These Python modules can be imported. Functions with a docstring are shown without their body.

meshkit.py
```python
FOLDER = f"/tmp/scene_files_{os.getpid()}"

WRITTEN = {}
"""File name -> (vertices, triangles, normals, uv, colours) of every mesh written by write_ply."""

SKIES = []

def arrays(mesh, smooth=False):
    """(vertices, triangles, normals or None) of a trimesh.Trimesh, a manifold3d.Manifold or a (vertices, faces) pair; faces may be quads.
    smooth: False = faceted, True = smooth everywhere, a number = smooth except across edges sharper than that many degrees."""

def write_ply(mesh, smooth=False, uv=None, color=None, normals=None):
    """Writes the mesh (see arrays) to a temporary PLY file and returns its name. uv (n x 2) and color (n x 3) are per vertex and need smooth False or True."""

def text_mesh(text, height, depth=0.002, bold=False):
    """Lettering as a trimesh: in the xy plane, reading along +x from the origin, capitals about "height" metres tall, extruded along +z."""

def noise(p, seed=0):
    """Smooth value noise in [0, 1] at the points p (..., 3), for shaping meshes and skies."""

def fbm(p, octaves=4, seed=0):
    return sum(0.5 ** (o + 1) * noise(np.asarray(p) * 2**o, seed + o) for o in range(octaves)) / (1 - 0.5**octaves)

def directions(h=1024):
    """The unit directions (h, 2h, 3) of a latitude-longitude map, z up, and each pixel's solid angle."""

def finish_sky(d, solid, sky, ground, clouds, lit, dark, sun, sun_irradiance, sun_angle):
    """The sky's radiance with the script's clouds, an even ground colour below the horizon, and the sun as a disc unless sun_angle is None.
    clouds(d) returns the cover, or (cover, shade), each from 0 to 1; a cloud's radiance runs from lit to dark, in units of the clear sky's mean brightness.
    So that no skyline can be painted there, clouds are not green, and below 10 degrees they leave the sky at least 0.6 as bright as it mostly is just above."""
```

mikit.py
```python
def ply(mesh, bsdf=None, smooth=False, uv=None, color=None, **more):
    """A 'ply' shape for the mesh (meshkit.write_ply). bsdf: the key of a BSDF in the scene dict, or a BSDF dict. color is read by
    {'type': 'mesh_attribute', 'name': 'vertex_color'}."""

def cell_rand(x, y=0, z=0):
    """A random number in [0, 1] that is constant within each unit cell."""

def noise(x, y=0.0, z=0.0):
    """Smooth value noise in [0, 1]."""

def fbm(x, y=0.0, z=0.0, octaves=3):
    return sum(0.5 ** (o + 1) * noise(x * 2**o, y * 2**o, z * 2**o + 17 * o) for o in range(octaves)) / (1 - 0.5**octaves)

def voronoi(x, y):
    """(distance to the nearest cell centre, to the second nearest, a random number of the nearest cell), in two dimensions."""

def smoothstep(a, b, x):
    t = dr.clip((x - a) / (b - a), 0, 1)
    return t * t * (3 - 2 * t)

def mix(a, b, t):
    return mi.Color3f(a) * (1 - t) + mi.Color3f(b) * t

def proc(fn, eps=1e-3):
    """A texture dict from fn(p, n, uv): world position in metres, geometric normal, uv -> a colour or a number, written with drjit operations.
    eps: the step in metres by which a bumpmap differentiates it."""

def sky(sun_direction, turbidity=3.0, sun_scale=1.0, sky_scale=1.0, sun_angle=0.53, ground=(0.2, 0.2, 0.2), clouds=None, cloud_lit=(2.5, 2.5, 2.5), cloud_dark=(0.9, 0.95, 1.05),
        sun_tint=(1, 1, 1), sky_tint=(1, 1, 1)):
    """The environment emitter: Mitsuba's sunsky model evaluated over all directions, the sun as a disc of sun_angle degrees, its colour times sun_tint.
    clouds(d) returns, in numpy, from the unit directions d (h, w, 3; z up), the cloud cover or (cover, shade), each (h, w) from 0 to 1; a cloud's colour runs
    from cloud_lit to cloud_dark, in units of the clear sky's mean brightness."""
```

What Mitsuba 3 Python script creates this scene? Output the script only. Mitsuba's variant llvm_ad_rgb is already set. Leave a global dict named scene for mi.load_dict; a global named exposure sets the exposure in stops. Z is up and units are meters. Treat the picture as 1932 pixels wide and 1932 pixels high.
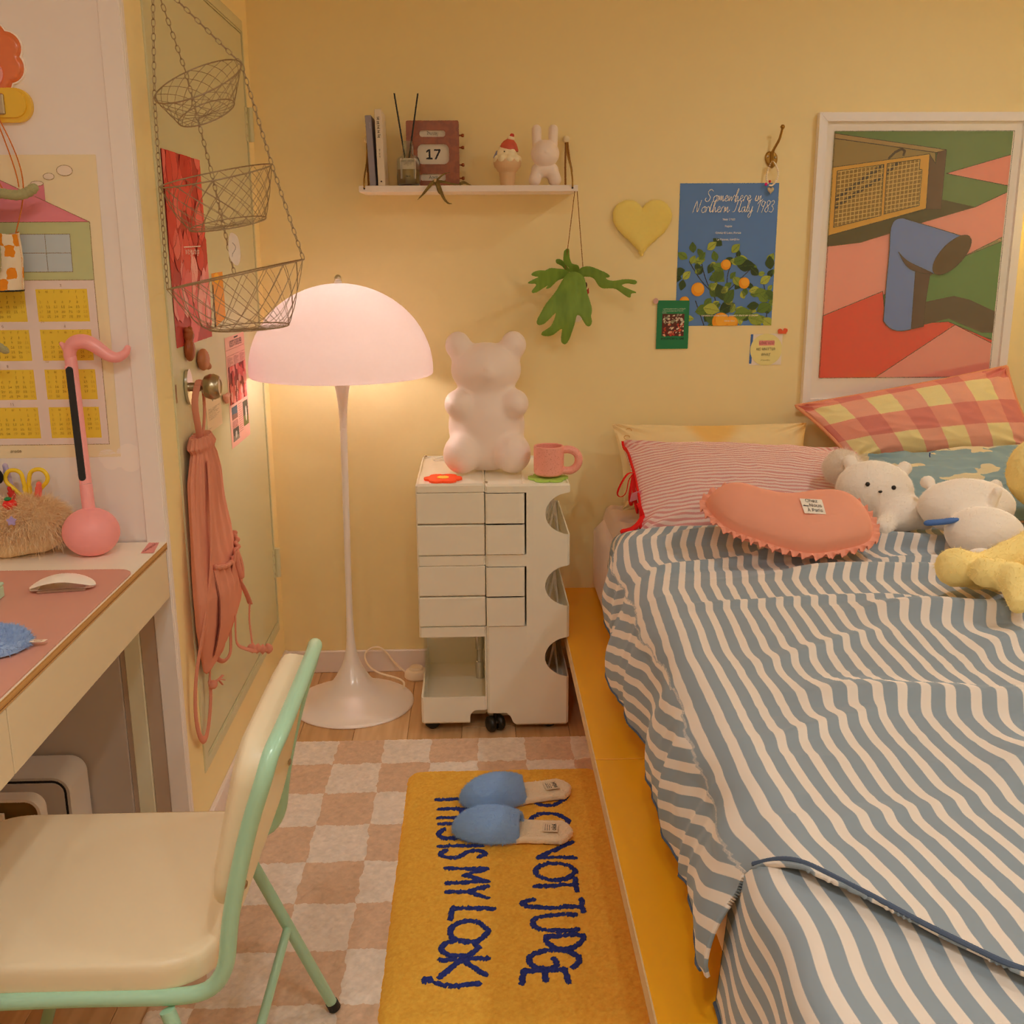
import math, random
import numpy as np
import trimesh, shapely, manifold3d
import shapely.geometry as sg, shapely.affinity as sa
from shapely.ops import unary_union
import drjit as dr
import mitsuba as mi
import mikit, meshkit
from mikit import proc, noise, fbm, smoothstep, mix
random.seed(7); RNG = np.random.default_rng(7)
T = mi.ScalarTransform4f
PI = math.pi
scene, labels = {'type': 'scene'}, {}

# ---------------------------------------------------------------- camera, light, exposure
# world: back wall is y = 0, floor z = 0, the camera stands 3.375 m in front of the back wall at 1.40 m
CAM = np.array([0.0, -3.375, 1.40])
FWD = np.array([0.0312198, 0.9693100, -0.2438513])
UP = np.array([0.0133888, 0.2435428, 0.9697977])
scene['camera'] = {'type': 'perspective', 'fov': 51.69, 'fov_axis': 'x', 'near_clip': 0.02, 'far_clip': 50.0,
                   'to_world': T().look_at(origin=CAM.tolist(), target=(CAM + FWD).tolist(), up=UP.tolist())}
exposure = 0.85
CEIL = 2.36
DOWN = (132.0, 135.0, 128.0)         # radiance of the recessed ceiling lamps
BULB = (32.0, 27.5, 26.0)            # radiance of the bulb in the dome lamp
DOWNLIGHTS = [(-0.22, -2.95), (0.16, -2.95), (1.60, -2.45), (-0.75, -3.75), (0.95, -3.85), (1.55, -1.15)]

# ---------------------------------------------------------------- materials
def lin(h):
    if not isinstance(h, str):
        return list(h)
    c = [int(h[i:i + 2], 16) / 255 for i in (1, 3, 5)]
    return [x / 12.92 if x <= .04045 else ((x + .055) / 1.055) ** 2.4 for x in c]

def rgb(h):
    return {'type': 'rgb', 'value': lin(h)}

def mat(name, color, rough=0.5, **kw):
    key = 'mat_' + name
    b = {'type': 'principled', 'base_color': rgb(color) if not isinstance(color, dict) else color, 'roughness': rough, 'specular': 0.5}
    bump = kw.pop('bump', None)
    b.update(kw)
    if bump:
        b = {'type': 'bumpmap', 'arbitrary': proc(bump[0], bump[2] if len(bump) > 2 else 1e-3), 'scale': bump[1], 'bsdf': b}
    scene[key] = {'type': 'twosided', 'bsdf': b}
    return key

def leafmat(name, color, trans=0.5, rough=0.5, spec=0.5):
    key = 'mat_' + name
    scene[key] = {'type': 'principledthin', 'base_color': rgb(color), 'roughness': rough, 'diff_trans': trans, 'eta': 1.4 if spec else 1.1}
    return key

def metal(name, color, rough=0.25):
    return mat(name, color, rough, metallic=1.0)

# ---------------------------------------------------------------- scene entries
def key_for(name):
    if name not in scene and name not in labels:
        return name
    i = 1
    while f'{name}_{i:03d}' in scene or f'{name}_{i:03d}' in labels:
        i += 1
    return f'{name}_{i:03d}'

def tag(key, label=None, cat=None, group=None, kind=None):
    d = labels.setdefault(key, {})
    for k, v in (('label', label), ('category', cat), ('group', group), ('kind', kind)):
        if v:
            d[k] = v
    return key

def thing(name, label, cat, group=None):
    return tag(key_for(name), label, cat, group)

def add(name, mesh, m, parent=None, label=None, cat=None, group=None, kind=None, smooth=35, uv=None, color=None, **more):
    key = key_for(f'{parent}__{name}' if parent else name)
    if isinstance(mesh, (list,)):
        mesh = cat_(mesh)
    if uv is not None or color is not None:
        smooth = bool(smooth) if smooth in (True, False) else True
    scene[key] = mikit.ply(mesh, m, smooth=smooth, uv=uv, color=color, **more)
    if label or cat or group or kind:
        tag(key, label, cat, group, kind)
    return key

def again(key_src, name, M, parent=None, **kw):
    """one more copy of an entry under its own key, moved by the 4x4 matrix M"""
    key = key_for(f'{parent}__{name}' if parent else name)
    d = dict(scene[key_src]); d['to_world'] = T(np.asarray(M, float).tolist()); scene[key] = d
    if kw:
        tag(key, **kw)
    return key

# ---------------------------------------------------------------- mesh helpers
def cat_(ms):
    return trimesh.util.concatenate([as_tri(m) for m in ms])

def as_tri(m):
    if isinstance(m, trimesh.Trimesh):
        return m
    if isinstance(m, manifold3d.Manifold):
        q = m.to_mesh()
        return trimesh.Trimesh(q.vert_properties[:, :3], q.tri_verts, process=False)
    v, f = m
    f = np.asarray(f)
    if f.shape[1] == 4:
        f = np.vstack([f[:, [0, 1, 2]], f[:, [0, 2, 3]]])
    return trimesh.Trimesh(np.asarray(v, float), f, process=False)

def mani(m):
    m = as_tri(m)
    return manifold3d.Manifold(manifold3d.Mesh(np.asarray(m.vertices, np.float32), np.asarray(m.faces, np.uint32)))

def box(x0, x1, y0, y1, z0, z1, r=0.0):
    lo, hi = np.array([x0, y0, z0], float), np.array([x1, y1, z1], float)
    c, e = (lo + hi) / 2, (hi - lo)
    if r <= 0:
        return trimesh.creation.box(e, trimesh.transformations.translation_matrix(c))
    r = min(r, e.min() * .45)
    ms = []
    pts = []
    for k in range(3):
        s = e - 2 * r; s[k] = e[k]
        pts.append(np.array([[a, b, d] for a in (-1, 1) for b in (-1, 1) for d in (-1, 1)]) * s / 2)
    return trimesh.Trimesh(np.vstack(pts) + c, [], process=False).convex_hull

def move(m, t=(0, 0, 0), rot=None, s=None):
    m = as_tri(m).copy()
    if s is not None:
        m.apply_scale(s)
    if rot is not None:
        m.apply_transform(rot)
    m.apply_translation(t)
    return m

def R(deg, ax):
    return trimesh.transformations.rotation_matrix(math.radians(deg), ax)

def spline(pts, n=40, closed=False):
    from scipy.interpolate import CubicSpline
    p = np.asarray(pts, float)
    if closed:
        p = np.vstack([p, p[:1]])
    d = np.r_[0, np.cumsum(np.linalg.norm(np.diff(p, axis=0), axis=1) ** .5 + 1e-9)]
    cs = CubicSpline(d, p, bc_type='periodic' if closed else 'natural')
    t = np.linspace(0, d[-1], n + (1 if closed else 0))
    q = cs(t)
    return q[:-1] if closed else q

def tube(path, r, n=10, closed=False, flat=1.0, up=None):
    """swept circle (flat < 1 squashes the section along its second axis)"""
    p = np.asarray(path, float); N = len(p)
    r = np.broadcast_to(r, (N,)).astype(float)
    if closed:
        t = np.roll(p, -1, 0) - np.roll(p, 1, 0)
    else:
        t = np.gradient(p, axis=0)
    t /= np.linalg.norm(t, axis=1, keepdims=True) + 1e-12
    a = np.zeros_like(p)
    if up is not None:
        for i in range(N):
            v = np.cross(t[i], up); a[i] = v / (np.linalg.norm(v) + 1e-9)
    else:
        v = np.cross(t[0], [0, 0, 1.0]) if abs(t[0][2]) < .9 else np.cross(t[0], [1.0, 0, 0])
        a[0] = v / np.linalg.norm(v)
        for i in range(1, N):
            v = a[i - 1] - t[i] * (a[i - 1] @ t[i]); a[i] = v / (np.linalg.norm(v) + 1e-12)
    b = np.cross(t, a)
    ang = np.arange(n) * 2 * PI / n
    v = p[:, None] + r[:, None, None] * (np.cos(ang)[None, :, None] * a[:, None] + flat * np.sin(ang)[None, :, None] * b[:, None])
    rows = N if closed else N - 1
    i, j = np.meshgrid(np.arange(rows), np.arange(n), indexing='ij')
    q = np.stack([i * n + j, i * n + (j + 1) % n, ((i + 1) % N) * n + (j + 1) % n, ((i + 1) % N) * n + j], -1).reshape(-1, 4)
    f = np.vstack([q[:, [0, 1, 2]], q[:, [0, 2, 3]]])
    v = v.reshape(-1, 3)
    if not closed:
        k = len(v)
        v = np.vstack([v, p[:1], p[-1:]])
        j = np.arange(n)
        f = np.vstack([f, np.stack([j * 0 + k, (j + 1) % n, j], 1), np.stack([j * 0 + k + 1, (N - 1) * n + j, (N - 1) * n + (j + 1) % n], 1)])
    m = trimesh.Trimesh(v, f, process=False)
    return m

def capped(path, r, n=12, **kw):
    """tube with rounded ends"""
    p = np.asarray(path, float)
    r = np.broadcast_to(r, (len(p),)).astype(float)
    k = np.array([0.0, .25, .5, .75, .92]) * PI / 2
    d0, d1 = p[0] - p[1], p[-1] - p[-2]
    d0 /= np.linalg.norm(d0); d1 /= np.linalg.norm(d1)
    A = [(p[0] + d0 * r[0] * math.sin(x), r[0] * math.cos(x)) for x in k[:0:-1]]
    B = [(p[-1] + d1 * r[-1] * math.sin(x), r[-1] * math.cos(x)) for x in k[1:]]
    P = np.vstack([[a[0] for a in A], p, [a[0] for a in B]])
    return tube(P, np.r_[[a[1] for a in A], r, [a[1] for a in B]], n, **kw)

def lathe(profile, n=40, at=(0, 0, 0), axis=None):
    pr = np.asarray(profile, float); N = len(pr)
    ang = np.arange(n) * 2 * PI / n
    v = np.stack([pr[:, None, 0] * np.cos(ang), pr[:, None, 0] * np.sin(ang), np.broadcast_to(pr[:, None, 1], (N, n))], -1).reshape(-1, 3)
    i, j = np.meshgrid(np.arange(N - 1), np.arange(n), indexing='ij')
    q = np.stack([i * n + j, i * n + (j + 1) % n, (i + 1) * n + (j + 1) % n, (i + 1) * n + j], -1).reshape(-1, 4)
    f = np.vstack([q[:, [0, 1, 2]], q[:, [0, 2, 3]]])
    m = trimesh.Trimesh(v, f, process=False)
    m.update_faces(m.area_faces > 1e-14)
    if axis is not None:
        m.apply_transform(trimesh.geometry.align_vectors([0, 0, 1], axis))
    m.apply_translation(at)
    return m

def prism(poly, depth, o=(0, 0, 0), ux=(1, 0, 0), uy=(0, 0, 1), inset=0.0):
    """polygon (list or shapely) in the plane (o, ux, uy), extruded by depth along ux x uy"""
    g = poly if hasattr(poly, 'geom_type') else sg.Polygon(poly)
    if not g.is_valid:
        g = g.buffer(0)
    gs = getattr(g, 'geoms', [g])
    m = trimesh.util.concatenate([trimesh.creation.extrude_polygon(x, depth, engine='earcut') for x in gs])
    ux, uy = np.array(ux, float), np.array(uy, float)
    M = np.eye(4); M[:3, 0], M[:3, 1], M[:3, 2], M[:3, 3] = ux, uy, np.cross(ux, uy), o
    m.apply_transform(M)
    return m

def ell(cx, cy, rx, ry=None, n=28, rot=0):
    a = np.arange(n) * 2 * PI / n
    p = np.stack([rx * np.cos(a), (ry or rx) * np.sin(a)], 1)
    c, s = math.cos(math.radians(rot)), math.sin(math.radians(rot))
    return p @ np.array([[c, s], [-s, c]]) + [cx, cy]

def rrect(x0, x1, y0, y1, r, q=6):
    return sg.box(x0 + r, y0 + r, x1 - r, y1 - r).buffer(r, quad_segs=q)

def ico(c, r, sub=3, s=(1, 1, 1)):
    m = trimesh.creation.icosphere(sub, 1.0)
    m.apply_scale(np.array(s, float) * r)
    m.apply_translation(c)
    return m

def sdf_mesh(f, lo, hi, h):
    """surface nets of the signed distance f(points) on a grid of pitch h"""
    ax = [np.arange(lo[i] - 2 * h, hi[i] + 2.5 * h, h) for i in range(3)]
    n = [len(a) for a in ax]
    V = f(np.stack(np.meshgrid(*ax, indexing='ij'), -1))
    S = V < 0
    acc = np.zeros([k - 1 for k in n] + [3]); cnt = np.zeros([k - 1 for k in n])
    base = np.stack(np.meshgrid(*[np.arange(k - 1) for k in n], indexing='ij'), -1).astype(float)
    for d in range(3):
        for a in (0, 1):
            for b in (0, 1):
                o0 = [0, 0, 0]; o1 = [0, 0, 0]
                e = [k for k in range(3) if k != d]
                o0[e[0]] = o1[e[0]] = a; o0[e[1]] = o1[e[1]] = b; o1[d] = 1
                s0 = tuple(slice(o, o + k - 1) for o, k in zip(o0, n)); s1 = tuple(slice(o, o + k - 1) for o, k in zip(o1, n))
                v0, v1 = V[s0], V[s1]
                x = (S[s0] != S[s1])
                t = np.where(x, v0 / np.where(v0 - v1 == 0, 1, v0 - v1), 0)
                off = np.zeros(v0.shape + (3,)); off[..., e[0]] = a; off[..., e[1]] = b; off[..., d] = t
                acc += np.where(x[..., None], off, 0); cnt += x
    act = cnt > 0
    idx = -np.ones(act.shape, int); idx[act] = np.arange(act.sum())
    P = (base[act] + acc[act] / cnt[act][:, None]) * h + np.array([a[0] for a in ax])
    F = []
    for d in range(3):
        e = [(d + 1) % 3, (d + 2) % 3]
        sl0 = [slice(0, None)] * 3; sl1 = [slice(0, None)] * 3
        sl0[d] = slice(0, -1); sl1[d] = slice(1, None)
        x = S[tuple(sl0)] != S[tuple(sl1)]
        ii = np.argwhere(x)
        ok = (ii[:, e[0]] > 0) & (ii[:, e[1]] > 0) & (ii[:, e[0]] < n[e[0]] - 1) & (ii[:, e[1]] < n[e[1]] - 1)
        ii = ii[ok]
        def at(a, b):
            q = ii.copy(); q[:, e[0]] -= a; q[:, e[1]] -= b
            return idx[q[:, 0], q[:, 1], q[:, 2]]
        quad = np.stack([at(1, 1), at(0, 1), at(0, 0), at(1, 0)], 1)
        flip = ~S[tuple(sl0)][ii[:, 0], ii[:, 1], ii[:, 2]]
        quad[flip] = quad[flip][:, ::-1]
        F.append(quad)
    F = np.vstack(F)
    return trimesh.Trimesh(P, np.vstack([F[:, [0, 1, 2]], F[:, [0, 2, 3]]]), process=False)

def d_ell(p, c, r):
    q = (p - np.array(c)) / np.array(r)
    k = np.linalg.norm(q, axis=-1); k2 = np.linalg.norm(q / np.array(r), axis=-1) + 1e-9
    return k * (k - 1) / k2

def d_cap(p, a, b, ra, rb=None):
    a, b = np.array(a, float), np.array(b, float); rb = ra if rb is None else rb
    t = np.clip(((p - a) @ (b - a)) / ((b - a) @ (b - a)), 0, 1)
    return np.linalg.norm(p - a - t[..., None] * (b - a), axis=-1) - (ra + (rb - ra) * t)

def smin(k, *ds):
    d = ds[0]
    for e in ds[1:]:
        h = np.clip(.5 + .5 * (e - d) / k, 0, 1)
        d = e * (1 - h) + d * h - k * h * (1 - h)
    return d

def rough_up(m, amp, freq, seed=0, octaves=3):
    """push a mesh's vertices along their normals by noise"""
    m = as_tri(m)
    n = m.vertex_normals
    m = m.copy(); m.vertices = m.vertices + n * ((meshkit.fbm(m.vertices * freq, octaves, seed) - .5) * 2 * amp)[:, None]
    return m

def fur(m, count, length, width, seed=0, lean=(0, 0, 0), curl=.3, mask=None, seg=3):
    """thin tapering ribbons standing on a mesh, as one mesh"""
    m = as_tri(m); r = np.random.default_rng(seed)
    p, fi = trimesh.sample.sample_surface(m, count, seed=seed)
    n = m.face_normals[fi]
    if mask is not None:
        k = mask(p, n); p, n = p[k], n[k]
    N = len(p)
    L = length * r.uniform(.6, 1.15, N)
    d = n + r.normal(0, curl, (N, 3)) + np.asarray(lean)
    d /= np.linalg.norm(d, axis=1, keepdims=True)
    side = np.cross(d, r.normal(0, 1, (N, 3))); side /= np.linalg.norm(side, axis=1, keepdims=True) + 1e-9
    bend = r.normal(0, curl * .7, (N, 3)) + np.asarray(lean) * .8 + [0, 0, -.25]
    t = np.linspace(0, 1, seg + 1)
    V = []
    for k in t:
        c = p + d * (L * k)[:, None] + bend * (L * k * k * .5)[:, None] - n * .0008
        w = width * (1 - k * .85)
        V += [c - side * w, c + side * w]
    V = np.stack(V, 1)
    f = []
    for s in range(seg):
        a = 2 * s
        f += [[a, a + 1, a + 3], [a, a + 3, a + 2]]
    F = (np.arange(N)[:, None, None] * (2 * seg + 2) + np.array(f)[None]).reshape(-1, 3)
    return trimesh.Trimesh(V.reshape(-1, 3), F, process=False)

# ---------------------------------------------------------------- flat print: coloured paper shapes in layers
GLYPH = {}
def text2d(s, h, bold=False):
    k = (s, bold)
    if k not in GLYPH:
        m = meshkit.text_mesh(s, 1.0, 0.01, bold)
        keep = m.face_normals[:, 2] > .9
        f = m.faces[keep]; u, inv = np.unique(f, return_inverse=True)
        GLYPH[k] = (m.vertices[u][:, :2], inv.reshape(-1, 3))
    v, f = GLYPH[k]
    return v * h, f

class Print:
    def __init__(self, o, ux, uy, step=0.0004):
        self.o, self.ux, self.uy = np.array(o, float), np.array(ux, float), np.array(uy, float)
        self.n = np.cross(self.ux, self.uy); self.step = step
        self.V, self.F, self.C, self.k = [], [], [], 0
    def raw(self, v2, f, color, layer):
        v2 = np.asarray(v2, float)
        z = layer * self.step
        self.V.append(self.o + v2[:, :1] * self.ux + v2[:, 1:2] * self.uy + self.n * z)
        self.F.append(np.asarray(f) + self.k); self.k += len(v2)
        self.C.append(np.broadcast_to(lin(color), (len(v2), 3)))
    def poly(self, p, color, layer=1, clip=None):
        g = p if hasattr(p, 'geom_type') else sg.Polygon(p)
        if not g.is_valid:
            g = g.buffer(0)
        if clip is not None:
            g = g.intersection(clip)
        for x in getattr(g, 'geoms', [g]):
            if x.geom_type == 'Polygon' and x.area > 1e-9:
                v, f = trimesh.creation.triangulate_polygon(x, engine='earcut')
                self.raw(v, f, color, layer)
        return self
    def line(self, p, w, color, layer=2, clip=None, cap=1):
        return self.poly(sg.LineString(p).buffer(w / 2, cap_style=cap, quad_segs=3), color, layer, clip)
    def text(self, s, x, y, h, color, layer=3, anchor='m', bold=False, rot=0, maxw=None):
        v, f = text2d(s, h, bold)
        w = v[:, 0].max() - v[:, 0].min()
        v = v - [v[:, 0].min(), 0]
        if maxw and w > maxw:
            v = v * [maxw / w, 1]; w = maxw
        v = v - [w * {'l': 0, 'm': .5, 'r': 1}[anchor], 0]
        c, sn = math.cos(math.radians(rot)), math.sin(math.radians(rot))
        v = v @ np.array([[c, sn], [-sn, c]]) + [x, y]
        self.raw(v, f, color, layer); return self
    def add(self, name, parent, m='mat_print', **kw):
        f = np.vstack(self.F)
        v = np.vstack(self.V)
        n = np.cross(v[f[:, 1]] - v[f[:, 0]], v[f[:, 2]] - v[f[:, 0]]) @ self.n
        f[n < 0] = f[n < 0][:, ::-1]
        return add(name, trimesh.Trimesh(v, f, process=False), m, parent, color=np.vstack(self.C), smooth=False, **kw)

WALL = dict(ux=(1, 0, 0), uy=(0, 0, 1))      # planes that face the camera (x to the right, z up)
DOOR = dict(ux=(0, 1, 0), uy=(0, 0, 1))      # the plane of the door (y to the right, z up)
FLAT = dict(ux=(1, 0, 0), uy=(0, 1, 0))      # table tops and the floor

scene['mat_print'] = {'type': 'twosided', 'bsdf': {'type': 'principled', 'base_color': {'type': 'mesh_attribute', 'name': 'vertex_color'}, 'roughness': .55, 'specular': .4}}
scene['mat_print_dull'] = {'type': 'twosided', 'bsdf': {'type': 'principled', 'base_color': {'type': 'mesh_attribute', 'name': 'vertex_color'}, 'roughness': .95, 'specular': .1}}

# ================================================================ the room
mat('wall_yellow', '#ECD9A3', .75, bump=(lambda p, n, uv: fbm(p.x * 60, p.y * 60, p.z * 60, 2), .0006, 2e-3))
mat('wall_white', '#E6DDD8', .6)
mat('ceiling', '#F0EBE2', .8)
mat('trim', '#E6DAD6', .45)
mat('door', '#CFCAA4', .42)
mat('door_dark', '#2A2118', .6)
mat('trim_green', '#DAD6BC', .5)
mat('trim_brown', '#B59F8C', .5)
mat('panel_grey', '#B9ADA3', .55)
metal('nickel', '#B8A98F', .28)
metal('chrome', '#D8D2C8', .12)
metal('brass', '#A8813F', .3)
metal('dark_metal', '#3A3430', .4)
mat('black', '#14120F', .4)
mat('floor_joint', '#6B4A2C', .9)

def wood_fn(base, dark, sx, sy, seed):
    def fn(p, n, uv):
        a = fbm(p.x * sx + seed, p.y * sy, p.z * sx, 4)
        rings = dr.sin((p.x * sx * 1.3 + a * 9.0) * 2.2) * .5 + .5
        fine = noise(p.x * sx * 9, p.y * sy * 2.5, p.z * 40)
        return mix(base, dark, dr.clip(rings * .45 + fine * .35 + (a - .5) * .5, 0, 1))
    return proc(fn)
for i, (b, d) in enumerate((('#D2AC80', '#B98F60'), ('#CBA376', '#B08656'), ('#D8B48A', '#C29A6C'))):
    mat(f'oak_{i}', wood_fn(lin(b), lin(d), 16.0, 2.2, i * 13.7), .42)

XR, XL, YF = 2.55, -1.62, -4.60
def struct(name, mesh, m, **kw):
    return add(name, mesh, m, kind='structure', **kw)

struct('floor', box(XL - .1, XR + .1, YF - .1, .1, -.12, -.012), 'mat_floor_joint')
plank = as_tri(box(-.0795, .0795, -.5, .5, -.014, 0, .0012))
src = {}
rp = random.Random(3)
for c in range(13):
    x = -1.42 + c * .16 + .0
    y = .495 - [0, .62, .25, .81, .44][c % 5]
    while y > -4.2:
        k = rp.randrange(3)
        if k not in src:
            src[k] = add('plank', plank, f'mat_oak_{k}', 'floor', smooth=False, to_world=T().translate([x, y, 0]))
        else:
            again(src[k], 'plank', trimesh.transformations.translation_matrix([x, y, 0]), 'floor')
        y -= 1.003
struct('ceiling', box(XL - .1, XR + .1, YF - .1, .1, CEIL, CEIL + .1), 'mat_ceiling')
struct('wall_back', box(XL - .1, XR + .1, 0, .12, -.1, CEIL), 'mat_wall_yellow')
struct('wall_right', box(XR, XR + .1, YF - .1, .0, -.1, CEIL), 'mat_wall_yellow')
struct('wall_front', box(XL - .1, XR + .1, YF - .1, YF, -.1, CEIL), 'mat_wall_yellow')
struct('wall_desk', box(XL - .1, XL, YF, -1.18, -.1, CEIL), 'mat_wall_white')
# wall with the door: a slab with the opening for the door frame cut out
DX, DY0, DY1, DZ0, DZ1 = -.661, -1.062, -.086, .186, 2.028
wl = mani(box(-.80, DX, -1.178, .0, -.05, CEIL)) - mani(box(-.72, -.6, DY0, DY1, DZ0, DZ1))
struct('wall_left', wl, 'mat_wall_yellow', smooth=False)
struct('wall_side', box(XL, DX + .0005, -1.19, -1.172, -.05, CEIL, .002), 'mat_wall_white', smooth=False)
struct('baseboard_back', box(-.661, .6, -.012, 0, 0, .078, .003), 'mat_trim')
struct('baseboard_left', box(DX, DX + .012, -1.19, -.012, 0, .086, .003), 'mat_trim')
# mouldings of the white wall under the desk
struct('trim_1', box(-.7035, -.6615, -1.198, -1.19, 0, CEIL, .002), 'mat_wall_white')
struct('trim_2', box(-.738, -.7045, -1.194, -1.19, 0, .74, .001), 'mat_trim_brown')
struct('trim_3', box(-.774, -.7385, -1.199, -1.19, 0, .74, .002), 'mat_trim_green')
struct('trim_4', box(-.786, -.7745, -1.193, -1.19, 0, .74, .001), 'mat_trim_brown')
struct('trim_5', box(XL, -.787, -1.196, -1.19, 0, .74, .002), 'mat_panel_grey')

# the sage green door: frame, leaf, hinges, knob, strike
d = tag(key_for('door_1'), kind='structure')
fr = mani(box(-.715, DX + .004, DY0, DY1, DZ0, DZ1, .002)) - mani(box(-.73, -.6, DY0 + .030, DY1 - .012, DZ0 + .026, DZ1 - .030))
add('door_frame', fr, 'mat_door', 'door_1', smooth=False)
add('gap', box(-.718, -.668, DY0 + .028, DY0 + .036, DZ0 + .024, DZ1 - .03), 'mat_door_dark', 'door_1', smooth=False)
leaf = mani(box(-.712, DX + .001, DY0 + .0375, DY1 - .0165, DZ0 + .034, DZ1 - .036, .0025))
add('door_leaf', leaf, 'mat_door', 'door_1', smooth=False)
add('bead', box(-.70, DX + .0015, DY0 + .03, DY1 - .014, DZ0 + .0265, DZ0 + .0305, .001), 'mat_door', 'door_1', smooth=False)
add('bead', box(-.70, DX + .0015, DY0 + .03, DY1 - .014, DZ1 - .0345, DZ1 - .0305, .001), 'mat_door', 'door_1', smooth=False)
for z in (1.70, .367):
    h = add('hinge', lathe([(0, 0), (.0085, 0), (.0085, .095), (0, .095)], 14, (DX + .010, DY1 + .004, z)), 'mat_door', 'door_1')
    add('hinge_plate', box(DX + .0005, DX + .0035, DY1 - .030, DY1 + .020, z, z + .094, .001), 'mat_door', h, smooth=False)
    for q in (.016, .047, .078):
        add('screw', ico((DX + .0035, DY1 - .020, z + q), .0035, 1, (.5, 1, 1)), 'mat_nickel', h)
kn = add('knob', lathe([(0, -.012), (.010, -.012), (.010, .030), (.013, .033), (.0245, .040), (.0292, .052), (.0292, .060), (.025, .070), (.020, .0735), (.0165, .0735), (.014, .0715), (0, .0715)], 40, (DX + .004, -.955, 1.094), (1, 0, 0)), 'mat_nickel', 'door_1', label='round brushed metal knob')
add('rose', prism(sa.scale(sg.Point(0, 0).buffer(.040, quad_segs=12), .62, 1), .006, (DX + .0035, -.955, 1.094), (0, 1, 0), (0, 0, 1)), 'mat_chrome', kn)
add('strike_plate', box(DX - .002, DX + .0045, DY0 + .004, DY0 + .016, 1.07, 1.112, .001), 'mat_nickel', 'door_1', smooth=False)

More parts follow.
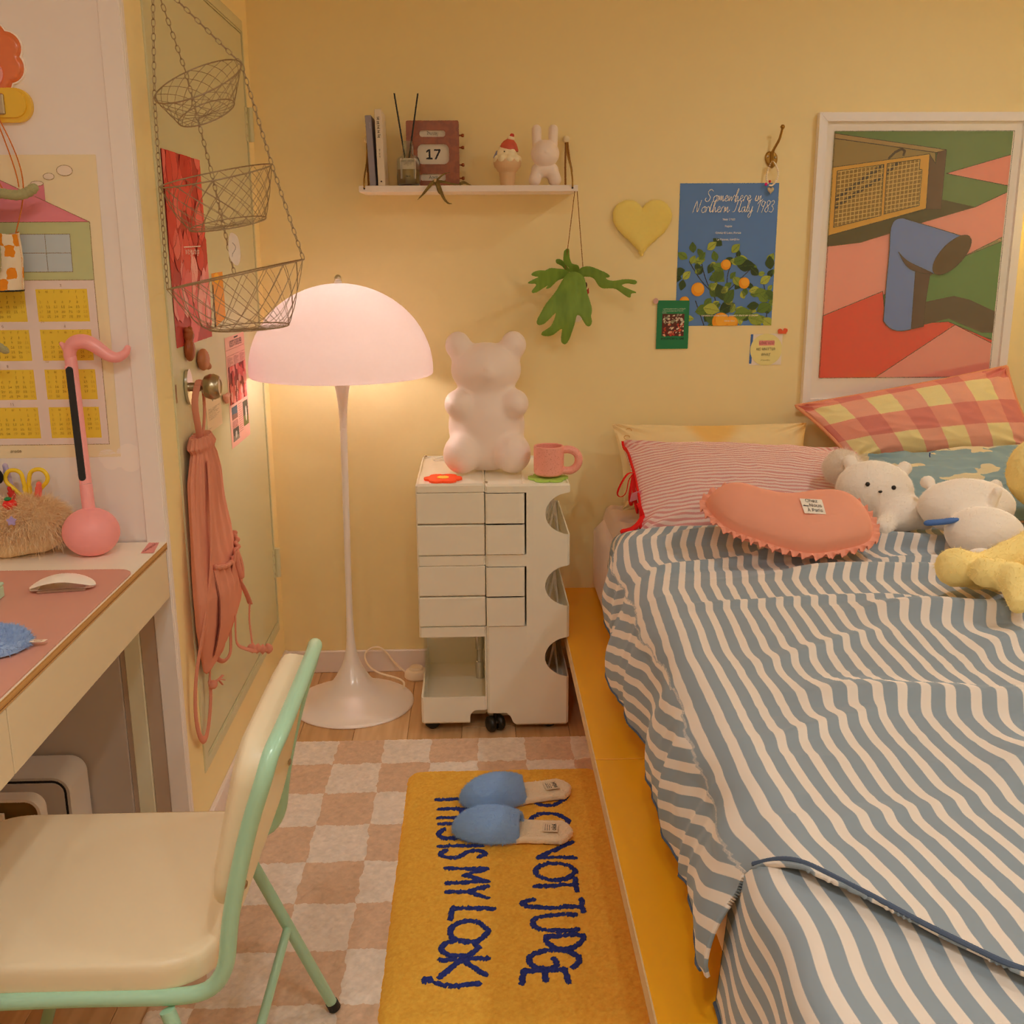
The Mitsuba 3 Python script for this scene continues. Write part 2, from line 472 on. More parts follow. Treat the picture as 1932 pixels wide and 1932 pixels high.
# recessed lamps in the ceiling (their reflections are the white points on the dome, the chair and the lamp foot)
mat('lamp_trim', '#F2EEE6', .4)
for i, (x, y) in enumerate(DOWNLIGHTS):
    t = thing('ceiling_lamp', ('round recessed ceiling lamp left of the camera, first of the close pair', 'round recessed ceiling lamp right of the camera, second of the close pair', 'round recessed ceiling lamp above the middle of the bed', 'round recessed ceiling lamp above the desk, behind the camera', 'round recessed ceiling lamp behind the camera on the bed side', 'round recessed ceiling lamp near the back wall above the pillows')[i], 'ceiling lamp', 'recessed ceiling lamps above the room')
    add('trim_ring', lathe([(.052, CEIL - .001), (.052, CEIL - .006), (.066, CEIL - .004), (.068, CEIL - .0005)], 32, (x, y, 0)), 'mat_lamp_trim', t)
    m = trimesh.creation.cylinder(.05, .002, sections=28); m.apply_translation((x, y, CEIL - .0035))
    add('lens', m, 'mat_lamp_trim', t, smooth=False, emitter={'type': 'area', 'radiance': {'type': 'rgb', 'value': list(DOWN)}})

# ================================================================ dome floor lamp
LX, LY = -.405, -.262
leafmat('shade', '#EBD9D3', 0.62, .08)
mat('lamp_white', '#F3E9E4', .16, clearcoat=.6, clearcoat_gloss=.95)
mat('cord_white', '#F0DFC8', .5)
lamp = thing('floor_lamp', 'white floor lamp with a glowing domed shade and trumpet foot in the corner', 'floor lamp')
pr = [(0, .0), (.188, .0), (.1905, .003), (.189, .007), (.174, .012), (.152, .020), (.126, .032), (.100, .046), (.076, .063), (.057, .084), (.041, .111), (.030, .132), (.0222, .155), (.0145, .195), (.0118, .24), (.0106, .285), (.0102, .31)]
add('base', lathe(spline(pr[2:], 46).tolist() and np.vstack([pr[:2], spline(pr[2:], 46)]), 64, (LX, LY, 0)), 'mat_lamp_white', lamp, smooth=50)
TX = LX + .012
def lean(m):
    m = as_tri(m); v = m.vertices.copy(); v[:, 0] += (v[:, 2] - .3) * .0125; m.vertices = v; return m
add('pole', lean(lathe([(.0095, .30), (.0102, .31), (.0098, .36), (.0098, .60), (.0104, .878), (.0098, .8788), (.0098, .8802), (.0106, .881), (.0112, .91), (.0135, .945), (.0175, .98), (.024, 1.015), (.034, 1.05), (.050, 1.08), (.0505, 1.084), (.0, 1.084)], 40, (LX, LY, 0))), 'mat_lamp_white', lamp)
ZR, RS, HS = 1.038, .2665, .262
ang = np.linspace(0, PI / 2, 40)
dome = [(RS * math.sin(a) ** 1.03, ZR + .012 + (HS - .012) * math.cos(a) ** .98) for a in ang]
dome[0] = (.0006, ZR + HS)
dome += [(RS - .0006, ZR + .004), (RS - .003, ZR + .0008), (RS - .008, ZR)]
SX = TX - .002
add('shade', lathe(dome, 96, (SX, LY, 0)), 'mat_shade', lamp, smooth=True)
bulbm = ico((SX, LY, ZR + .115), .038, 3, (1, 1, 1.2))
add('bulb', bulbm, 'mat_lamp_trim', lamp, smooth=True, emitter={'type': 'area', 'radiance': {'type': 'rgb', 'value': list(BULB)}})
fn_ = add('finial', lathe([(.0, .026), (.006, .0245), (.0094, .019), (.0094, .014), (.008, .009), (.0045, .007)], 24, (SX, LY, ZR + HS - .002)), 'mat_chrome', lamp, smooth=60)
add('collar', lathe([(.0, .009), (.010, .009), (.011, .0075), (.011, .001), (.0, .001)], 24, (SX, LY, ZR + HS - .002)), 'mat_lamp_white', fn_)
add('cord', tube(spline([(LX + .15, LY + .075, .012), (LX + .155, LY + .085, .028), (LX + .12, LY + .12, .035), (LX + .05, LY + .15, .05), (LX + .02, LY + .205, .085), (LX + .06, LY + .225, .10), (LX + .11, LY + .215, .055), (LX + .145, LY + .205, .022), (LX + .16, LY + .20, .014)], 60), .0034, 8), 'mat_cord_white', lamp)
fs = add('foot_switch', lathe([(0, 0), (.037, 0), (.040, .004), (.039, .017), (.033, .026), (.025, .029), (0, .029)], 36, (-.217, -.062, 0)), 'mat_cord_white', lamp)
add('button', lathe([(.024, .027), (.024, .034), (.021, .038), (0, .040)], 30, (-.217, -.062, 0)), 'mat_cord_white', fs)

# ================================================================ plastic storage trolley and what stands on it
mat('cart', '#E6E0CF', .28)
mat('cart_in', '#D2C5B2', .35)
scene['mat_clear'] = {'type': 'thindielectric', 'int_ior': 1.2}
CX0, CXM, CX1, CY0, CY1 = -.177, .0165, .257, -.49, -.07
cart = thing('storage_trolley', 'off-white plastic storage trolley on casters with small drawers beside the bed', 'storage trolley')
def B(*a):
    return mani(box(*a))
lb = B(CX0, CXM, CY0, CY1, .030, .757, .006)
lb -= B(CX0 + .006, CXM - .004, CY0 + .006, CY1 - .012, .751, .80)
for z0, z1 in ((.640, .732), (.5475, .638), (.426, .518), (.3335, .424)):
    lb -= B(CX0 + .004, CXM + .01, CY0 - .02, CY1 - .02, z0 - .001, z1 + .001)
lb -= B(CX0 + .006, CXM - .004, CY0 + .005, CY1 - .006, .054, .303)
lb -= B(CX0 + .006, CXM - .004, CY0 - .02, CY0 + .02, .115, .303)
lb -= B(CX0 - .02, CX0 + .02, CY0 - .02, CY1 - .012, .115, .303)
cut = rrect(-.034, .10, -.05, .073, .022)
lb += B(-.040, CXM - .003, CY0 + .003, CY0 + .075, .040, .079)
lb -= mani(prism(cut, .30, (0, CY0 + .068, 0), (1, 0, 0), (0, 0, 1)))
add('body', lb, 'mat_cart', cart, smooth=False)
rb = B(CXM + .0008, CX1, CY0, CY1, .020, .755, .007)
rb -= B(CXM + .006, .126, CY0 + .006, CY1 - .012, .7495, .80)
rb -= B(.131, CX1 - .006, CY0 + .006, CY1 - .012, .7495, .80)
for zc, n0, n1 in ((.6675, .606, .729), (.4535, .392, .515), (.236, .174, .298)):
    rb -= B(.140, CX1 - .004, CY0 + .0045, CY1 - .005, n0 - .06, n1 + .004)
    rb -= mani(prism(ell(.2615, zc, .0745, .0615, 48), .6, (0, CY0 + .5, 0)))
    rb -= B(CX1 - .02, CX1 + .02, CY0 + .001, CY1 + .02, n0, n1 - .001)
for z0, z1 in ((.549, .730), (.333, .514)):
    rb -= B(CXM - .01, .1335, CY0 - .02, -.20, z0, z1)
rb -= B(.1305, .1317, CY0 - .01, CY0 + .0012, .106, .318)
cut2 = sg.Polygon([(-.05, -.1), (-.05, .062), (.074, .062), (.086, .050), (.092, .034), (.104, .021), (.104, -.1)]).buffer(-.004).buffer(.004)
rb -= mani(prism(cut2, .30, (0, CY0 + .075, 0)))
add('cabinet', rb, 'mat_cart', cart, smooth=False)
for z0, z1 in ((.640, .732), (.5475, .638), (.426, .518), (.3335, .424)):
    dw = box(CX0 + .001, CXM - .0008, CY0 + .0005, CY0 + .30, z0 + .0012, z1 - .0008, .003)
    add('drawer', dw, 'mat_cart', cart, smooth=False)
for k, (z0, z1) in enumerate(((.640, .729), (.550, .638), (.424, .513), (.334, .422))):
    oy = (.0, .003, .001, .002)[k]
    g = rrect(CXM + .0012, .1285, CY0 - .003 - oy, CY0 + .2, .006)
    sw = mani(prism(g, z1 - z0 - .003, (0, 0, z0 + .0018), (1, 0, 0), (0, 1, 0))) - mani(prism(rrect(CXM + .004, .123, CY0 + .003, CY0 + .196, .004), .2, (0, 0, z0 + .006), (1, 0, 0), (0, 1, 0)))
    add('swing_drawer', sw, 'mat_cart', cart, smooth=40)
for zc in (.62, .405, .188):
    for s, ox in ((1, .0), (-1, .0)):
        add('divider', prism([(.196, -.070), (.222, .055), (.226, .055), (.238, -.070), (.234, -.070), (.224, .03), (.200, -.070)], .003, (0, CY0 + .13 + .10 * (s > 0), zc)), 'mat_cart_in', cart, smooth=False)
# tray recess edge, pivots and handle slot on the top
add('pivot', lathe([(0, .004), (.004, .0035), (.0055, .0015), (.0055, 0)], 16, (CXM + .004, CY0 + .012, .757)), 'mat_nickel', cart)
add('pivot', lathe([(0, .004), (.004, .0035), (.0055, .0015), (.0055, 0)], 16, (CX0 + .010, CY1 - .014, .757)), 'mat_nickel', cart)
add('handle_slot', tube(np.c_[ell(-.115, CY1 - .05, .026, .013, 30), np.full(30, .7535)], .0022, 6, closed=True), 'mat_cart', cart)
for x in (CX0 + .012, CXM - .014):
    add('clear_pane', box(x, x + .0015, CY0 + .02, CY1 - .012, .0545, .302), 'mat_clear', cart, smooth=False)
pv = add('pivot_column', lathe([(0, .05), (.013, .05), (.013, .11), (.010, .113), (.010, .15), (.0135, .153), (.0135, .20), (.010, .203), (.010, .235), (.0135, .238), (.0135, .30), (0, .30)], 24, (-.004, -.20, 0)), 'mat_chrome', cart)
def caster(x, y, rot, big=True):
    c = add('caster', tube(np.array([[x, y, .036], [x, y, .0615 if y < -.45 else .040]]), .006, 10), 'mat_dark_metal', cart)
    for s in (-1, 1):
        w = lathe([(0, -.011), (.018, -.011), (.0235, -.006), (.025, 0), (.0235, .006), (.018, .011), (0, .011)], 28, (0, 0, 0), (1, 0, 0))
        w = move(w, (0, 0, 0), R(rot, [0, 0, 1])); d = np.array([math.cos(math.radians(rot)), math.sin(math.radians(rot)), 0]) * .014 * s
        add('wheel', move(w, (x + d[0], y + d[1], .0252)), 'mat_black', c)
    hd = ico((x, y, .034), .020, 2, (1, 1, .4)); add('hood', hd, 'mat_black', c)
caster(.040, -.478, 25)
for q_ in ((-.145, -.44, 80), (.200, -.44, 100), (-.10, -.12, 0), (.2, -.12, 0)):
    caster(*q_)

# gummy-bear lamp (off): one smooth body
mat('bear', '#EBDAD0', .55)
BX, BY, BZ = .026, -.285, .7575
def f_bear(p):
    q = p - np.array([BX, BY, BZ]); q = q.copy(); q[..., 0] = np.abs(q[..., 0])
    d = d_ell(q, (0, 0, .130), (.112, .082, .140))
    d = smin(.030, d, d_ell(q, (0, .0, .295), (.102, .080, .078)))
    d = smin(.022, d, d_ell(q, (.080, -.005, .365), (.037, .032, .040)))
    d = smin(.022, d, d_ell(q, (.084, -.040, .200), (.038, .045, .040)))      # arms
    d = smin(.022, d, d_ell(q, (.074, -.052, .055), (.054, .058, .058)))      # legs
    d = smin(.022, d, d_ell(q, (0, -.060, .292), (.024, .026, .020)))         # muzzle
    d = smin(.008, d, d_ell(q, (0, -.086, .306), (.009, .006, .006)))
    return np.maximum(d, -(q[..., 2]))
add('bear_lamp', sdf_mesh(f_bear, (BX - .14, BY - .13, BZ - .01), (BX + .14, BY + .11, BZ + .43), .0052), 'mat_bear', label='white gummy-bear shaped lamp, switched off, on the trolley', cat='lamp', smooth=True)

# pink speckled mug on a green flower coaster, orange flower coaster
mat('mug', proc(lambda p, n, uv: mix(lin('#EEA393'), lin('#D98B7B'), smoothstep(.68, .8, noise(p.x * 420, p.y * 420, p.z * 420)))), .35)
mug = thing('mug', 'pink speckled mug with a thick looped handle on a green coaster', 'mug')
MX, MY, MZ = .202, -.405, .7625
add('body', lathe([(0, 0), (.036, 0), (.041, .004), (.043, .012), (.0435, .08), (.0425, .084), (.040, .085), (.038, .083), (.038, .014), (.034, .009), (0, .009)], 48, (MX, MY, MZ)), 'mat_mug', mug)
add('handle', tube(spline([(MX + .036, MY - .004, MZ + .072), (MX + .062, MY - .006, MZ + .073), (MX + .082, MY - .008, MZ + .058), (MX + .082, MY - .008, MZ + .030), (MX + .062, MY - .006, MZ + .013), (MX + .036, MY - .004, MZ + .014)], 30), .0115, 16), 'mat_mug', mug)
def flower(cx, cy, r, k, pr=.42):
    return unary_union([sg.Point(cx + r * .58 * math.cos(a), cy + r * .58 * math.sin(a)).buffer(r * pr) for a in np.arange(k) * 2 * PI / k] + [sg.Point(cx, cy).buffer(r * .5)])
mat('orange', '#F2511E', .6); mat('lemon', '#F5C64A', .6); mat('lime', '#A9CC5E', .6)
cs = thing('flower_coaster', 'orange felt flower coaster with a yellow centre at the trolley top front', 'coaster')
add('petals', prism(flower(0, 0, .055, 6).buffer(-.002).buffer(.002), .006, (-.102, -.405, .7515), (1, 0, 0), (0, 1, 0)), 'mat_orange', cs, smooth=False)
add('centre', prism(ell(0, 0, .017, .017), .002, (-.102, -.405, .7573), (1, 0, 0), (0, 1, 0)), 'mat_lemon', cs, smooth=False)
add('flower_coaster', prism(flower(0, 0, .058, 6), .006, (.200, -.405, .7505), (1, 0, 0), (0, 1, 0)), 'mat_lime', label='lime green flower coaster under the pink mug', cat='coaster', smooth=False)

# ================================================================ the bed
mat('ledge', '#EDA81C', .33)
mat('ledge_edge', '#D9B98A', .5)
mat('mattress', '#E4CFC6', .85)
mat('topper', '#DCC4B6', .9)
BEDY = -2.62
bed = thing('bed_platform', 'low yellow bed platform with a wide ledge along its left side', 'bed platform')
for y0, y1 in ((-1.2235, -.0005), (BEDY, -1.2265)):
    add('ledge_board', box(.2525, 2.5, y0, y1, .250, .286, .0015), 'mat_ledge', bed, smooth=False)
    add('edge_band', box(.2505, .2535, y0, y1, .250, .2855), 'mat_ledge_edge', bed, smooth=False)
add('plinth', box(.335, 2.5, BEDY + .05, -.001, 0.0, .2505), 'mat_ledge', bed, smooth=False)
matt = thing('mattress', 'thick pale mattress on the yellow bed platform', 'mattress')
add('core', box(.374, 2.46, BEDY + .07, -.012, .2862, .535, .035), 'mat_mattress', matt, smooth=60)
# tufted topper
def topper():
    nx, ny = 150, 150
    u, v = np.meshgrid(np.linspace(0, 1, nx), np.linspace(0, 1, ny), indexing='ij')
    x = .402 + u * 2.04; y = -.014 - v * 1.1
    e = np.minimum(np.minimum(u * 2.04, 2.04 - u * 2.04), v * 1.1)
    edge = np.clip(e / .035, 0, 1); z = .512 + .072 * np.sqrt(1 - (1 - edge) ** 2)
    tx, ty = (x - .46) / .16, (y + .08) / .16
    dd = np.sqrt((tx - np.round(tx)) ** 2 + (ty - np.round(ty)) ** 2) * .16
    z -= .020 * np.exp(-(dd / .020) ** 2) * (edge > .5)
    z -= .004 * np.exp(-(np.minimum(abs(tx - np.round(tx)), abs(ty - np.round(ty))) * .16 / .01) ** 2) * edge
    z += .006 * (meshkit.fbm(np.stack([x * 14, y * 14, x * 0], -1), 3) - .5)
    z -= .040 * np.clip((-y - .43) / .05, 0, 1)
    return grid_mesh(np.stack([x, y, z], -1))
def grid_mesh(P, closed_u=False):
    nu, nv = P.shape[:2]
    i, j = np.meshgrid(np.arange(nu - (0 if closed_u else 1)), np.arange(nv - 1), indexing='ij')
    a = i * nv + j; b = ((i + 1) % nu) * nv + j
    f = np.stack([a, b, b + 1, a + 1], -1).reshape(-1, 4)
    return trimesh.Trimesh(P.reshape(-1, 3), np.vstack([f[:, [0, 1, 2]], f[:, [0, 2, 3]]]), process=False)
add('topper', topper(), 'mat_topper', matt, smooth=True, label='tufted pinkish topper')

# ---- the striped duvet: a draped sheet, u across the bed (metres of cloth), v towards the foot
def stripes(a, b, period, share, soft=.04):
    a, b = lin(a), lin(b)
    def fn(p, n, uv):
        t = uv.x / period; t = t - dr.floor(t)
        k = smoothstep(0, soft, t) * (1 - smoothstep(share, share + soft, t))
        return mix(a, b, k)
    return proc(fn)
mat('duvet', stripes('#E2D6CB', '#8E9AA4', .0400, .58), .85, sheen=.3, specular=.2)
mat('piping', '#4A5870', .8)
def zhem(v):      # height of the hanging hem and its distance from the mattress along the side
    return np.interp(-v, [.42, .50, .62, .78, .90, 1.02, 1.2, 1.45, 1.7, 1.9, 2.02, 2.10, 2.25], [.50, .44, .400, .375, .385, .365, .365, .362, .362, .365, .375, .39, .43])
def xout(v):
    return np.interp(-v, [.42, .50, .62, .74, .85, .95, 1.08, 1.2, 1.36, 1.65, 1.75, 1.95, 2.06, 2.25], [.385, .360, .356, .352, .345, .320, .330, .338, .354, .340, .336, .336, .333, .34])
def duvet():
    nu, nv = 340, 340
    s = np.linspace(0, 1, nu) ** 1.35
    u = s * 1.95                                         # cloth metres from the hem on the left
    v = -.47 - np.linspace(0, 1, nv) * 1.95
    U, V = np.meshgrid(u, v, indexing='ij')
    # wrinkles move the cloth's parameters too, so that folds bend the stripes
    q = np.stack([U * 2.2, V * 2.2, U * 0], -1)
    wob = (meshkit.fbm(q * 1.3, 3, 5) - .5)
    zh, xo = zhem(V), xout(V)
    top = .598 + .040 * np.exp(-((U - .85) / .5) ** 2) * np.exp(-((V + 1.3) / .8) ** 2) + .02 * np.exp(-((V + .62) / .12) ** 2)
    drop = top - zh                                      # length of the hanging part
    rr = .075                                            # radius of the edge
    L1 = np.maximum(drop - rr, .01)
    a = np.clip((U - L1) / (rr * PI / 2), 0, 1) * PI / 2
    xe = .374
    bulge = np.sin(np.clip(U / L1, 0, 1) * PI) * .018
    hang = np.clip(U / L1, 0, 1)
    X = np.where(U < L1, xo + (xe - .012 - xo) * hang ** 1.5 - bulge * .6, xe - .012 + rr * (1 - np.cos(a)) + np.maximum(U - L1 - rr * PI / 2, 0))
    Z = np.where(U < L1, zh + U, zh + L1 + rr * np.sin(a) * (top - zh - L1) / rr)
    # folds: long ridges across the bed and some that run down from the edge
    def ridge(x0, y0, x1, y1, h, w, asym=1.0, end=.12):
        dx, dy = x1 - x0, y1 - y0; ln = math.hypot(dx, dy)
        t = ((X - x0) * dx + (V - y0) * dy) / ln; s_ = (-(X - x0) * dy + (V - y0) * dx) / ln
        s_ = s_ + .02 * (meshkit.noise(np.stack([X * 5, V * 5, X * 0], -1), 3) - .5)
        w_ = np.where(s_ > 0, w, w * asym)
        return h * np.exp(-(s_ / w_) ** 2) / ((1 + np.exp(-(t / end) * 4)) * (1 + np.exp(((t - ln) / end) * 4)))
    H = 0
    for r_ in ((.52, -.66, 1.30, -.78, .040, .045, .4), (.45, -.55, 1.25, -.60, .018, .03, .5), (.42, -.90, .80, -.80, .020, .03, .5),
               (.75, -.98, 1.45, -1.06, .034, .05, .5), (.50, -1.16, .95, -1.22, .013, .03, .5), (.85, -1.28, 1.25, -1.42, .044, .07, .45),
               (.95, -1.52, 1.30, -1.30, .022, .05, .5), (.55, -1.50, .80, -1.40, .014, .035, .5), (.60, -1.66, 1.02, -1.78, .032, .06, .5),
               (.98, -1.72, 1.30, -1.55, .042, .06, .4), (.48, -1.80, .72, -1.72, .012, .03, .5), (.80, -1.95, 1.20, -1.88, .036, .07, .6),
               (.50, -2.05, .75, -2.0, .010, .03, .6), (.70, -.80, .95, -.92, .014, .03, .5), (1.0, -.88, 1.35, -.92, .016, .03, .5)):
        H = H + ridge(*r_)
    Hs = H
    nz = np.stack([X * 3.2, V * 8.0, X * 0], -1)
    H = H + .009 * (1 - abs(2 * meshkit.fbm(nz, 2, 11) - 1) * 1.6) * .8
    H = H + .003 * (1 - abs(2 * meshkit.noise(np.stack([X * 10, V * 24, X * 0], -1), 12) - 1))
    flat = np.clip((U - L1) / .10, 0, 1)
    # hanging side: vertical pleats that push outwards
    P1 = np.stack([V * 6, U * 2.0, U * 0], -1)
    side = (meshkit.fbm(P1, 3, 21) - .5) * .075 + (1 - abs(2 * meshkit.noise(np.stack([V * 16 + U * 6, U * 3, U * 0], -1), 22) - 1)) * .011
    X = X - side * (1 - flat) * np.clip((top - Z) / .05, 0, 1) 
    Z = Z + H * (.25 + .75 * flat) * np.clip(U / .05, 0, 1)
    # the stripes follow the cloth: sheared where folds swallow cloth
    slope_v = np.gradient(Z, axis=1) / np.gradient(V, axis=1)
    side_ = (U < L1 + .030 + .03 * (meshkit.noise(np.stack([V * 7, V * 0, V * 0], -1), 31) - .5)) * 1.0
    tu = U - .35 * Hs * flat + .012 * wob + np.where(side_ > 0, .25 * (V + .47) + .02 * np.sin(V * 7) + .013, -.045 * (V + .47))
    Yy = V + .02 * wob + .05 * np.exp(-((V + .44) / .1) ** 2) * (meshkit.noise(np.stack([X * 4, X * 0, X * 0], -1), 9) - .5)
    # foot end: the left corner is folded back from the front
    uv = np.stack([tu, V], -1)
    return np.stack([X, Yy, Z], -1), uv
DP, DUV = duvet()
dv = thing('duvet', 'grey-blue and white striped duvet spread over the bed', 'duvet')
def cut_corner(P):
    """the cover's foot edge runs diagonally away from the left corner"""
    m = grid_mesh(P); c = m.vertices[m.faces].mean(1)
    ex = -2.075 - np.clip((c[:, 0] - .36) / .25, 0, 1) * .30
    m.update_faces(c[:, 1] > ex - .015 * meshkit.noise(np.c_[c[:, 0] * 9, c[:, 0] * 0, c[:, 0] * 0], 4))
    return m
def shell(m, th, uv):
    n = m.vertex_normals; k = len(m.vertices)
    if n[:, 2].mean() < 0: m.faces = m.faces[:, ::-1]; n = -n
    e = m.edges_sorted; u, ix, ct = np.unique(e, axis=0, return_index=True, return_counts=True)
    be = m.edges[ix[ct == 1]]
    f = np.vstack([m.faces, m.faces[:, ::-1] + k, np.c_[be[:, 1], be[:, 0], be[:, 0] + k], np.c_[be[:, 1], be[:, 0] + k, be[:, 1] + k]])
    q = trimesh.Trimesh(np.vstack([m.vertices, m.vertices - n * th]), f, process=False)
    return q, np.vstack([uv, uv])
cm_ = cut_corner(DP); used_ = np.unique(cm_.faces); duv_ = DUV.reshape(-1, 2)[used_]; cm_.remove_unreferenced_vertices()
cm_, duv_ = shell(cm_, .006, duv_)
add('cover', cm_, 'mat_duvet', dv, smooth=True, uv=duv_)
hem = DP[0, 4:278:3] + [0, 0, -.002]
add('piping', tube(hem, .0032, 6), 'mat_piping', dv)
# the fitted sheet layer under the folded corner
def under():
    u = np.linspace(0, 1, 90); v = np.linspace(0, 1, 90)
    U, V = np.meshgrid(u, v, indexing='ij')
    L = U * 1.0; top = .585
    drop = .235; rr = .05
    a = np.clip((L - drop) / (rr * 1.57), 0, 1) * PI / 2
    y = -2.03 - V * .55
    x = .358 + .004 * np.sin(y * 30) - .018 * (1 - np.clip(L / drop, 0, 1)) + rr * (1 - np.cos(a)) * (L > drop) + np.maximum(L - drop - rr * 1.57, 0)
    z = np.where(L < drop, top - rr - drop + L, top - rr + rr * np.sin(a))
    z += .008 * (meshkit.fbm(np.stack([x * 6, y * 6, x * 0], -1), 3, 4) - .5)
    return np.stack([x, y, z], -1), np.stack([L + .012, y], -1)
UP_, UUV = under()
um_, uuv_ = shell(grid_mesh(UP_), .004, UUV.reshape(-1, 2))
add('underside', um_, 'mat_duvet', dv, smooth=True, uv=uuv_, label='turned-back underside of the duvet at the foot')
add('piping', tube(np.array([UP_[0, k] for k in range(0, 90, 3)]) , .004, 6), 'mat_piping', dv)
edge = []
for x in np.linspace(.372, .75, 40):
    yv = -2.075 - np.clip((x - .36) / .25, 0, 1) * .30
    i = np.argmin((DP[..., 0] - x) ** 2 + (DP[..., 1] - yv) ** 2); edge.append(DP.reshape(-1, 3)[i] + [0, 0, .001])
add('piping', tube(spline(edge[::4], 60), .0035, 6), 'mat_piping', dv)

# ================================================================ desk
mat('laminate', '#E6DCCB', .35)
mat('drawer', '#DDCDAF', .45)
mat('desk_pad', '#CB9181', .5)
for i, c in enumerate(('#B98A50', '#8A5A2E', '#C79A60', '#7E4F28')):
    mat(f'ply_{i}', c, .6)
desk = thing('desk', 'cream desk with a layered plywood edge and wide drawers against the white wall', 'desk')
DXF, DZT, DYB, DYE = -.661, .797, -1.198, -4.2
add('tabletop', box(-1.45, DXF - .0008, DYE, DYB, DZT - .0012, DZT), 'mat_laminate', desk, smooth=False)
zz = DZT - .0012
for i in range(7):
    h = .0021
    add('plywood_layer', box(-1.45, DXF - (.0006 if i % 2 else .0), DYE, DYB, zz - h, zz), f'mat_ply_{(i * 2 + (i > 3)) % 4 if i % 2 else (0 if i % 4 == 0 else 2)}', desk, smooth=False)
    zz -= h
for y0, y1 in ((-1.9885, -1.206), (-2.80, -1.9915), (-3.62, -2.803)):
    add('drawer', box(-1.05, DXF - .001, y0, y1, .677, zz - .0022, .001), 'mat_drawer', desk, smooth=False)
add('apron', box(-1.40, DXF - .03, DYE, DYB - .004, .70, zz), 'mat_drawer', desk, smooth=False)
for x, y in ((-1.38, -1.25), (-1.38, -4.1), (-.75, -4.1)):
    add('leg', box(x - .02, x + .02, y - .02, y + .02, 0, .70, .003), 'mat_laminate', desk, smooth=False)
# desk mat, label sticker
dm = sg.Polygon([(-1.35, -3.1), (-.6645, -3.1), (-.6645, -1.398), (-1.35, -1.398)]).buffer(-.035).buffer(.035)
add('desk_pad', prism(dm, .0022, (0, 0, DZT + .0004), (1, 0, 0), (0, 1, 0)), 'mat_desk_pad', label='dusty pink desk pad lying on the cream desk', cat='desk pad', smooth=False)
pr_ = Print((0, 0, DZT + .0006), (1, 0, 0), (0, 1, 0))
pr_.poly([(-.690, -1.283), (-.6635, -1.283), (-.6755, -1.203), (-.697, -1.203)], '#D98C86', 0)
pr_.text('Have a good day!', -.6805, -1.243, .0075, '#8A2F2A', 1, rot=83, maxw=.062)
pr_.add('label_sticker', None, label='small pink label sticker stuck on the back corner of the desk', cat='sticker')
# computer mouse
def mouse():
    nu, nv = 40, 24
    u = np.linspace(0, 1, nu); v = np.linspace(-1, 1, nv)
    U, V = np.meshgrid(u, v, indexing='ij')
    L, Wd = .114, .058
    ox = (U - .5) * L
    w = Wd / 2 * np.clip(1 - np.abs(2 * U - 1) ** 3.2, 0, 1) ** .5
    oy = V * w
    arch = .021 * np.sin(np.clip(U * .96 + .03, 0, 1) * PI) ** .8
    z = .0035 + arch * (1 - .16 * V ** 2) + .0005
    zb = .0035 + np.clip(arch - .0075, 0, None) * .55 * 0 + .004 * (np.abs(V)) * np.sin(U * PI) + .0
    top = np.stack([ox, oy, z], -1); bot = np.stack([ox, oy, np.minimum(z - .0006, .004 + .007 * np.sin(U * PI) * np.abs(V) ** 2)], -1)
    return cat_([grid_mesh(top), trimesh.Trimesh(*(lambda m: (m.vertices, m.faces[:, ::-1]))(grid_mesh(bot)), process=False)])
mat('mouse_white', '#F0E6DC', .15, clearcoat=.8)
mat('alu', '#C9BDB0', .3, metallic=.8)
ms = thing('computer_mouse', 'low white computer mouse lying on the pink desk pad', 'computer mouse')
rotm = R(10, [0, 0, 1])
add('shell', move(mouse(), (-.757, -1.520, DZT + .003), rotm), 'mat_mouse_white', ms, smooth=True)
add('base', move(box(-.042, .042, -.021, .021, 0, .006, .003), (-.757, -1.520, DZT + .0026), rotm), 'mat_alu', ms, smooth=False)

# ================================================================ chair
mat('mint', '#A3CDB1', .22, clearcoat=.6)
mat('vinyl', '#E4D3B4', .42)
mat('cap', '#1A1815', .5)
ch = thing('chair', 'mint green tubular chair with cream vinyl seat and back pulled up to the desk', 'chair')
CYN, CYF, CXB, CZS = -2.150, -1.750, -.347, .432
rt = .0112
def post(y):
    return [(CXB - .46, y, CZS), (CXB - .20, y, CZS), (CXB - .06, y, CZS), (CXB - .018, y, CZS + .012), (CXB + .003, y, CZS + .045), (CXB + .012, y, CZS + .10), (CXB + .048, y, CZS + .25), (CXB + .070, y, CZS + .315)]
topc = lambda y, s: [(CXB + .078, y + s * .012, CZS + .342), (CXB + .084, y + s * .040, CZS + .354)]
path = post(CYN) + topc(CYN, 1) + [(CXB + .086, (CYN + CYF) / 2, CZS + .357)] + topc(CYF, -1)[::-1] + post(CYF)[::-1]
front = [(CXB - .485, CYF - .02, CZS), (CXB - .49, (CYN + CYF) / 2, CZS), (CXB - .485, CYN + .02, CZS)]
add('frame', tube(spline(path + front, 150, True), rt, 14, closed=True), 'mat_mint', ch, smooth=True)
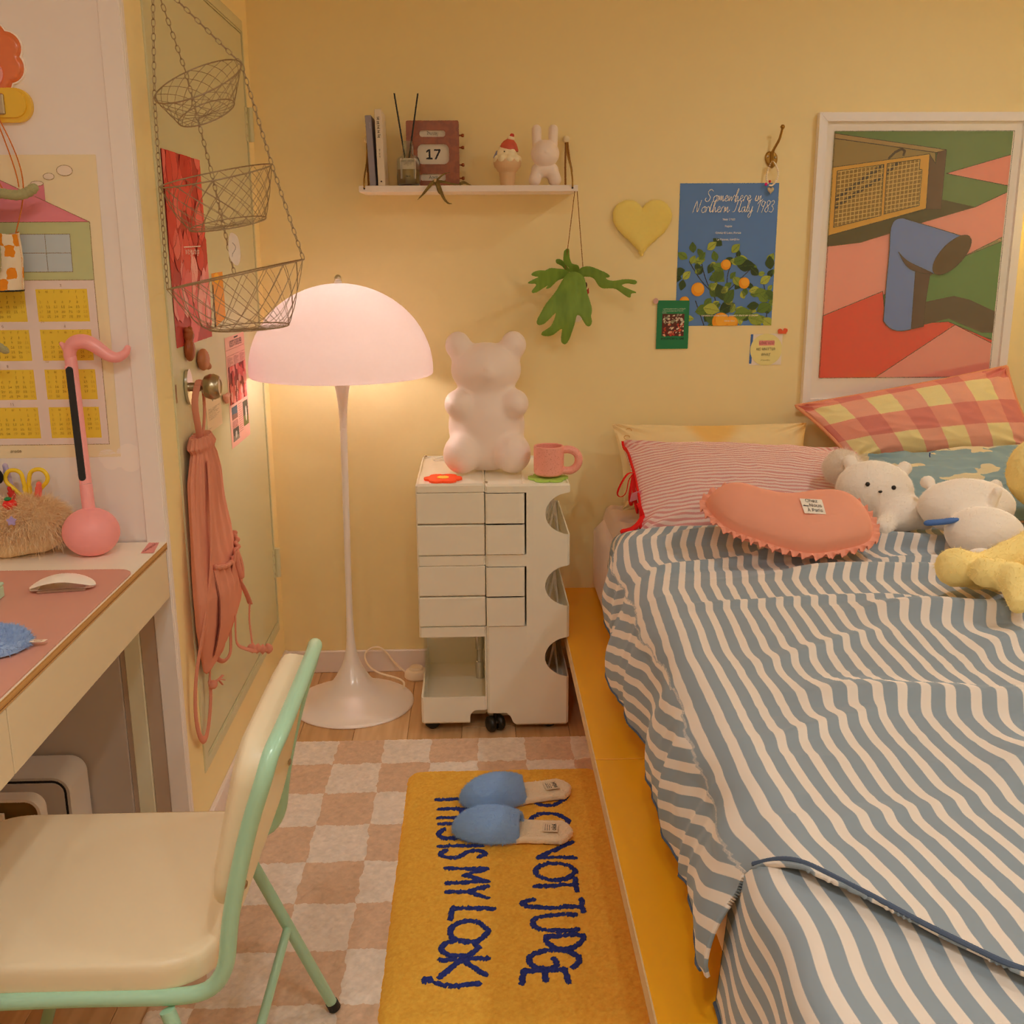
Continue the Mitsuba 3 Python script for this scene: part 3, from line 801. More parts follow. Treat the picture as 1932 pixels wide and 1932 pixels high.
# legs: the front pair slants back, the rear pair slants out to the back
def leg(p0, p1, name='leg'):
    l = add(name, tube(np.array([p0, p1]), .0105, 14), 'mat_mint', ch)
    d = (np.array(p1) - p0); d /= np.linalg.norm(d)
    add('foot_cap', tube(np.array([np.array(p1) - d * .012, np.array(p1) + d * .004]), .0118, 14), 'mat_cap', l)
ZR_ = .0245
leg((CXB - .075, CYF + .012, CZS - .012), (-.283, CYF + .075, ZR_)); leg((CXB - .075, CYN - .012, CZS - .012), (-.283, CYN - .075, ZR_))
leg((CXB - .32, CYF + .012, CZS - .012), (-.80, CYF + .03, ZR_)); leg((CXB - .32, CYN - .012, CZS - .012), (-.80, CYN - .03, ZR_))
fr_ = .50
yA, yB = CYF + .024 + (.051) * fr_, CYN - .024 - .051 * fr_
xz = (CXB - .075 + fr_ * (-.283 - CXB + .075), CZS - .02 - fr_ * (CZS - .02 - ZR_))
add('stretcher', tube(np.array([[xz[0] , yA, xz[1]], [xz[0], yB, xz[1]]]), .0078, 12), 'mat_mint', ch)
def cushion(lx, ly, th, r, puff, n=40):
    """upholstered pad in local x, y with rounded plan, domed top (z up) and flat underside"""
    g = rrect(-lx / 2, lx / 2, -ly / 2, ly / 2, r, 10)
    ring = np.array(g.exterior.coords)[:-1]
    rows = []
    prof = [(0.995, 0.0), (1.0, .12), (1.0, .55), (.992, .78), (.97, .93), (.93, 1.0), (.8, 1.0 + puff * .45), (.6, 1 + puff * .75), (.35, 1 + puff * .95), (.12, 1 + puff), (.001, 1 + puff)]
    for s, h in prof:
        q = ring * s if s < .9 else ring - np.sign(ring) * 0 + (ring * s - ring) * 1
        rows.append(np.c_[q, np.full(len(q), h * th)])
    P = np.stack(rows, 1)
    m = grid_mesh(P, closed_u=True)
    m.faces = m.faces[:, ::-1] if m.volume < 0 else m.faces
    return m
st = cushion(.47, .40, .042, .075, .28)
add('seat', move(st, (CXB - .250, (CYN + CYF) / 2, CZS + .0095)), 'mat_vinyl', ch, smooth=50)
bk = cushion(.255, .372, .040, .055, .35)
ang_b = math.atan2(.25 - .10 + .1, .060)
M = np.eye(4)
dirx = np.array([.060, 0, .255]); dirx /= np.linalg.norm(dirx); nrm = np.array([-dirx[2], 0, dirx[0]])
M[:3, 0] = dirx; M[:3, 2] = nrm; M[:3, 1] = np.cross(nrm, dirx); M[:3, 3] = np.array([CXB + .039, (CYN + CYF) / 2, CZS + .222]) - nrm * .008
bk = as_tri(bk).copy(); bk.apply_transform(M)
bb = add('backrest', bk, 'mat_vinyl', ch, smooth=50)
for y in (CYN + .028, CYF - .028):
    for s in (-.075,):
        c = M[:3, 3] + dirx * s + np.array([0, y - (CYN + CYF) / 2, 0]) - nrm * .0005
        add('screw', move(ico((0, 0, 0), .006, 2, (1, 1, .5)), c, trimesh.geometry.align_vectors([0, 0, 1], nrm)), 'mat_nickel', bb)
c = M[:3, 3] + dirx * .085 - nrm * .0006
lg = Print(c + np.array([0, .02, 0]), (0, 1, 0), dirx); lg.uy = dirx; lg.n = -nrm
lg.poly([(-.012, -.006), (.0, -.006), (.0, .006), (-.012, .006)], '#2A2622', 1); lg.poly([(-.008, -.002), (-.002, -.002), (-.005, .003)], '#D8C8A8', 2)
lg.add('logo_patch', bb)

# ================================================================ rugs
def rug_fn(p, n, uv):
    c = dr.floor((p.x + .546 + .012 * (fbm(p.x * 40, p.y * 40, 0, 2) - .5)) / .1335) + dr.floor((p.y + .70 + .012 * (fbm(p.x * 40, p.y * 40, 5, 2) - .5)) / .160)
    odd = 2 * (c * .5 - dr.floor(c * .5))
    return mix(lin('#EADCCF'), lin('#D9B99E'), odd) * (.78 + .38 * fbm(p.x * 90, p.y * 90, p.z * 40, 3))
mat('rug', proc(rug_fn), .95, specular=.1, sheen=.4)
def pile(poly, h, pitch, amp, freq, seed, tufts=0.0):
    x0, y0, x1, y1 = poly.bounds
    xs = np.arange(x0, x1 + pitch, pitch); ys = np.arange(y0, y1 + pitch, pitch)
    X, Y = np.meshgrid(xs, ys, indexing='ij')
    r = np.random.default_rng(seed)
    X = X + r.uniform(-.3, .3, X.shape) * pitch; Y = Y + r.uniform(-.3, .3, X.shape) * pitch
    d = shapely.distance(poly.exterior, shapely.points(X, Y)) * np.where(shapely.contains_xy(poly, X, Y), 1, -1)
    e = np.clip(d / (h * 1.1), 0, 1)
    Q = np.stack([X * freq, Y * freq, X * 0], -1)
    Z = h * np.sqrt(1 - (1 - e) ** 2) + amp * e * (meshkit.fbm(Q, 3, seed) - .5) * 2 + r.normal(0, amp * .35, X.shape) * e
    m = grid_mesh(np.stack([X, Y, Z], -1))
    m.update_faces((d.ravel() > -pitch * .8)[m.faces].all(1)); m.remove_unreferenced_vertices()
    return m, Z
rug_poly = sg.box(-.640, -2.45, .330, -.545)
m, _ = pile(rug_poly, .016, .0045, .0028, 60, 5)
add('checked_rug', m, 'mat_rug', label='beige and cream checkerboard shag rug on the oak floor', cat='rug', smooth=True)
mat('bath_mat', proc(lambda p, n, uv: mix(lin('#F0C254'), lin('#DDA03A'), fbm(p.x * 160, p.y * 160, p.z * 160, 3))), .95, specular=.1, sheen=.4)
mat('mat_blue', proc(lambda p, n, uv: mix(lin('#3A4596'), lin('#222C6A'), fbm(p.x * 220, p.y * 220, p.z * 200, 3))), .95, specular=.1, sheen=.3)
mat_poly = rrect(-.205, .322, -1.745, -.757, .045, 8)
def zmat(x, y):
    return .030 + .0025 * 2 * (meshkit.fbm(np.stack([np.asarray(x) * 75, np.asarray(y) * 75, np.asarray(x) * 0], -1), 3, 8) - .5)
m, _ = pile(mat_poly, .030, .0036, .0025, 75, 8)
bm = thing('floor_mat', 'yellow tufted floor mat with blue lettering on the checked rug', 'floor mat')
add('pile', m, 'mat_bath_mat', bm, smooth=True)
# lettering, read from the bed side: first word line along the bed, second line along the rug;
# each letter is drawn by strokes, s runs down the line, t up the letter
def strokes(letter):
    L = {'T': [[(0, 1), (.9, 1)], [(.45, 1), (.5, 0)]], 'H': [[(0, 1), (.05, 0)], [(.8, 1), (.8, 0)], [(.05, .5), (.8, .55)]],
         'I': [[(.3, 1), (.3, 0)]], 'S': [[(.8, .85), (.5, 1), (.15, .85), (.2, .6), (.65, .45), (.8, .2), (.45, 0), (.0, .12)]],
         'M': [[(0, 0), (.08, 1), (.5, .45), (.92, 1), (1.0, .05)]], 'Y': [[(0, 1), (.42, .5)], [(.95, 1), (.42, .5), (.4, 0)]],
         'L': [[(.15, 1), (.05, .05), (.75, .0)]], 'O': [[(.45, 1), (.1, .75), (.05, .3), (.4, 0), (.8, .2), (.85, .7), (.45, 1)]],
         'K': [[(.05, 1), (.1, 0)], [(.85, .95), (.1, .45), (.9, .0)]], '!': [[(.6, 1.0), (.75, .5), (.45, .25)], [(.1, .12), (.12, .02), (.3, .04), (.25, .14), (.1, .12)]], ')': [[(0, 1.15), (.35, .7), (.35, .2), (0, -.25)]],
         'D': [[(.1, 0), (.05, 1), (.6, .85), (.85, .5), (.6, .1), (.1, 0)]], 'N': [[(0, 0), (.05, 1), (.75, .05), (.8, 1)]],
         'J': [[(.0, 1), (.9, 1)], [(.5, 1), (.5, .1), (.2, -.12), (-.1, .1)]], 'U': [[(0, 1), (.08, .2), (.4, 0), (.75, .2), (.8, 1)]],
         'G': [[(.85, .85), (.4, 1), (.05, .5), (.35, 0), (.85, .15), (.8, .5), (.45, .48)]], 'E': [[(.8, 1), (.05, .95), (.1, .05), (.8, 0)], [(.1, .5), (.65, .52)]]}
    return L[letter]
def letter_mesh(ch_, y, x_base, hgt, wid, sw):
    """letter whose reading direction runs towards -y and whose top points to +x"""
    g = []
    for st_ in strokes(ch_):
        p = np.array(st_, float)
        q = spline(p, 18) if len(p) > 2 and ch_ in 'SOUGJD)' else p
        g.append(sg.LineString(np.c_[x_base + q[:, 1] * hgt, y - q[:, 0] * wid]).buffer(sw, quad_segs=4))
    g = unary_union(g)
    x0, y0, x1, y1 = g.bounds; pt = .0028
    X, Y = np.meshgrid(np.arange(x0, x1 + pt, pt), np.arange(y0, y1 + pt, pt), indexing='ij')
    X = X + RNG.uniform(-.3, .3, X.shape) * pt; Y = Y + RNG.uniform(-.3, .3, X.shape) * pt
    ins = shapely.contains_xy(g, X, Y)
    d = shapely.distance(g.boundary, shapely.points(X, Y)) * np.where(ins, 1, -1)
    Z = zmat(X, Y) + .003 * np.sqrt(np.clip(d / .004, 0, 1)) - .006 * (d < 0) + RNG.normal(0, .0012, X.shape)
    m = grid_mesh(np.stack([X, Y, Z], -1)); m.update_faces((d.ravel() > -pt * .9)[m.faces].all(1)); m.remove_unreferenced_vertices()
    return m
def line_(spec, sw):
    for ch_, y, x, h, w in spec:
        add('letter', letter_mesh(ch_, y, x, h, w, sw), 'mat_mat_blue', bm, smooth=True)
line_([('T', -.902, -.118, .112, .062), ('H', -.978, -.110, .110, .056), ('I', -1.040, -.106, .105, .03), ('S', -1.075, -.108, .105, .052), ('I', -1.140, -.104, .10, .03), ('S', -1.165, -.100, .105, .042),
       ('M', -1.241, -.087, .095, .058), ('Y', -1.313, -.081, .089, .047), ('L', -1.388, -.072, .092, .052), ('O', -1.434, -.072, .080, .082), ('O', -1.498, -.088, .076, .056), ('K', -1.553, -.088, .093, .062), ('!', -1.610, -.120, .108, .036)], .0072)
line_([('D', -.910, .118, .095, .075), ('O', -1.010, .115, .095, .085), ('N', -1.140, .121, .090, .088), ('O', -1.229, .116, .092, .076), ('T', -1.292, .112, .092, .052),
       ('J', -1.370, .095, .115, .048), ('U', -1.423, .100, .092, .064), ('D', -1.490, .124, .076, .054), ('G', -1.532, .089, .098, .070), ('E', -1.594, .070, .090, .050)], .0072)

# ================================================================ things on the back wall
mat('white_frame', '#E9E2DE', .4)
mat('paper', '#EFE6D8', .8)
scene['mat_pane'] = {'type': 'thindielectric', 'int_ior': 1.45}
# ---- framed art print
FX0, FX1, FZ0, FZ1 = 1.043, 1.700, .893, 1.787
fa = thing('framed_print', 'large white-framed print of a blue bent pipe and low net above the bed', 'framed picture')
outer = sg.box(FX0, FZ0, FX1, FZ1)
for nm, p in (('left', [(FX0, FZ0), (FX0, FZ1), (FX0 + .026, FZ1 - .026), (FX0 + .026, FZ0 + .026)]), ('right', [(FX1, FZ0), (FX1, FZ1), (FX1 - .026, FZ1 - .026), (FX1 - .026, FZ0 + .026)]),
              ('top', [(FX0, FZ1), (FX1, FZ1), (FX1 - .026, FZ1 - .026), (FX0 + .026, FZ1 - .026)]), ('bottom', [(FX0, FZ0), (FX1, FZ0), (FX1 - .026, FZ0 + .026), (FX0 + .026, FZ0 + .026)])):
    add('frame_bar', prism(sg.Polygon(p).buffer(-.0003), .026, (0, -.001, 0)), 'mat_white_frame', fa, smooth=False)
add('backing', box(FX0 + .02, FX1 - .02, -.012, -.002, FZ0 + .02, FZ1 - .02), 'mat_paper', fa, smooth=False)
P = Print((0, -.0125, 0), **WALL, step=.00045)
P.poly(sg.box(FX0 + .022, FZ0 + .022, FX1 - .022, FZ1 - .022), '#EFE7DE', 0)
art = sg.box(1.095, .985, 1.647, 1.733)
INK = '#2A1F22'
P.poly(art, '#5F8450', 1)
def ap(p, c, l=3, ol=True):
    P.poly(p, c, l, art)
    if ol:
        P.line(list(p) + [p[0]], .0016, INK, l + 1, art)
ap([(1.09, 1.397), (1.283, 1.446), (1.42, 1.478), (1.551, 1.510), (1.66, 1.560), (1.66, 1.412), (1.524, 1.358), (1.42, 1.30), (1.30, 1.25), (1.09, 1.178)], '#EE9C8E')
ap([(1.647, 1.420), (1.527, 1.360), (1.418, 1.308), (1.419, 1.17), (1.66, 1.10), (1.66, 1.42)], '#55884C')
ap([(1.450, 1.610), (1.66, 1.668), (1.66, 1.571)], '#EA8E80')
ap([(1.095, 1.181), (1.281, 1.256), (1.30, 1.15), (1.50, 1.16), (1.648, 1.10), (1.66, 1.085), (1.66, .97), (1.09, .97)], '#E2443C', 5)
ap([(1.523, 1.150), (1.66, 1.084), (1.66, .975), (1.265, .975)], '#E8968C', 7)
ap([(1.419, 1.222), (1.510, 1.240), (1.561, 1.228), (1.66, 1.185), (1.66, 1.124), (1.611, 1.125), (1.499, 1.170), (1.40, 1.145)], '#4B3B32', 8, False)
ap([(1.095, 1.427), (1.322, 1.485), (1.396, 1.506), (1.443, 1.533), (1.551, 1.510), (1.386, 1.464), (1.200, 1.405), (1.09, 1.393)], '#3D3B24', 6, False)
ap([(1.200, 1.406), (1.292, 1.432), (1.357, 1.455), (1.551, 1.510), (1.386, 1.464)], '#6A3F38', 7, False)
ap([(1.09, 1.728), (1.444, 1.679), (1.416, 1.671), (1.09, 1.714)], '#A98C5C', 6)
ap([(1.09, 1.713), (1.411, 1.671), (1.414, 1.630), (1.393, 1.60), (1.09, 1.60)], '#96804E', 6)
ap([(1.416, 1.672), (1.444, 1.678), (1.443, 1.533), (1.444, 1.504), (1.396, 1.504), (1.393, 1.665), (1.414, 1.638)], '#573630', 8)
ap([(1.09, 1.628), (1.393, 1.667), (1.396, 1.506), (1.09, 1.425)], '#D9A443', 9)
for q in ([(1.110, 1.618), (1.253, 1.637), (1.256, 1.486), (1.110, 1.451)], [(1.263, 1.639), (1.364, 1.652), (1.364, 1.623), (1.373, 1.621), (1.373, 1.515), (1.265, 1.490)]):
    pg = sg.Polygon(q); ap(q, '#8D6B28', 11)
    for cx, cy, rr_ in ((1.09, 1.525, .0), ):
        P.line([(1.09, 1.520), (1.18, 1.585), (1.245, 1.630), (1.30, 1.672)], .013, '#33201F', 12, pg)
        P.line([(1.09, 1.498), (1.20, 1.570), (1.25, 1.60), (1.30, 1.645)], .011, '#33201F', 12, pg)
    x0, z0, x1, z1 = pg.bounds
    for k in range(1, 22):
        x = 1.110 + .0125 * k
        if x0 < x < x1: P.line([(x, 1.40), (x, 1.70)], .0026, '#D8B872', 13, pg.buffer(-.001))
    for k in range(-2, 18):
        z = 1.453 + .0125 * k
        P.line([(1.09, z - .004), (1.40, z + .045)], .0026, '#D8B872', 13, pg.buffer(-.001))
P.line([(1.268, 1.655), (1.285, 1.672), (1.305, 1.682), (1.315, 1.676), (1.312, 1.664)], .007, '#33201F', 8, art)
pipe = sg.Polygon(spline([(1.289, 1.288), (1.290, 1.40), (1.290, 1.452), (1.303, 1.474), (1.325, 1.478)], 14).tolist() + [(1.517, 1.423), (1.539, 1.412), (1.538, 1.380), (1.505, 1.33), (1.461, 1.309), (1.42, 1.31)] + [(1.383, 1.28), (1.380, 1.137)] + spline([(1.380, 1.137), (1.345, 1.132), (1.312, 1.141), (1.289, 1.164)], 8).tolist())
P.poly(pipe, '#6484BE', 15, art); P.line(list(pipe.exterior.coords), .0018, INK, 16, art)
ap([(1.378, 1.318), (1.425, 1.308), (1.419, 1.222), (1.419, 1.146), (1.380, 1.138)], '#4A2B30', 17)
P.poly(ell(1.489, 1.366, .075, .036, 40, 47), '#4A2D1C', 18, art); P.line(ell(1.489, 1.366, .075, .036, 40, 47).tolist(), .0018, INK, 19, art)
ap(spline([(1.319, 1.376), (1.345, 1.352), (1.385, 1.332), (1.432, 1.312)], 12).tolist() + spline([(1.432, 1.309), (1.395, 1.312), (1.355, 1.328), (1.335, 1.350)], 12).tolist(), '#4A2B30', 19)
P.line(list(art.exterior.coords), .0012, INK, 20)
P.line(spline([(1.585, .955), (1.595, .972), (1.602, .975), (1.598, .960), (1.607, .957), (1.625, .962)], 20).tolist(), .0012, '#8A4A3A', 3)
P.add('print', fa)
add('glass', box(FX0 + .024, FX1 - .024, -.0226, -.0222, FZ0 + .024, FZ1 - .024), 'mat_pane', fa, smooth=False)

# ---- blue citrus poster with lettering
po = thing('citrus_poster', 'blue poster with white script lettering above orange fruit and green leaves', 'poster')
P = Print((0, -.0012, 0), **WALL)
PX = lambda u, v: (.6310 + u * .3065 - .0015 * (1 - v), 1.152 + v * .4325)        # poster units, u to the right, v up
Q = lambda pts: [PX(*p) for p in pts]
ps = sg.Polygon(Q([(0, 0), (1, 0), (1, 1), (0, 1)]))
P.poly(ps, '#5B82BC', 0)
GLY = {'S': ([(.9, .85), (.65, 1.0), (.3, .85), (.35, .6), (.6, .35), (.4, .02), (.0, .12), (.1, .3)], 1.0), 'N': ([(0, 0), (.35, .95), (.4, .95), (.55, .05), (.6, .05), (.95, 1.05)], 1.1), 'I': ([(.1, .85), (.5, 1), (.45, .6), (.25, .1), (0, .05)], .75),
       'o': ([(.4, .5), (.1, .35), (.1, .05), (.4, .02), (.5, .3), (.4, .5), (.7, .4)], .62), 'm': ([(0, 0), (.15, .45), (.2, .1), (.4, .48), (.42, .1), (.62, .48), (.68, .03), (.85, .15)], .85), 'e': ([(.05, .2), (.4, .35), (.3, .5), (.1, .3), (.2, .02), (.6, .2)], .55),
       'w': ([(0, .45), (.1, .05), (.3, .4), (.4, .05), (.65, .5), (.8, .42)], .8), 'h': ([(0, .1), (.35, 1.05), (.25, 1.0), (.1, 0), (.35, .45), (.45, .05), (.65, .15)], .62), 'r': ([(0, 0), (.15, .45), (.3, .5), (.4, .4), (.5, .1)], .45),
       'i': ([(0, .1), (.15, .48), (.12, .05), (.35, .15)], .33), 'n': ([(0, 0), (.12, .45), (.18, .1), (.4, .48), (.45, .03), (.7, .2)], .68), 't': ([(0, .1), (.25, .95), (.12, .05), (.4, .15)], .38), 'a': ([(.45, .45), (.1, .35), (.1, .03), (.4, .2), (.48, .48), (.5, .05), (.7, .15)], .66),
       'l': ([(0, .1), (.35, 1.0), (.25, 1.05), (.12, .05), (.35, .15)], .35), 'y': ([(0, .45), (.08, .1), (.3, .12), (.45, .5), (.2, -.45), (.0, -.3), (.6, .15)], .62), '1': ([(0, .7), (.3, 1.0), (.1, 0)], .45), '9': ([(.5, .85), (.2, .95), (.1, .6), (.4, .55), (.55, .9), (.25, 0)], .6),
       '8': ([(.4, .55), (.6, .85), (.35, 1), (.2, .75), (.4, .45), (.35, .05), (.05, .1), (.15, .4), (.4, .55)], .62), '3': ([(.1, .85), (.4, 1), (.5, .75), (.25, .55), (.5, .35), (.35, .02), (0, .1)], .6), ' ': (None, .45)}
def script(s, u0, v0, hu, P, col, w, slant=.28):
    wtot = sum(GLY[c][1] for c in s); x = u0
    for c in s:
        g, adv = GLY[c]
        if g:
            q = spline(np.array(g) * [1, 1], 6 * len(g))
            P.line([PX(x + (p[0] + slant * p[1] * .6) * hu, v0 + p[1] * hu * 1.05) for p in q], w, col, 8)
        x += adv * hu
    return x
script('Somewhere in', .255, .875, .078, P, '#EFE6DC', .0017)
script('Northern Italy 1983', .135, .800, .076, P, '#EFE6DC', .0017)
for s, v in (('Italy 1983', .745), ('Puglia', .698), ('Chiaia di Luna, Ponza', .652), ('La Pelosa, Sardinia', .606)):
    x, z = PX(.505, v); P.text(s, x, z, .0058, '#DDDCE0', 8, bold=True)
rl = random.Random(5)
GREENS = ['#4F6A2C', '#6F8A35', '#3A5024', '#8FA23E', '#5C7A2E', '#A8B24A', '#2F4220']
def pleaf(u, v, L, ang, col, lay, wide=.36):
    c, s = math.cos(ang), math.sin(ang)
    pts = [(0, 0), (.25, wide * .75), (.5, wide), (.8, wide * .55), (1, 0), (.8, -wide * .45), (.5, -wide * .85), (.25, -wide * .7)]
    q = spline(np.array(pts[:5]), 8).tolist() + spline(np.array(pts[4:] + pts[:1]), 8).tolist()
    P.poly([PX(u + (p[0] * c - p[1] * s) * L, v + (p[0] * s + p[1] * c) * L * .71) for p in q], col, lay, ps)
    P.line([PX(u, v), PX(u + c * L * .95, v + s * L * .95 * .71)], .0008, '#2F4220' if col != '#2F4220' else '#5C7A2E', lay + 1, ps)
for b in ([(.42, .0), (.40, .2), (.28, .30), (.12, .46)], [(.50, 0), (.53, .2), (.52, .36), (.62, .52)], [(.53, .25), (.75, .40)], [(.40, .2), (.30, .33), (.23, .5)], [(.95, 0), (.93, .2), (.88, .34)], [(.3, .0), (.2, .18)]):
    P.line(Q(spline(np.array(b), 12)), .0022, '#2E2418', 2, ps)
hand = [(.16, .52, .11, 1.7), (.10, .48, .12, 2.6), (.08, .40, .13, 3.4), (.17, .45, .12, .3), (.22, .47, .10, .9), (.30, .54, .12, .7), (.05, .34, .14, 3.0), (.26, .50, .09, 2.3), (.36, .43, .14, -.3), (.45, .57, .12, 2.5), (.55, .52, .12, .8),
        (.57, .45, .14, .25), (.60, .47, .12, .05), (.62, .42, .18, .1), (.45, .42, .17, -1.9), (.36, .38, .16, -.6), (.42, .30, .18, -1.2), (.58, .35, .12, -.9), (.40, .46, .11, 1.9), (.86, .30, .13, .6), (.84, .36, .12, 2.4), (.90, .25, .15, -.7), (.80, .22, .14, .3), (.96, .40, .14, 1.7), (.93, .44, .12, 1.1),
        (.20, .10, .17, .2), (.28, .13, .18, -.2), (.45, .10, .18, .5), (.50, .16, .17, 1.0), (.60, .08, .19, .1), (.66, .04, .17, .6), (.75, .06, .18, -.3), (.84, .10, .16, .5), (.90, .05, .15, -.6), (.30, .03, .17, .9), (.42, .03, .14, 2.6), (.95, .17, .14, 2.4), (.86, .15, .13, 3.3), (.10, .10, .14, 2.9), (.36, .20, .12, -2.2), (.53, .28, .10, -2.4)]
for k, (u, v, L, a) in enumerate(hand):
    pleaf(u, v, L, a, GREENS[k % 7], 3 + (k % 3))
for k in range(90):
    u, v = rl.uniform(.03, .98), rl.uniform(0, .17) if k % 3 == 0 else rl.uniform(.17, .50)
    if k % 3 and not (abs(u - .52) < .20 or u > .80 or (u < .26 and v > .33)): continue
    pleaf(u, v, rl.uniform(.07, .12), rl.uniform(0, 6.28), GREENS[rl.randrange(7)], 3)
for u, v, r_ in ((.497, .435, .052), (.218, .262, .068), (.695, .305, .056), (.085, .175, .052), (.47, .03, .09), (.58, .02, .07)):
    c = PX(u, v); rr_ = r_ * .3065
    P.poly(ell(c[0], c[1], rr_, rr_ * 1.02), '#E8981E', 6, ps); P.poly(ell(c[0] + rr_ * .12, c[1] + rr_ * .18, rr_ * .74, rr_ * .7), '#F2AE35', 7, ps)
x, z = PX(.56, .068); P.text('Coloritze is a beach that is located in the town of Baunei', x, z, .0050, '#EAE0C8', 9, bold=True, maxw=.235)
x, z = PX(.56, .030); P.text('never stop', x, z, .0050, '#EAE0C8', 9, bold=True, maxw=.06)
P.add('citrus_poster_sheet', po)
# ---- green card and square card with its magnets
gc = thing('green_card', 'small green card with a red photo pinned over the corner of the blue poster', 'card')
P = Print((0, -.0056, 0), **WALL)
g0 = [(.569, 1.081), (.671, 1.081), (.6715, 1.231), (.5705, 1.232)]
P.poly(g0, '#1F7A4A', 0)
P.poly([(.586, 1.121), (.656, 1.121), (.657, 1.190), (.587, 1.190)], '#5A2A20', 1)
rr2 = random.Random(12)
for k in range(90):
    u, v = rr2.random(), rr2.random()
    col = rr2.choice(['#C9B49A', '#8E8A72', '#D6CDB8']) if v > .55 else rr2.choice(['#B43A28', '#E0A080', '#6A1E18', '#D9C7B0', '#C8553A'])
    P.poly(ell(.589 + u * .065, 1.123 + v * .065, rr2.uniform(.002, .006), rr2.uniform(.0015, .004), 7, rr2.uniform(0, 180)), col, 2 + (k % 3))
P.text('A special recipe from the south of Italy and a table in the', .624, 1.204, .0035, '#D8E2D0', 1, maxw=.072); P.text('garden under the shade of the old trees in the', .620, 1.198, .0035, '#D8E2D0', 1, maxw=.066); P.text('summer', .593, 1.192, .0035, '#D8E2D0', 1, maxw=.014)
P.text('BON APPÉTIT in JUNE', .621, 1.110, .0052, '#0A2A16', 1, bold=True, maxw=.072)
P.add('sheet', gc)
add('tape', prism(ell(.5645, 1.2305, .0085, .009, 20), .002, (0, -.0062, 0)), mat('dusty_rose', '#CDA39A', .6), gc, smooth=False)
lc = thing('square_card', 'small square card with a pale yellow disc and handwritten words under the blue poster', 'card')
P = Print((0, -.0010, 0), **WALL)
P.poly([(.871, 1.026), (.974, 1.027), (.975, 1.126), (.872, 1.124)], '#E7DBCB', 0)
P.poly([(.871, 1.031), (.8785, 1.031), (.8805, 1.124), (.873, 1.124)], '#4468A8', 1)
P.poly(ell(.924, 1.075, .0515, .0505, 40), '#E9DC94', 2, sg.box(.8722, 1.026, .974, 1.127))
P.poly([(.900, 1.0885), (.950, 1.0885), (.950, 1.104), (.900, 1.104)], '#E08D8A', 3)
P.text('LOVE YOU', .925, 1.0920, .0085, '#7A2A20', 4, maxw=.046); P.text('NO MATTER', .923, 1.0725, .0090, '#3A332A', 4, maxw=.060); P.text('WHAT', .923, 1.0555, .0085, '#3A332A', 4, maxw=.030); P.text('with love always', .923, 1.0405, .0035, '#7A7050', 4, maxw=.032)
P.add('sheet', lc)
mat('crab_red', '#E2603A', .4)
cl = unary_union([sg.Polygon(ell(.965, 1.1345, .0065, .006)), sg.Polygon(ell(.982, 1.1355, .0065, .0065)), sg.box(.960, 1.126, .985, 1.134)])
add('magnet', prism(cl.buffer(.0005), .004, (0, -.0018, 0)), 'mat_crab_red', label='tiny orange-red magnet at the upper corner of the square card', cat='magnet', smooth=False)

# ---- yellow felt heart
t_ = np.linspace(0, 2 * PI, 140, endpoint=False)
hx = 16 * np.sin(t_) ** 3; hy = 13 * np.cos(t_) - 5 * np.cos(2 * t_) - 2 * np.cos(3 * t_) - np.cos(4 * t_)
hp = sg.Polygon(np.c_[.515 + hx / 16 * .0865, 1.452 + (hy + 2.5) / 14.5 * .0795]).buffer(.004)
def dome_sheet(poly, h, edge, pitch, y0, amp=0, freq=100, seed=1):
    x0, z0, x1, z1 = poly.bounds
    X, Z = np.meshgrid(np.arange(x0 - pitch, x1 + 2 * pitch, pitch), np.arange(z0 - pitch, z1 + 2 * pitch, pitch), indexing='ij')
    d = shapely.distance(poly.exterior, shapely.points(X, Z)) * np.where(shapely.contains_xy(poly, X, Z), 1, -1)
    e = np.clip((d + pitch) / edge, 0, 1); y = h * np.sqrt(np.clip(1 - (1 - e) ** 2, 0, 1))
    y += amp * e * (meshkit.fbm(np.stack([X * freq, Z * freq, X * 0], -1), 3, seed) - .5) * 2
    m = grid_mesh(np.stack([X, y0 - y, Z], -1)); m.update_faces((d.ravel() > -pitch * .95)[m.faces].all(1)); m.remove_unreferenced_vertices()
    return m
mat('felt_yellow', '#F0DF86', .95, sheen=.5, specular=.1)
fh = dome_sheet(hp, .022, .022, .0026, -.0005, .0016, 190, 3)
hk = thing('felt_heart', 'fuzzy yellow heart stuck on the yellow wall beside the blue poster', 'heart decoration')
add('pad', fh, 'mat_felt_yellow', hk, smooth=True)
add('fuzz', fur(fh, 9000, .0042, .0004, 4, mask=lambda p, n: n[:, 1] < .2), 'mat_felt_yellow', hk, kind='stuff', smooth=False)

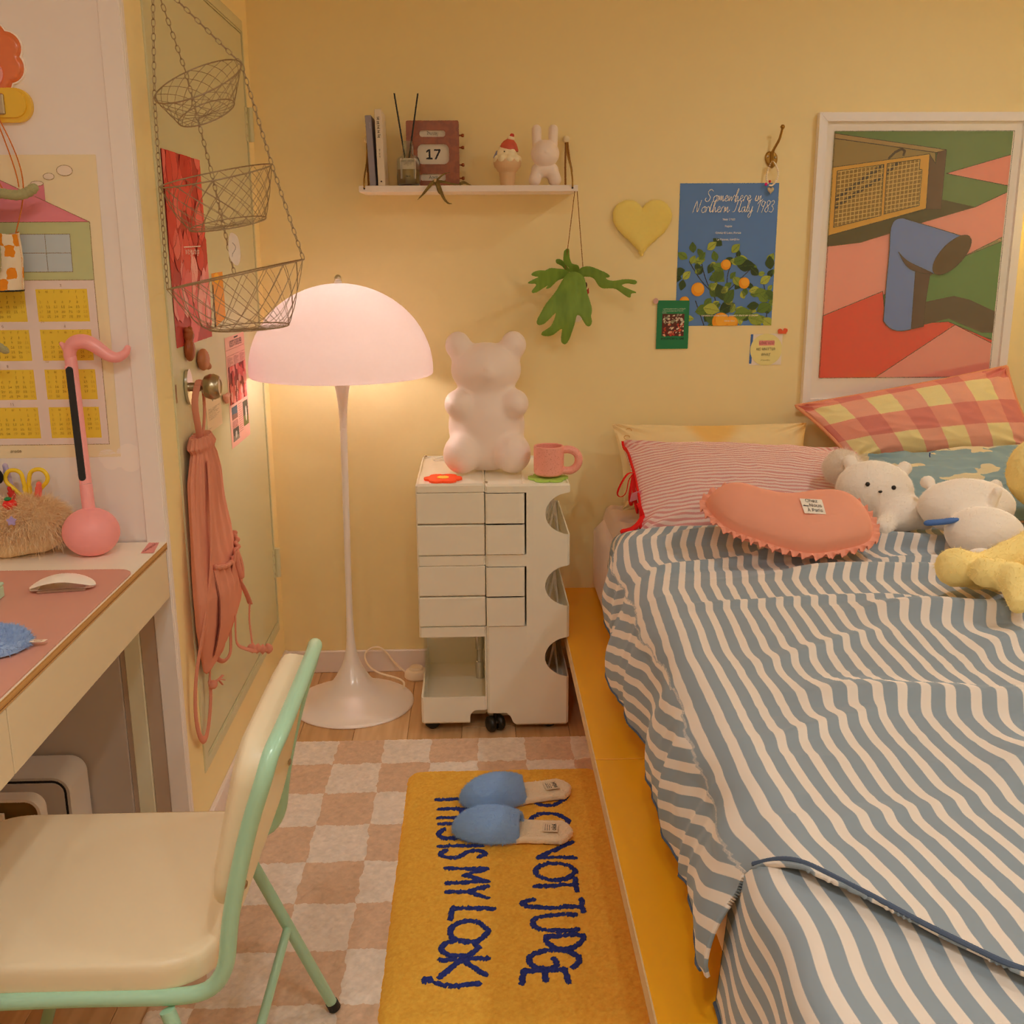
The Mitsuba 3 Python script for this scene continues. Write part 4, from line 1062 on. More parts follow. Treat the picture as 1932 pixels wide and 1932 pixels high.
# ---- brass hook and bead bracelet
hkk = thing('wall_hook', 'brass coat hook screwed to the wall above the corner of the blue poster', 'hook')
add('plate', dome_sheet(sg.Polygon(spline([(.889, 1.660), (.896, 1.674), (.908, 1.676), (.920, 1.672), (.927, 1.658), (.924, 1.640), (.915, 1.630), (.905, 1.630), (.893, 1.644)], 40, True)), .006, .006, .0012, 0), 'mat_brass', hkk, smooth=True)
add('arm', capped(spline([(.909, -.006, 1.650), (.909, -.012, 1.672), (.914, -.024, 1.690), (.920, -.034, 1.705), (.924, -.040, 1.722), (.926, -.046, 1.739)], 26), np.interp(np.linspace(0, 1, 26), [0, .3, 1], [.0052, .0040, .0034]), 10), 'mat_brass', hkk, smooth=True)
add('tip', ico((.926, -.047, 1.743), .0068, 2), 'mat_brass', hkk, smooth=True)
add('lower_arm', capped(spline([(.909, -.006, 1.655), (.908, -.010, 1.638), (.907, -.020, 1.630), (.906, -.030, 1.634), (.905, -.033, 1.641)], 16), .0042, 10), 'mat_brass', hkk, smooth=True)
for x, z in ((.8965, 1.662), (.9205, 1.659)):
    add('screw', move(ico((0, 0, 0), .0042, 2, (1, .6, 1)), (x, -.006, z)), 'mat_nickel', hkk, smooth=True)
mat('pearl', '#F0E2CC', .25, clearcoat=.6)
mat('bead_red', '#C8202A', .35); mat('bead_pink', '#D0187A', .35)
br = thing('bracelet', 'pearl bead bracelet with a silver heart charm hanging from the brass hook', 'bracelet')
loop = spline([(.905, -.026, 1.643), (.897, -.020, 1.626), (.893, -.017, 1.605), (.896, -.016, 1.588), (.903, -.015, 1.578), (.909, -.015, 1.576), (.916, -.015, 1.580), (.925, -.016, 1.592), (.928, -.017, 1.612), (.922, -.020, 1.630), (.911, -.026, 1.643)], 31, True)
bead0 = None
for k, p in enumerate(loop):
    if k in (10, 12):
        continue
    if bead0 is None:
        bead0 = add('bead', ico((0, 0, 0), .0029, 2), 'mat_pearl', br, smooth=True, to_world=T().translate(p.tolist()))
    else:
        again(bead0, 'bead', trimesh.transformations.translation_matrix(p), br)
add('bead', ico((.9035, -.018, 1.588), .0042, 1, (1, .8, 1)), 'mat_bead_red', br, label='red bead', smooth=False); add('bead', ico((.8925, -.018, 1.580), .0046, 1, (1, .8, 1.1)), 'mat_bead_pink', br, label='magenta bead', smooth=False)
chp = sg.Polygon(np.c_[.9085 + hx / 16 * .010, 1.561 + (hy + 2.5) / 14.5 * .0105])
add('charm', dome_sheet(chp, .005, .006, .0009, -.012), 'mat_chrome', br, label='silver heart charm', smooth=True)
# ---- small sconce whose yellow glow shows at the right edge of the frame
mat('glow_shell', '#F5D23A', .4)
sn = thing('wall_light', 'small yellow globe wall light to the right of the framed print', 'wall light')
add('back_plate', lathe([(0, .012), (.034, .011), (.036, .008), (.036, 0), (0, 0)], 28, (1.865, 0, 1.50), (0, -1, 0)), 'mat_white_frame', sn)
add('globe', ico((1.865, -.060, 1.50), .048, 3), 'mat_glow_shell', sn, smooth=True, emitter={'type': 'area', 'radiance': {'type': 'rgb', 'value': [9.0, 5.6, .2]}})

# ================================================================ wall shelf and what stands on it
SX0, SX1, SZ, SY = -.332, .298, 1.5705, -.198
sh = thing('wall_shelf', 'narrow white wall shelf hung from brass wire and leather loops', 'shelf')
mat('shelf', '#E7DBD2', .45); mat('leather', '#8A5A24', .6); mat('peg', '#E2D2B0', .5)
add('board', box(SX0, SX1, SY, -.001, SZ - .0175, SZ, .0012), 'mat_shelf', sh, smooth=False)
for x in (SX0 + .014, SX1 - .018):
    lp = add('bracket', tube(spline([(x, -.012, 1.706), (x - .001, -.05, 1.668), (x + .002, -.12, 1.63), (x + .002, SY + .02, 1.600), (x + .002, SY - .001, 1.582), (x + .002, SY - .003, SZ - .006)], 40), .0024, 8), 'mat_brass', sh)
    add('strap', tube(np.array([(x - .003, -.012, 1.706), (x - .004, -.014, 1.64), (x - .003, -.016, SZ)]), .0028, 8), 'mat_leather', lp)
    add('strap', tube(np.array([(x + .002, -.013, 1.704), (x + .004, -.06, 1.655), (x + .006, -.13, 1.612)]), .0028, 8), 'mat_leather', lp)
    add('peg', lathe([(0, .018), (.008, .017), (.0115, .012), (.0115, .008), (.007, .004), (.006, 0)], 20, (x - .001, 0, 1.712), (0, -1, 0)), 'mat_peg', lp)
    add('screw', move(ico((0, 0, 0), .0028, 1), (x + .002, SY - .0015, SZ - .008)), 'mat_dark_metal', lp)
# books
mat('book_grey', '#8B8592', .6); mat('book_cream', '#D9CBB8', .6); mat('pages', '#E5D8C2', .9)
def book(x0, x1, y0, y1, h, m, label, tilt=0, spine=None):
    t = thing('book', label, 'book', 'books on the wall shelf')
    M = R(tilt, [0, 1, 0]); at = (x0, 0, SZ + .0004)
    w = x1 - x0
    add('cover', move(mani(box(0, w, y0, y1, 0, h, .0012)) - mani(box(.0022, w - .0022, y0 + .004, y1 + .01, -.01, h + .01)), at, M), m, t, smooth=False)
    add('page_block', move(box(.0022, w - .0022, y0 + .0035, y1 - .004, .003, h - .003), at, M), 'mat_pages', t, smooth=False)
    P = Print((x0 + .0, y0 - .0004, SZ), **WALL)
    spine(P, w); k = P.V
    P.V = [trimesh.transform_points(v - np.array(at), M) + np.array(at) for v in k]
    P.add('spine_print', t)
    return t
def sp1(P, w):
    P.text('prose', w * .5 + .002, .165, .0045, '#B9B2BC', 1, rot=-90)
def sp2(P, w):
    for k, z in enumerate((.183, .171, .159, .147, .135)):
        for a, b in (((-.004, .004), (.004, .004)), ((0, .005), (0, -.003)), ((-.003, 0), (.003, -.001)), ((-.004, -.003), (.003, -.003))):
            P.line([(w * .5 + a[0], z + a[1] * (.8 + .1 * (k % 3))), (w * .5 + b[0] * (1 - .2 * (k % 2)), z + b[1])], .0011, '#4A4038', 1)
    for z in (.098, .088, .080):
        P.line([(w * .5 - .002, z), (w * .5 + .002, z + .001)], .0009, '#7A6A58', 1); P.line([(w * .5, z - .003), (w * .5, z + .003)], .0009, '#7A6A58', 1)
    P.poly(ell(w * .5, .012, .003, .0022), '#2A2420', 1)
book(-.302, -.284, -.176, -.045, .192, 'mat_book_grey', 'thin grey book leaning at the left end of the wall shelf', -2.2, sp1)
book(-.2775, -.258, -.182, -.035, .208, 'mat_book_cream', 'taller cream paperback beside the grey book on the wall shelf', -1.2, sp2)
# perpetual calendar block
mat('cherry', wood_fn(lin('#9A4F1C'), lin('#7A380F'), 30.0, 30.0, 4), .35)
wc = thing('desk_calendar', 'reddish wooden block calendar showing Thursday 17 on the wall shelf', 'calendar')
cx0, cx1, cz0 = -.199, -.044, SZ + .0004
plate = mani(prism(rrect(cx0, cx1, cz0, cz0 + .187, .006), .012, (0, -.080, 0)))
wins = [rrect(-.160, -.084, 1.7125, 1.7315, .008), rrect(-.167, -.074, 1.636, 1.693, .016), rrect(-.159, -.085, 1.5895, 1.609, .006)]
for g in wins:
    plate -= mani(prism(g, .1, (0, -.03, 0)))
add('face', plate, 'mat_cherry', wc, smooth=False)
add('back', box(cx0 + .003, cx1 - .003, -.078, -.052, cz0, cz0 + .184), 'mat_cherry', wc, smooth=False)
P = Print((0, -.0845, 0), **WALL)
for g in wins: P.poly(g.buffer(.002), '#D8CDBE', 0)
P.text('Thursday', -.1215, 1.7185, .0095, '#3A302A', 1, maxw=.034); P.text('17', -.1205, 1.651, .027, '#1F1A1C', 1, bold=True); P.text('April', -.122, 1.5955, .0085, '#3A302A', 1)
P.add('print', wc)
for z in (1.718, 1.684, 1.635, 1.597):
    add('roller_knob', lathe([(0, .017), (.004, .0165), (.0055, .0125), (.004, .009), (.0022, .007), (.0022, 0)], 16, (cx1 - .002, -.074, z), (1, 0, 0)), 'mat_cherry', wc)
# reed diffuser
mat('glass_milky', '#D8C9AE', .08, spec_trans=.0)
scene['mat_bottle'] = {'type': 'dielectric', 'int_ior': 1.45}
scene['mat_oil'] = {'type': 'principled', 'base_color': rgb('#E8C98A'), 'roughness': .05, 'spec_trans': .92, 'eta': 1.33}
rd = thing('reed_diffuser', 'clear glass reed diffuser bottle with two black sticks and a white label', 'reed diffuser')
dxx, dyy = -.191, -.152
add('bottle', lathe([(0, .001), (.031, .001), (.034, .004), (.034, .070), (.031, .079), (.022, .085), (.0155, .088), (.0155, .126), (.0135, .126), (.0135, .087), (.020, .0825), (.0288, .0765), (.0318, .069), (.0318, .006), (.030, .004), (0, .006)], 40, (dxx, dyy, SZ)), 'mat_bottle', rd, smooth=50)
add('liquid', lathe([(0, .0066), (.0312, .0066), (.0312, .046), (0, .046)], 36, (dxx, dyy, SZ)), 'mat_oil', rd, smooth=30)
pl = Print((dxx, dyy - .0346, SZ), **WALL)
pl.poly([(-.021, .020), (.0225, .020), (.0225, .076), (-.021, .076)], '#E6DDD4', 0)
pl.text('MANDARINE', .0007, .0655, .0058, '#4A423C', 1, maxw=.036); pl.text('DRESS', .0007, .058, .0058, '#4A423C', 1, maxw=.021); pl.text('N°', .0007, .053, .0028, '#7A7068', 1); pl.text('home', .0007, .025, .0036, '#2A2420', 1, bold=True)
V = np.vstack(pl.V); u = V[:, 0] - dxx
V[:, 1] = dyy - np.sqrt(np.clip(.0346 ** 2 - u ** 2, 0, 1)) - (dyy - .0346 - V[:, 1]) * 1.0
pl.V = [V]; pl.add('label', rd)
for a, b in (((dxx - .002, dyy, .030), (-.2255, -.155, .254)), ((dxx - .006, dyy + .004, .030), (-.1585, -.15, .254))):
    add('reed', tube(np.array([[a[0], a[1], SZ + a[2]], [b[0], b[1], SZ + b[2]]]), .0022, 8), 'mat_black', rd)
# dried air plant on the front edge
mat('dry_leaf', proc(lambda p, n, uv: mix(lin('#8A7434'), lin('#5A4420'), fbm(p.x * 120, p.y * 90, p.z * 120, 3))), .8)
dp = thing('dried_plant', 'dried air plant with curled olive leaves drooping over the shelf edge', 'plant')
def blade(path, w, m, parent, name='leaf', n=30, roll=.35, th=.0008):
    p = spline(path, n); s = np.linspace(0, 1, n); wd = w * np.clip(np.minimum(s * 8 + .35, 1), 0, 1) * (1 - s ** 2.2 * .92)
    t = np.gradient(p, axis=0); t /= np.linalg.norm(t, axis=1, keepdims=True)
    a = np.cross(t, [0, -1, 0.2]); a /= np.linalg.norm(a, axis=1, keepdims=True) + 1e-9; nn = np.cross(a, t)
    k = np.linspace(-1, 1, 7)
    S = p[:, None] + a[:, None] * (wd[:, None] * k[None])[..., None] + nn[:, None] * (wd[:, None] * roll * (k ** 2)[None])[..., None]
    top = grid_mesh(S + nn[:, None] * th / 2); bot = grid_mesh(S - nn[:, None] * th / 2); bot.faces = bot.faces[:, ::-1]
    return add(name, cat_([top, bot]), m, parent, smooth=True)
c0 = (-.113, -.185, SZ + .012)
for pth, w in (([c0, (-.125, -.205, SZ + .002), (-.145, -.214, SZ - .022), (-.164, -.214, SZ - .040)], .0052), ([c0, (-.105, -.205, SZ + .004), (-.094, -.215, SZ - .025), (-.078, -.212, SZ - .049), (-.066, -.21, SZ - .051)], .0060),
               ([c0, (-.108, -.206, SZ + .0), (-.103, -.213, SZ - .02), (-.099, -.212, SZ - .026)], .004), ([c0, (-.10, -.19, SZ + .022), (-.086, -.19, SZ + .032), (-.07, -.19, SZ + .036)], .0028), ([c0, (-.09, -.18, SZ + .010), (-.06, -.17, SZ + .0045), (-.035, -.165, SZ + .0035)], .0040),
               ([(-.045, -.15, SZ + .003), (-.033, -.15, SZ + .010), (-.020, -.15, SZ + .006), (-.010, -.15, SZ + .003)], .0045)):
    blade(pth, w, 'mat_dry_leaf', dp)
add('bulb', ico((c0[0], c0[1], c0[2] - .002), .010, 2, (.7, .8, 1)), mat('straw', '#C9AE84', .8), dp, smooth=True)
# ice cream figurine
mat('cone', '#D9B48A', .5); mat('cream', '#EFE0BC', .45); mat('hat_red', '#CB5A45', .5); mat('cherry_red', '#C3352A', .35); mat('lilac_grey', '#8A86A0', .5)
ic = thing('ice_cream_figurine', 'small ice cream cone figurine with a red cap on the wall shelf', 'figurine')
fx, fy = .0965, -.125
add('cone', lathe([(0, 0), (.0195, 0), (.0205, .004), (.0245, .038), (.0265, .0405), (.0285, .0415), (.0305, .045), (.0385, .055), (.0405, .066), (.0385, .0745), (0, .0745)], 36, (fx, fy, SZ + .0006)), 'mat_cone', ic)
blobs = [(0, 0, .083, .030)] + [(.029 * math.cos(a), .029 * math.sin(a), .075, .0135) for a in np.arange(9) * 2 * PI / 9] + [(.0, 0, .100, .026), (-.018, -.012, .093, .012), (.012, -.018, .095, .012)]
def f_cr(p):
    return smin(.004, *[np.linalg.norm(p - np.array([fx + a, fy + b, SZ + c]), axis=-1) - r for a, b, c, r in blobs])
add('cream', sdf_mesh(f_cr, (fx - .05, fy - .05, SZ + .055), (fx + .05, fy + .05, SZ + .135), .0022), 'mat_cream', ic, smooth=True)
hat = lathe([(.0268, 0), (.0285, .001), (.0285, .004), (.026, .010), (.019, .022), (.010, .030), (.002, .033), (0, .033)], 32, (0, 0, 0))
hk2 = add('cap', move(hat, (fx + .004, fy, SZ + .102), R(12, [0, 1, 0])), 'mat_hat_red', ic, label='red cap')
add('cream_swirl', move(ico((0, 0, 0), .011, 2, (1, 1, .7)), (fx + .011, fy - .002, SZ + .134)), 'mat_cream', hk2, smooth=True)
add('cherry', ico((fx + .014, fy - .004, SZ + .141), .0068, 2), 'mat_cherry_red', hk2, smooth=True)
for dx_ in (-.009, .006):
    add('eye', ico((fx + dx_, fy - .0262, SZ + .096 - .004 * (dx_ > 0)), .0021, 2), 'mat_black', ic, smooth=True)
add('spoon', capped(np.array([(fx - .038, fy - .012, SZ + .080), (fx - .030, fy - .012, SZ + .096)]), .0032, 8), 'mat_lilac_grey', ic, smooth=True)
# rabbit night light
bl = thing('rabbit_lamp', 'white rabbit-shaped night light on four stubby legs at the right of the wall shelf', 'lamp')
rx, ry = .2065, -.125
def f_rab(p):
    q = p - np.array([rx, ry, SZ + .0006]); q = q.copy(); q[..., 0] = abs(q[..., 0])
    hd = d_ell(q, (0, -.012, .090), (.0415, .036, .0385))
    er = d_cap(q, (.0235, -.004, .115), (.0245, -.002, .1575), .0135, .0140)
    bd = smin(.010, d_ell(q, (0, .004, .048), (.037, .032, .024)), d_cap(q, (.0300, -.014, .0175), (.022, -.006, .044), .0180, .0165), d_cap(q, (.029, .026, .0175), (.02, .018, .04), .017, .0165))
    d = np.minimum(smin(.0015, hd, er), bd)
    d = smin(.002, d, d_ell(q, (0, -.048, .092), (.0035, .003, .003)))
    return np.maximum(d, -q[..., 2])
add('body', sdf_mesh(f_rab, (rx - .06, ry - .06, SZ - .002), (rx + .06, ry + .06, SZ + .18), .0026), 'mat_bear', bl, smooth=True)

# ================================================================ staghorn fern hanging from the end of the shelf
mat('fern', proc(lambda p, n, uv: mix(lin('#587A1E'), lin('#7C9C36'), fbm(p.x * 60, p.y * 60, p.z * 14, 3))), .6)
fern = thing('hanging_fern', 'green staghorn fern in a small white pot hanging by brown cords below the shelf', 'plant')
def leaf_from(outline, y_of, m='mat_fern', th=.003, pitch=.0035, seed=0, ridges=None):
    g = sg.Polygon(spline(outline, 8 * len(outline), True)).buffer(0)
    g = max(getattr(g, 'geoms', [g]), key=lambda a: a.area).buffer(.0012)
    x0, z0, x1, z1 = g.bounds
    X, Z = np.meshgrid(np.arange(x0 - pitch, x1 + pitch, pitch), np.arange(z0 - pitch, z1 + pitch, pitch), indexing='ij')
    b = np.array(g.exterior.segmentize(pitch).coords)[:-1]
    ins = shapely.contains_xy(g.buffer(-pitch * .45), X, Z)
    pts = np.vstack([b, np.c_[X[ins], Z[ins]]])
    from scipy.spatial import Delaunay
    tri = Delaunay(pts).simplices
    c = pts[tri].mean(1); tri = tri[shapely.contains_xy(g, c[:, 0], c[:, 1])]
    y = y_of(pts[:, 0], pts[:, 1])
    d = shapely.distance(g.exterior, shapely.points(pts))
    bump = .0022 * (meshkit.fbm(np.c_[pts[:, 0] * 150, pts[:, 1] * 18, pts[:, 0] * 0], 2, seed) - .5) if ridges is None else ridges(pts)
    f = np.c_[pts[:, 0], y - np.minimum(d * .35, th * .5) + bump, pts[:, 1]]; k = np.c_[pts[:, 0], y + np.minimum(d * .35, th * .5) + bump, pts[:, 1]]
    t1 = trimesh.Trimesh(f, tri, process=False)
    n = np.cross(f[tri[:, 1]] - f[tri[:, 0]], f[tri[:, 2]] - f[tri[:, 0]])[:, 1]
    tri = np.where((n > 0)[:, None], tri[:, ::-1], tri)
    return cat_([trimesh.Trimesh(f, tri, process=False), trimesh.Trimesh(k, tri[:, ::-1], process=False)])
F1 = [(.283, 1.321), (.322, 1.311), (.331, 1.275), (.337, 1.249), (.346, 1.210), (.343, 1.195), (.346, 1.178), (.338, 1.166), (.325, 1.176), (.310, 1.198), (.301, 1.198), (.297, 1.186), (.288, 1.154), (.270, 1.114), (.260, 1.115), (.256, 1.135), (.257, 1.159), (.237, 1.146), (.213, 1.137), (.196, 1.143), (.214, 1.158), (.229, 1.174), (.239, 1.206), (.221, 1.191), (.193, 1.171), (.182, 1.176), (.194, 1.205), (.212, 1.234), (.245, 1.274)]
F2 = [(.283, 1.321), (.263, 1.331), (.244, 1.333), (.223, 1.335), (.209, 1.329), (.191, 1.329), (.169, 1.323), (.166, 1.317), (.187, 1.312), (.170, 1.303), (.156, 1.294), (.180, 1.290), (.166, 1.269), (.173, 1.266), (.192, 1.274), (.220, 1.288), (.211, 1.278), (.222, 1.280), (.245, 1.299), (.266, 1.306)]
F3 = [(.309, 1.314), (.312, 1.327), (.322, 1.336), (.338, 1.339), (.356, 1.335), (.373, 1.328), (.394, 1.318), (.401, 1.310), (.390, 1.306), (.401, 1.298), (.425, 1.298), (.446, 1.301), (.479, 1.296), (.476, 1.289), (.455, 1.291), (.437, 1.285), (.455, 1.274), (.478, 1.263), (.465, 1.261), (.462, 1.250), (.445, 1.258), (.431, 1.268), (.414, 1.276), (.385, 1.276), (.371, 1.284), (.359, 1.302), (.341, 1.310)]
F4 = [(.288, 1.321), (.284, 1.335), (.268, 1.349), (.265, 1.370), (.268, 1.386), (.278, 1.391), (.281, 1.375), (.292, 1.347), (.304, 1.344), (.312, 1.335), (.304, 1.317)]
F5 = [(.246, 1.351), (.246, 1.360), (.262, 1.357), (.270, 1.347), (.287, 1.325), (.278, 1.325), (.262, 1.342)]
for o, yf in ((F5, lambda x, z: -.075 - (z - 1.32) * .2), (F4, lambda x, z: -.10 + .012 * np.sin((x - .26) * 60) - (z - 1.32) * .35), (F2, lambda x, z: -.10 - .10 * np.clip((.283 - x) / .12, 0, 1) ** .8 + .02), (F3, lambda x, z: -.10 - .06 * np.clip((x - .31) / .17, 0, 1)), (F1, lambda x, z: -.115 - .05 * np.sin(np.clip((1.321 - z) / .2, 0, 1) * 2.2) + .35 * (x - .28) ** 2)):
    add('leaf', leaf_from(o, yf, seed=len(o)), 'mat_fern', fern, smooth=True)
mat('pot_white', '#EDE3DA', .35); mat('bark', '#4A2418', .8); mat('pot_red', '#B2381E', .5)
pt = add('pot', lathe([(0, -.075), (.018, -.073), (.030, -.062), (.036, -.04), (.038, 0), (.036, .022), (.033, .022), (.034, 0), (0, 0)], 32, (.302, -.055, 1.245)), 'mat_pot_white', fern)
add('soil', lathe([(0, .006), (.034, .004), (.034, -.002)], 24, (.302, -.055, 1.262)), 'mat_bark', fern)
add('pot_mark', prism([(.332, 1.262), (.345, 1.275), (.346, 1.260), (.338, 1.252)], .003, (0, -.078, 0)), 'mat_pot_red', fern, smooth=False); add('pot_mark', prism([(.331, 1.214), (.338, 1.222), (.336, 1.208)], .003, (0, -.076, 0)), 'mat_bark', fern, smooth=False)
for a, b in (((.289, -.196, SZ - .018), (.266, -.058, 1.265)), ((.296, -.196, SZ - .018), (.334, -.058, 1.275))):
    add('cord', tube(np.array([a, b]), .0011, 6), 'mat_leather', fern)
    add('toggle', ico((b[0], b[1] - .022, b[2] + .008), .009, 2, (.7, .7, 1.1)), 'mat_bark', fern, smooth=True)

# ================================================================ pillows, cushion and soft toys on the bed
def pillow(TL, TR, BL, BR, th, name, m, parent, seed=0, back=.6, n=(110, 80), pull=.05, wr=.004, uvx='u', corner=1.0):
    TL, TR, BL, BR = [np.array(p, float) for p in (TL, TR, BL, BR)]
    nx = np.cross(TR - TL, TL - BL); nx /= np.linalg.norm(nx)
    W, Hh = (np.linalg.norm(TR - TL) + np.linalg.norm(BR - BL)) / 2, (np.linalg.norm(TL - BL) + np.linalg.norm(TR - BR)) / 2
    tt = np.sin(np.linspace(-1, 1, n[0]) * PI / 2) * .35 + np.linspace(-1, 1, n[0]) * .65
    vv = np.sin(np.linspace(-1, 1, n[1]) * PI / 2) * .35 + np.linspace(-1, 1, n[1]) * .65
    U, V = np.meshgrid(tt, vv, indexing='ij')
    u = U * (1 - pull * (1 - V ** 2)); v = V * (1 - pull * 1.2 * (1 - U ** 2))
    a, b = ((u + 1) / 2)[..., None], ((v + 1) / 2)[..., None]
    P0 = (BL * (1 - a) + BR * a) * (1 - b) + (TL * (1 - a) + TR * a) * b
    bulge = (np.clip(1 - U ** 2, 0, 1) ** .52) * (np.clip(1 - V ** 2, 0, 1) ** .52)
    q = np.stack([u * W * 6, v * Hh * 6, u * 0], -1)
    w = (meshkit.fbm(q, 3, seed) - .5) * wr * 3 + (1 - abs(2 * meshkit.noise(np.stack([u * W * 9 + v * 2, v * Hh * 20, u * 0 + 3], -1), seed + 1) - 1)) * wr * np.clip(bulge * 1.5, 0, 1)
    cr = np.clip(abs(U) + abs(V) - 1.2, 0, 1)
    w = w + wr * 2.2 * np.sin(np.arctan2(1.05 - abs(V), 1.05 - abs(U)) * 14) * cr
    F = P0 + nx * (th * bulge + w * (bulge > 0))[..., None]
    K = P0 - nx * (th * back * bulge)[..., None]
    mk = grid_mesh(K); mf = grid_mesh(F)
    if np.sum(mf.face_normals @ nx) < 0: mf.faces = mf.faces[:, ::-1]
    if np.sum(mk.face_normals @ nx) > 0: mk.faces = mk.faces[:, ::-1]
    uv = np.stack([u * W / 2, v * Hh / 2], -1).reshape(-1, 2)
    if uvx == 'v': uv = uv[:, ::-1]
    k = add(name, cat_([mf, mk]), m, parent, smooth=True, uv=np.vstack([uv, uv]))
    return k, F
mat('pillow_yellow', proc(lambda p, n, uv: mix(lin('#EBD3A0'), lin('#E9BE72'), smoothstep(.45, .75, noise(uv.x * 9, uv.y * 7, 2.0)))), .9, specular=.1)
yp = thing('pillow', 'pale yellow patterned pillow against the wall behind the pink striped pillow', 'pillow')
_, YF_ = pillow((.424, -.075, .853), (1.046, -.075, .850), (.447, -.20, .602), (1.03, -.20, .60), .050, 'case', 'mat_pillow_yellow', yp, 3, wr=.004)
mat('line_ochre', '#C79B58', .9)
for (ax, az, r_) in ((.474, .836, .0085), (.468, .815, .009)):
    i_ = np.argmin((YF_[..., 0] - ax) ** 2 + (YF_[..., 2] - az) ** 2); c = YF_.reshape(-1, 3)[i_]
    add('print_ring', tube(np.c_[ell(c[0], 0, r_, .007, 20)[:, 0], np.full(20, c[1] - .004), ell(0, c[2], .006, r_ * .7, 20)[:, 1]], .0010, 5, closed=True), 'mat_line_ochre', yp)
mat('pillow_pink', stripes('#E9D0C8', '#D89A97', .0112, .46, .10), .9, specular=.1, sheen=.3)
mat('ribbon_red', '#E0120E', .7)
pp = thing('pillow', 'pink and white striped pillow with red ribbon ties leaning against the wall', 'pillow')
_, PF = pillow((.440, -.170, .812), (1.125, -.185, .783), (.458, -.475, .604), (1.125, -.48, .606), .085, 'case', 'mat_pillow_pink', pp, 5, n=(150, 120), uvx='v', pull=.045, wr=.005)
ed = PF[1, :, :]
lf = ed[4:-3][::-1]
add('binding', tube(spline(lf[::6] + [-.001, -.006, 0], 50), .0085, 8, flat=.45), 'mat_ribbon_red', pp)
def rib(pts, r=.0045, n=26, flat=.3):
    return add('ribbon', tube(spline(pts, n), r, 8, flat=flat), 'mat_ribbon_red', pp)
e1 = lf[int(len(lf) * .40)]; e2 = lf[int(len(lf) * .86)]
rib([e1 + [.0, -.012, 0], e1 + [-.022, -.03, .002], e1 + [-.045, -.038, -.030], e1 + [-.052, -.034, -.062], e1 + [-.040, -.036, -.066], e1 + [-.026, -.034, -.050], e1 + [-.020, -.03, -.02], e1 + [-.006, -.016, -.004]])
rib([e1 + [-.004, -.014, -.004], e1 + [-.012, -.03, -.04], e1 + [-.016, -.035, -.075], e1 + [-.010, -.03, -.095], e1 + [-.004, -.03, -.07], e1 + [.002, -.02, -.02]])
rib([e1 + [.002, -.016, -.01], e1 + [-.003, -.04, -.06], e1 + [.006, -.06, -.11], e2 + [-.012, -.02, .05], e2 + [.004, -.014, .012]], .0055)
rib([e2 + [.004, -.014, .012], e2 + [-.012, -.03, -.006], e2 + [-.040, -.034, -.024], e2 + [-.060, -.03, -.030], e2 + [-.050, -.03, -.036], e2 + [-.020, -.03, -.022], e2 + [.0, -.02, .0]], .0075, flat=.5)
tg = lf[int(len(lf) * .56)]
mat('tag_pink', '#D98FA0', .8)
add('care_tag', prism([(-.030, -.012), (.0, -.002), (.004, .028), (-.026, .018)], .0016, tg + np.array([.004, -.022, -.022]), (.95, -.25, .1), (0, -.35, .94)), 'mat_tag_pink', pp, smooth=False, label='pink fabric tag')

def gingham_fn(p, n, uv):
    a = (uv.x + 3.02) / .148; b = (uv.y + 3.012) / .148
    fa = dr.select(a - dr.floor(a) < .5, mi.Float(1), mi.Float(0)); fb = dr.select(b - dr.floor(b) < .5, mi.Float(1), mi.Float(0))
    w = .5 + .5 * noise(uv.x * 900, uv.y * 900)
    c = mix(mix(lin('#ECDBA0'), lin('#E9A893'), fa), mix(lin('#E79C88'), lin('#D9857B'), fa), fb)
    return c * (.93 + .1 * w)
mat('gingham', proc(gingham_fn), .9, specular=.1, sheen=.3)
mat('gingham_edge', '#E39A72', .9)
gp = thing('pillow', 'coral and cream gingham pillow tilted against the wall under the framed print', 'pillow')
_, GF = pillow((1.010, -.070, .903), (1.672, -.075, 1.022), (1.160, -.185, .748), (1.740, -.20, .780), .058, 'case', 'mat_gingham', gp, 8, n=(140, 80), pull=.035, wr=.005)
rimp = np.vstack([GF[:, -1][::6], GF[-1, ::-1][::6], GF[::-1, 0][::6], GF[0, :][::6]])
add('piping', tube(spline(rimp + [0, -.002, 0], 220, True), .0062, 8, closed=True), 'mat_gingham_edge', gp, label='orange piped edge')

def blue_fn(p, n, uv):
    k = smoothstep(.63, .66, noise(uv.x * 15 + 4.0 + .6 * noise(uv.x * 60, uv.y * 60), uv.y * 22 + 1.7, 3.0))
    g = abs(noise(uv.x * 9 + 40, uv.y * 14 + 9, 7.0) - .5); g2 = noise(uv.x * 7 + 13, uv.y * 7 + 5, 1.0)
    l = (1 - smoothstep(.006, .014, g)) * smoothstep(.60, .64, g2)
    base = mix(lin('#9BB3B8'), lin('#86A2AC'), fbm(uv.x * 14, uv.y * 14, 0, 3))
    return mix(mix(base, lin('#E0D2AE'), k), lin('#2A3F72'), l)
mat('pillow_blue', proc(blue_fn), .9, specular=.1)
bp = thing('pillow', 'light blue pillow with cream brush marks lying below the gingham pillow', 'pillow')
pillow((1.145, -.255, .770), (1.86, -.255, .812), (1.15, -.585, .650), (1.86, -.585, .654), .045, 'case', 'mat_pillow_blue', bp, 12, n=(120, 90), pull=.03, wr=.009)

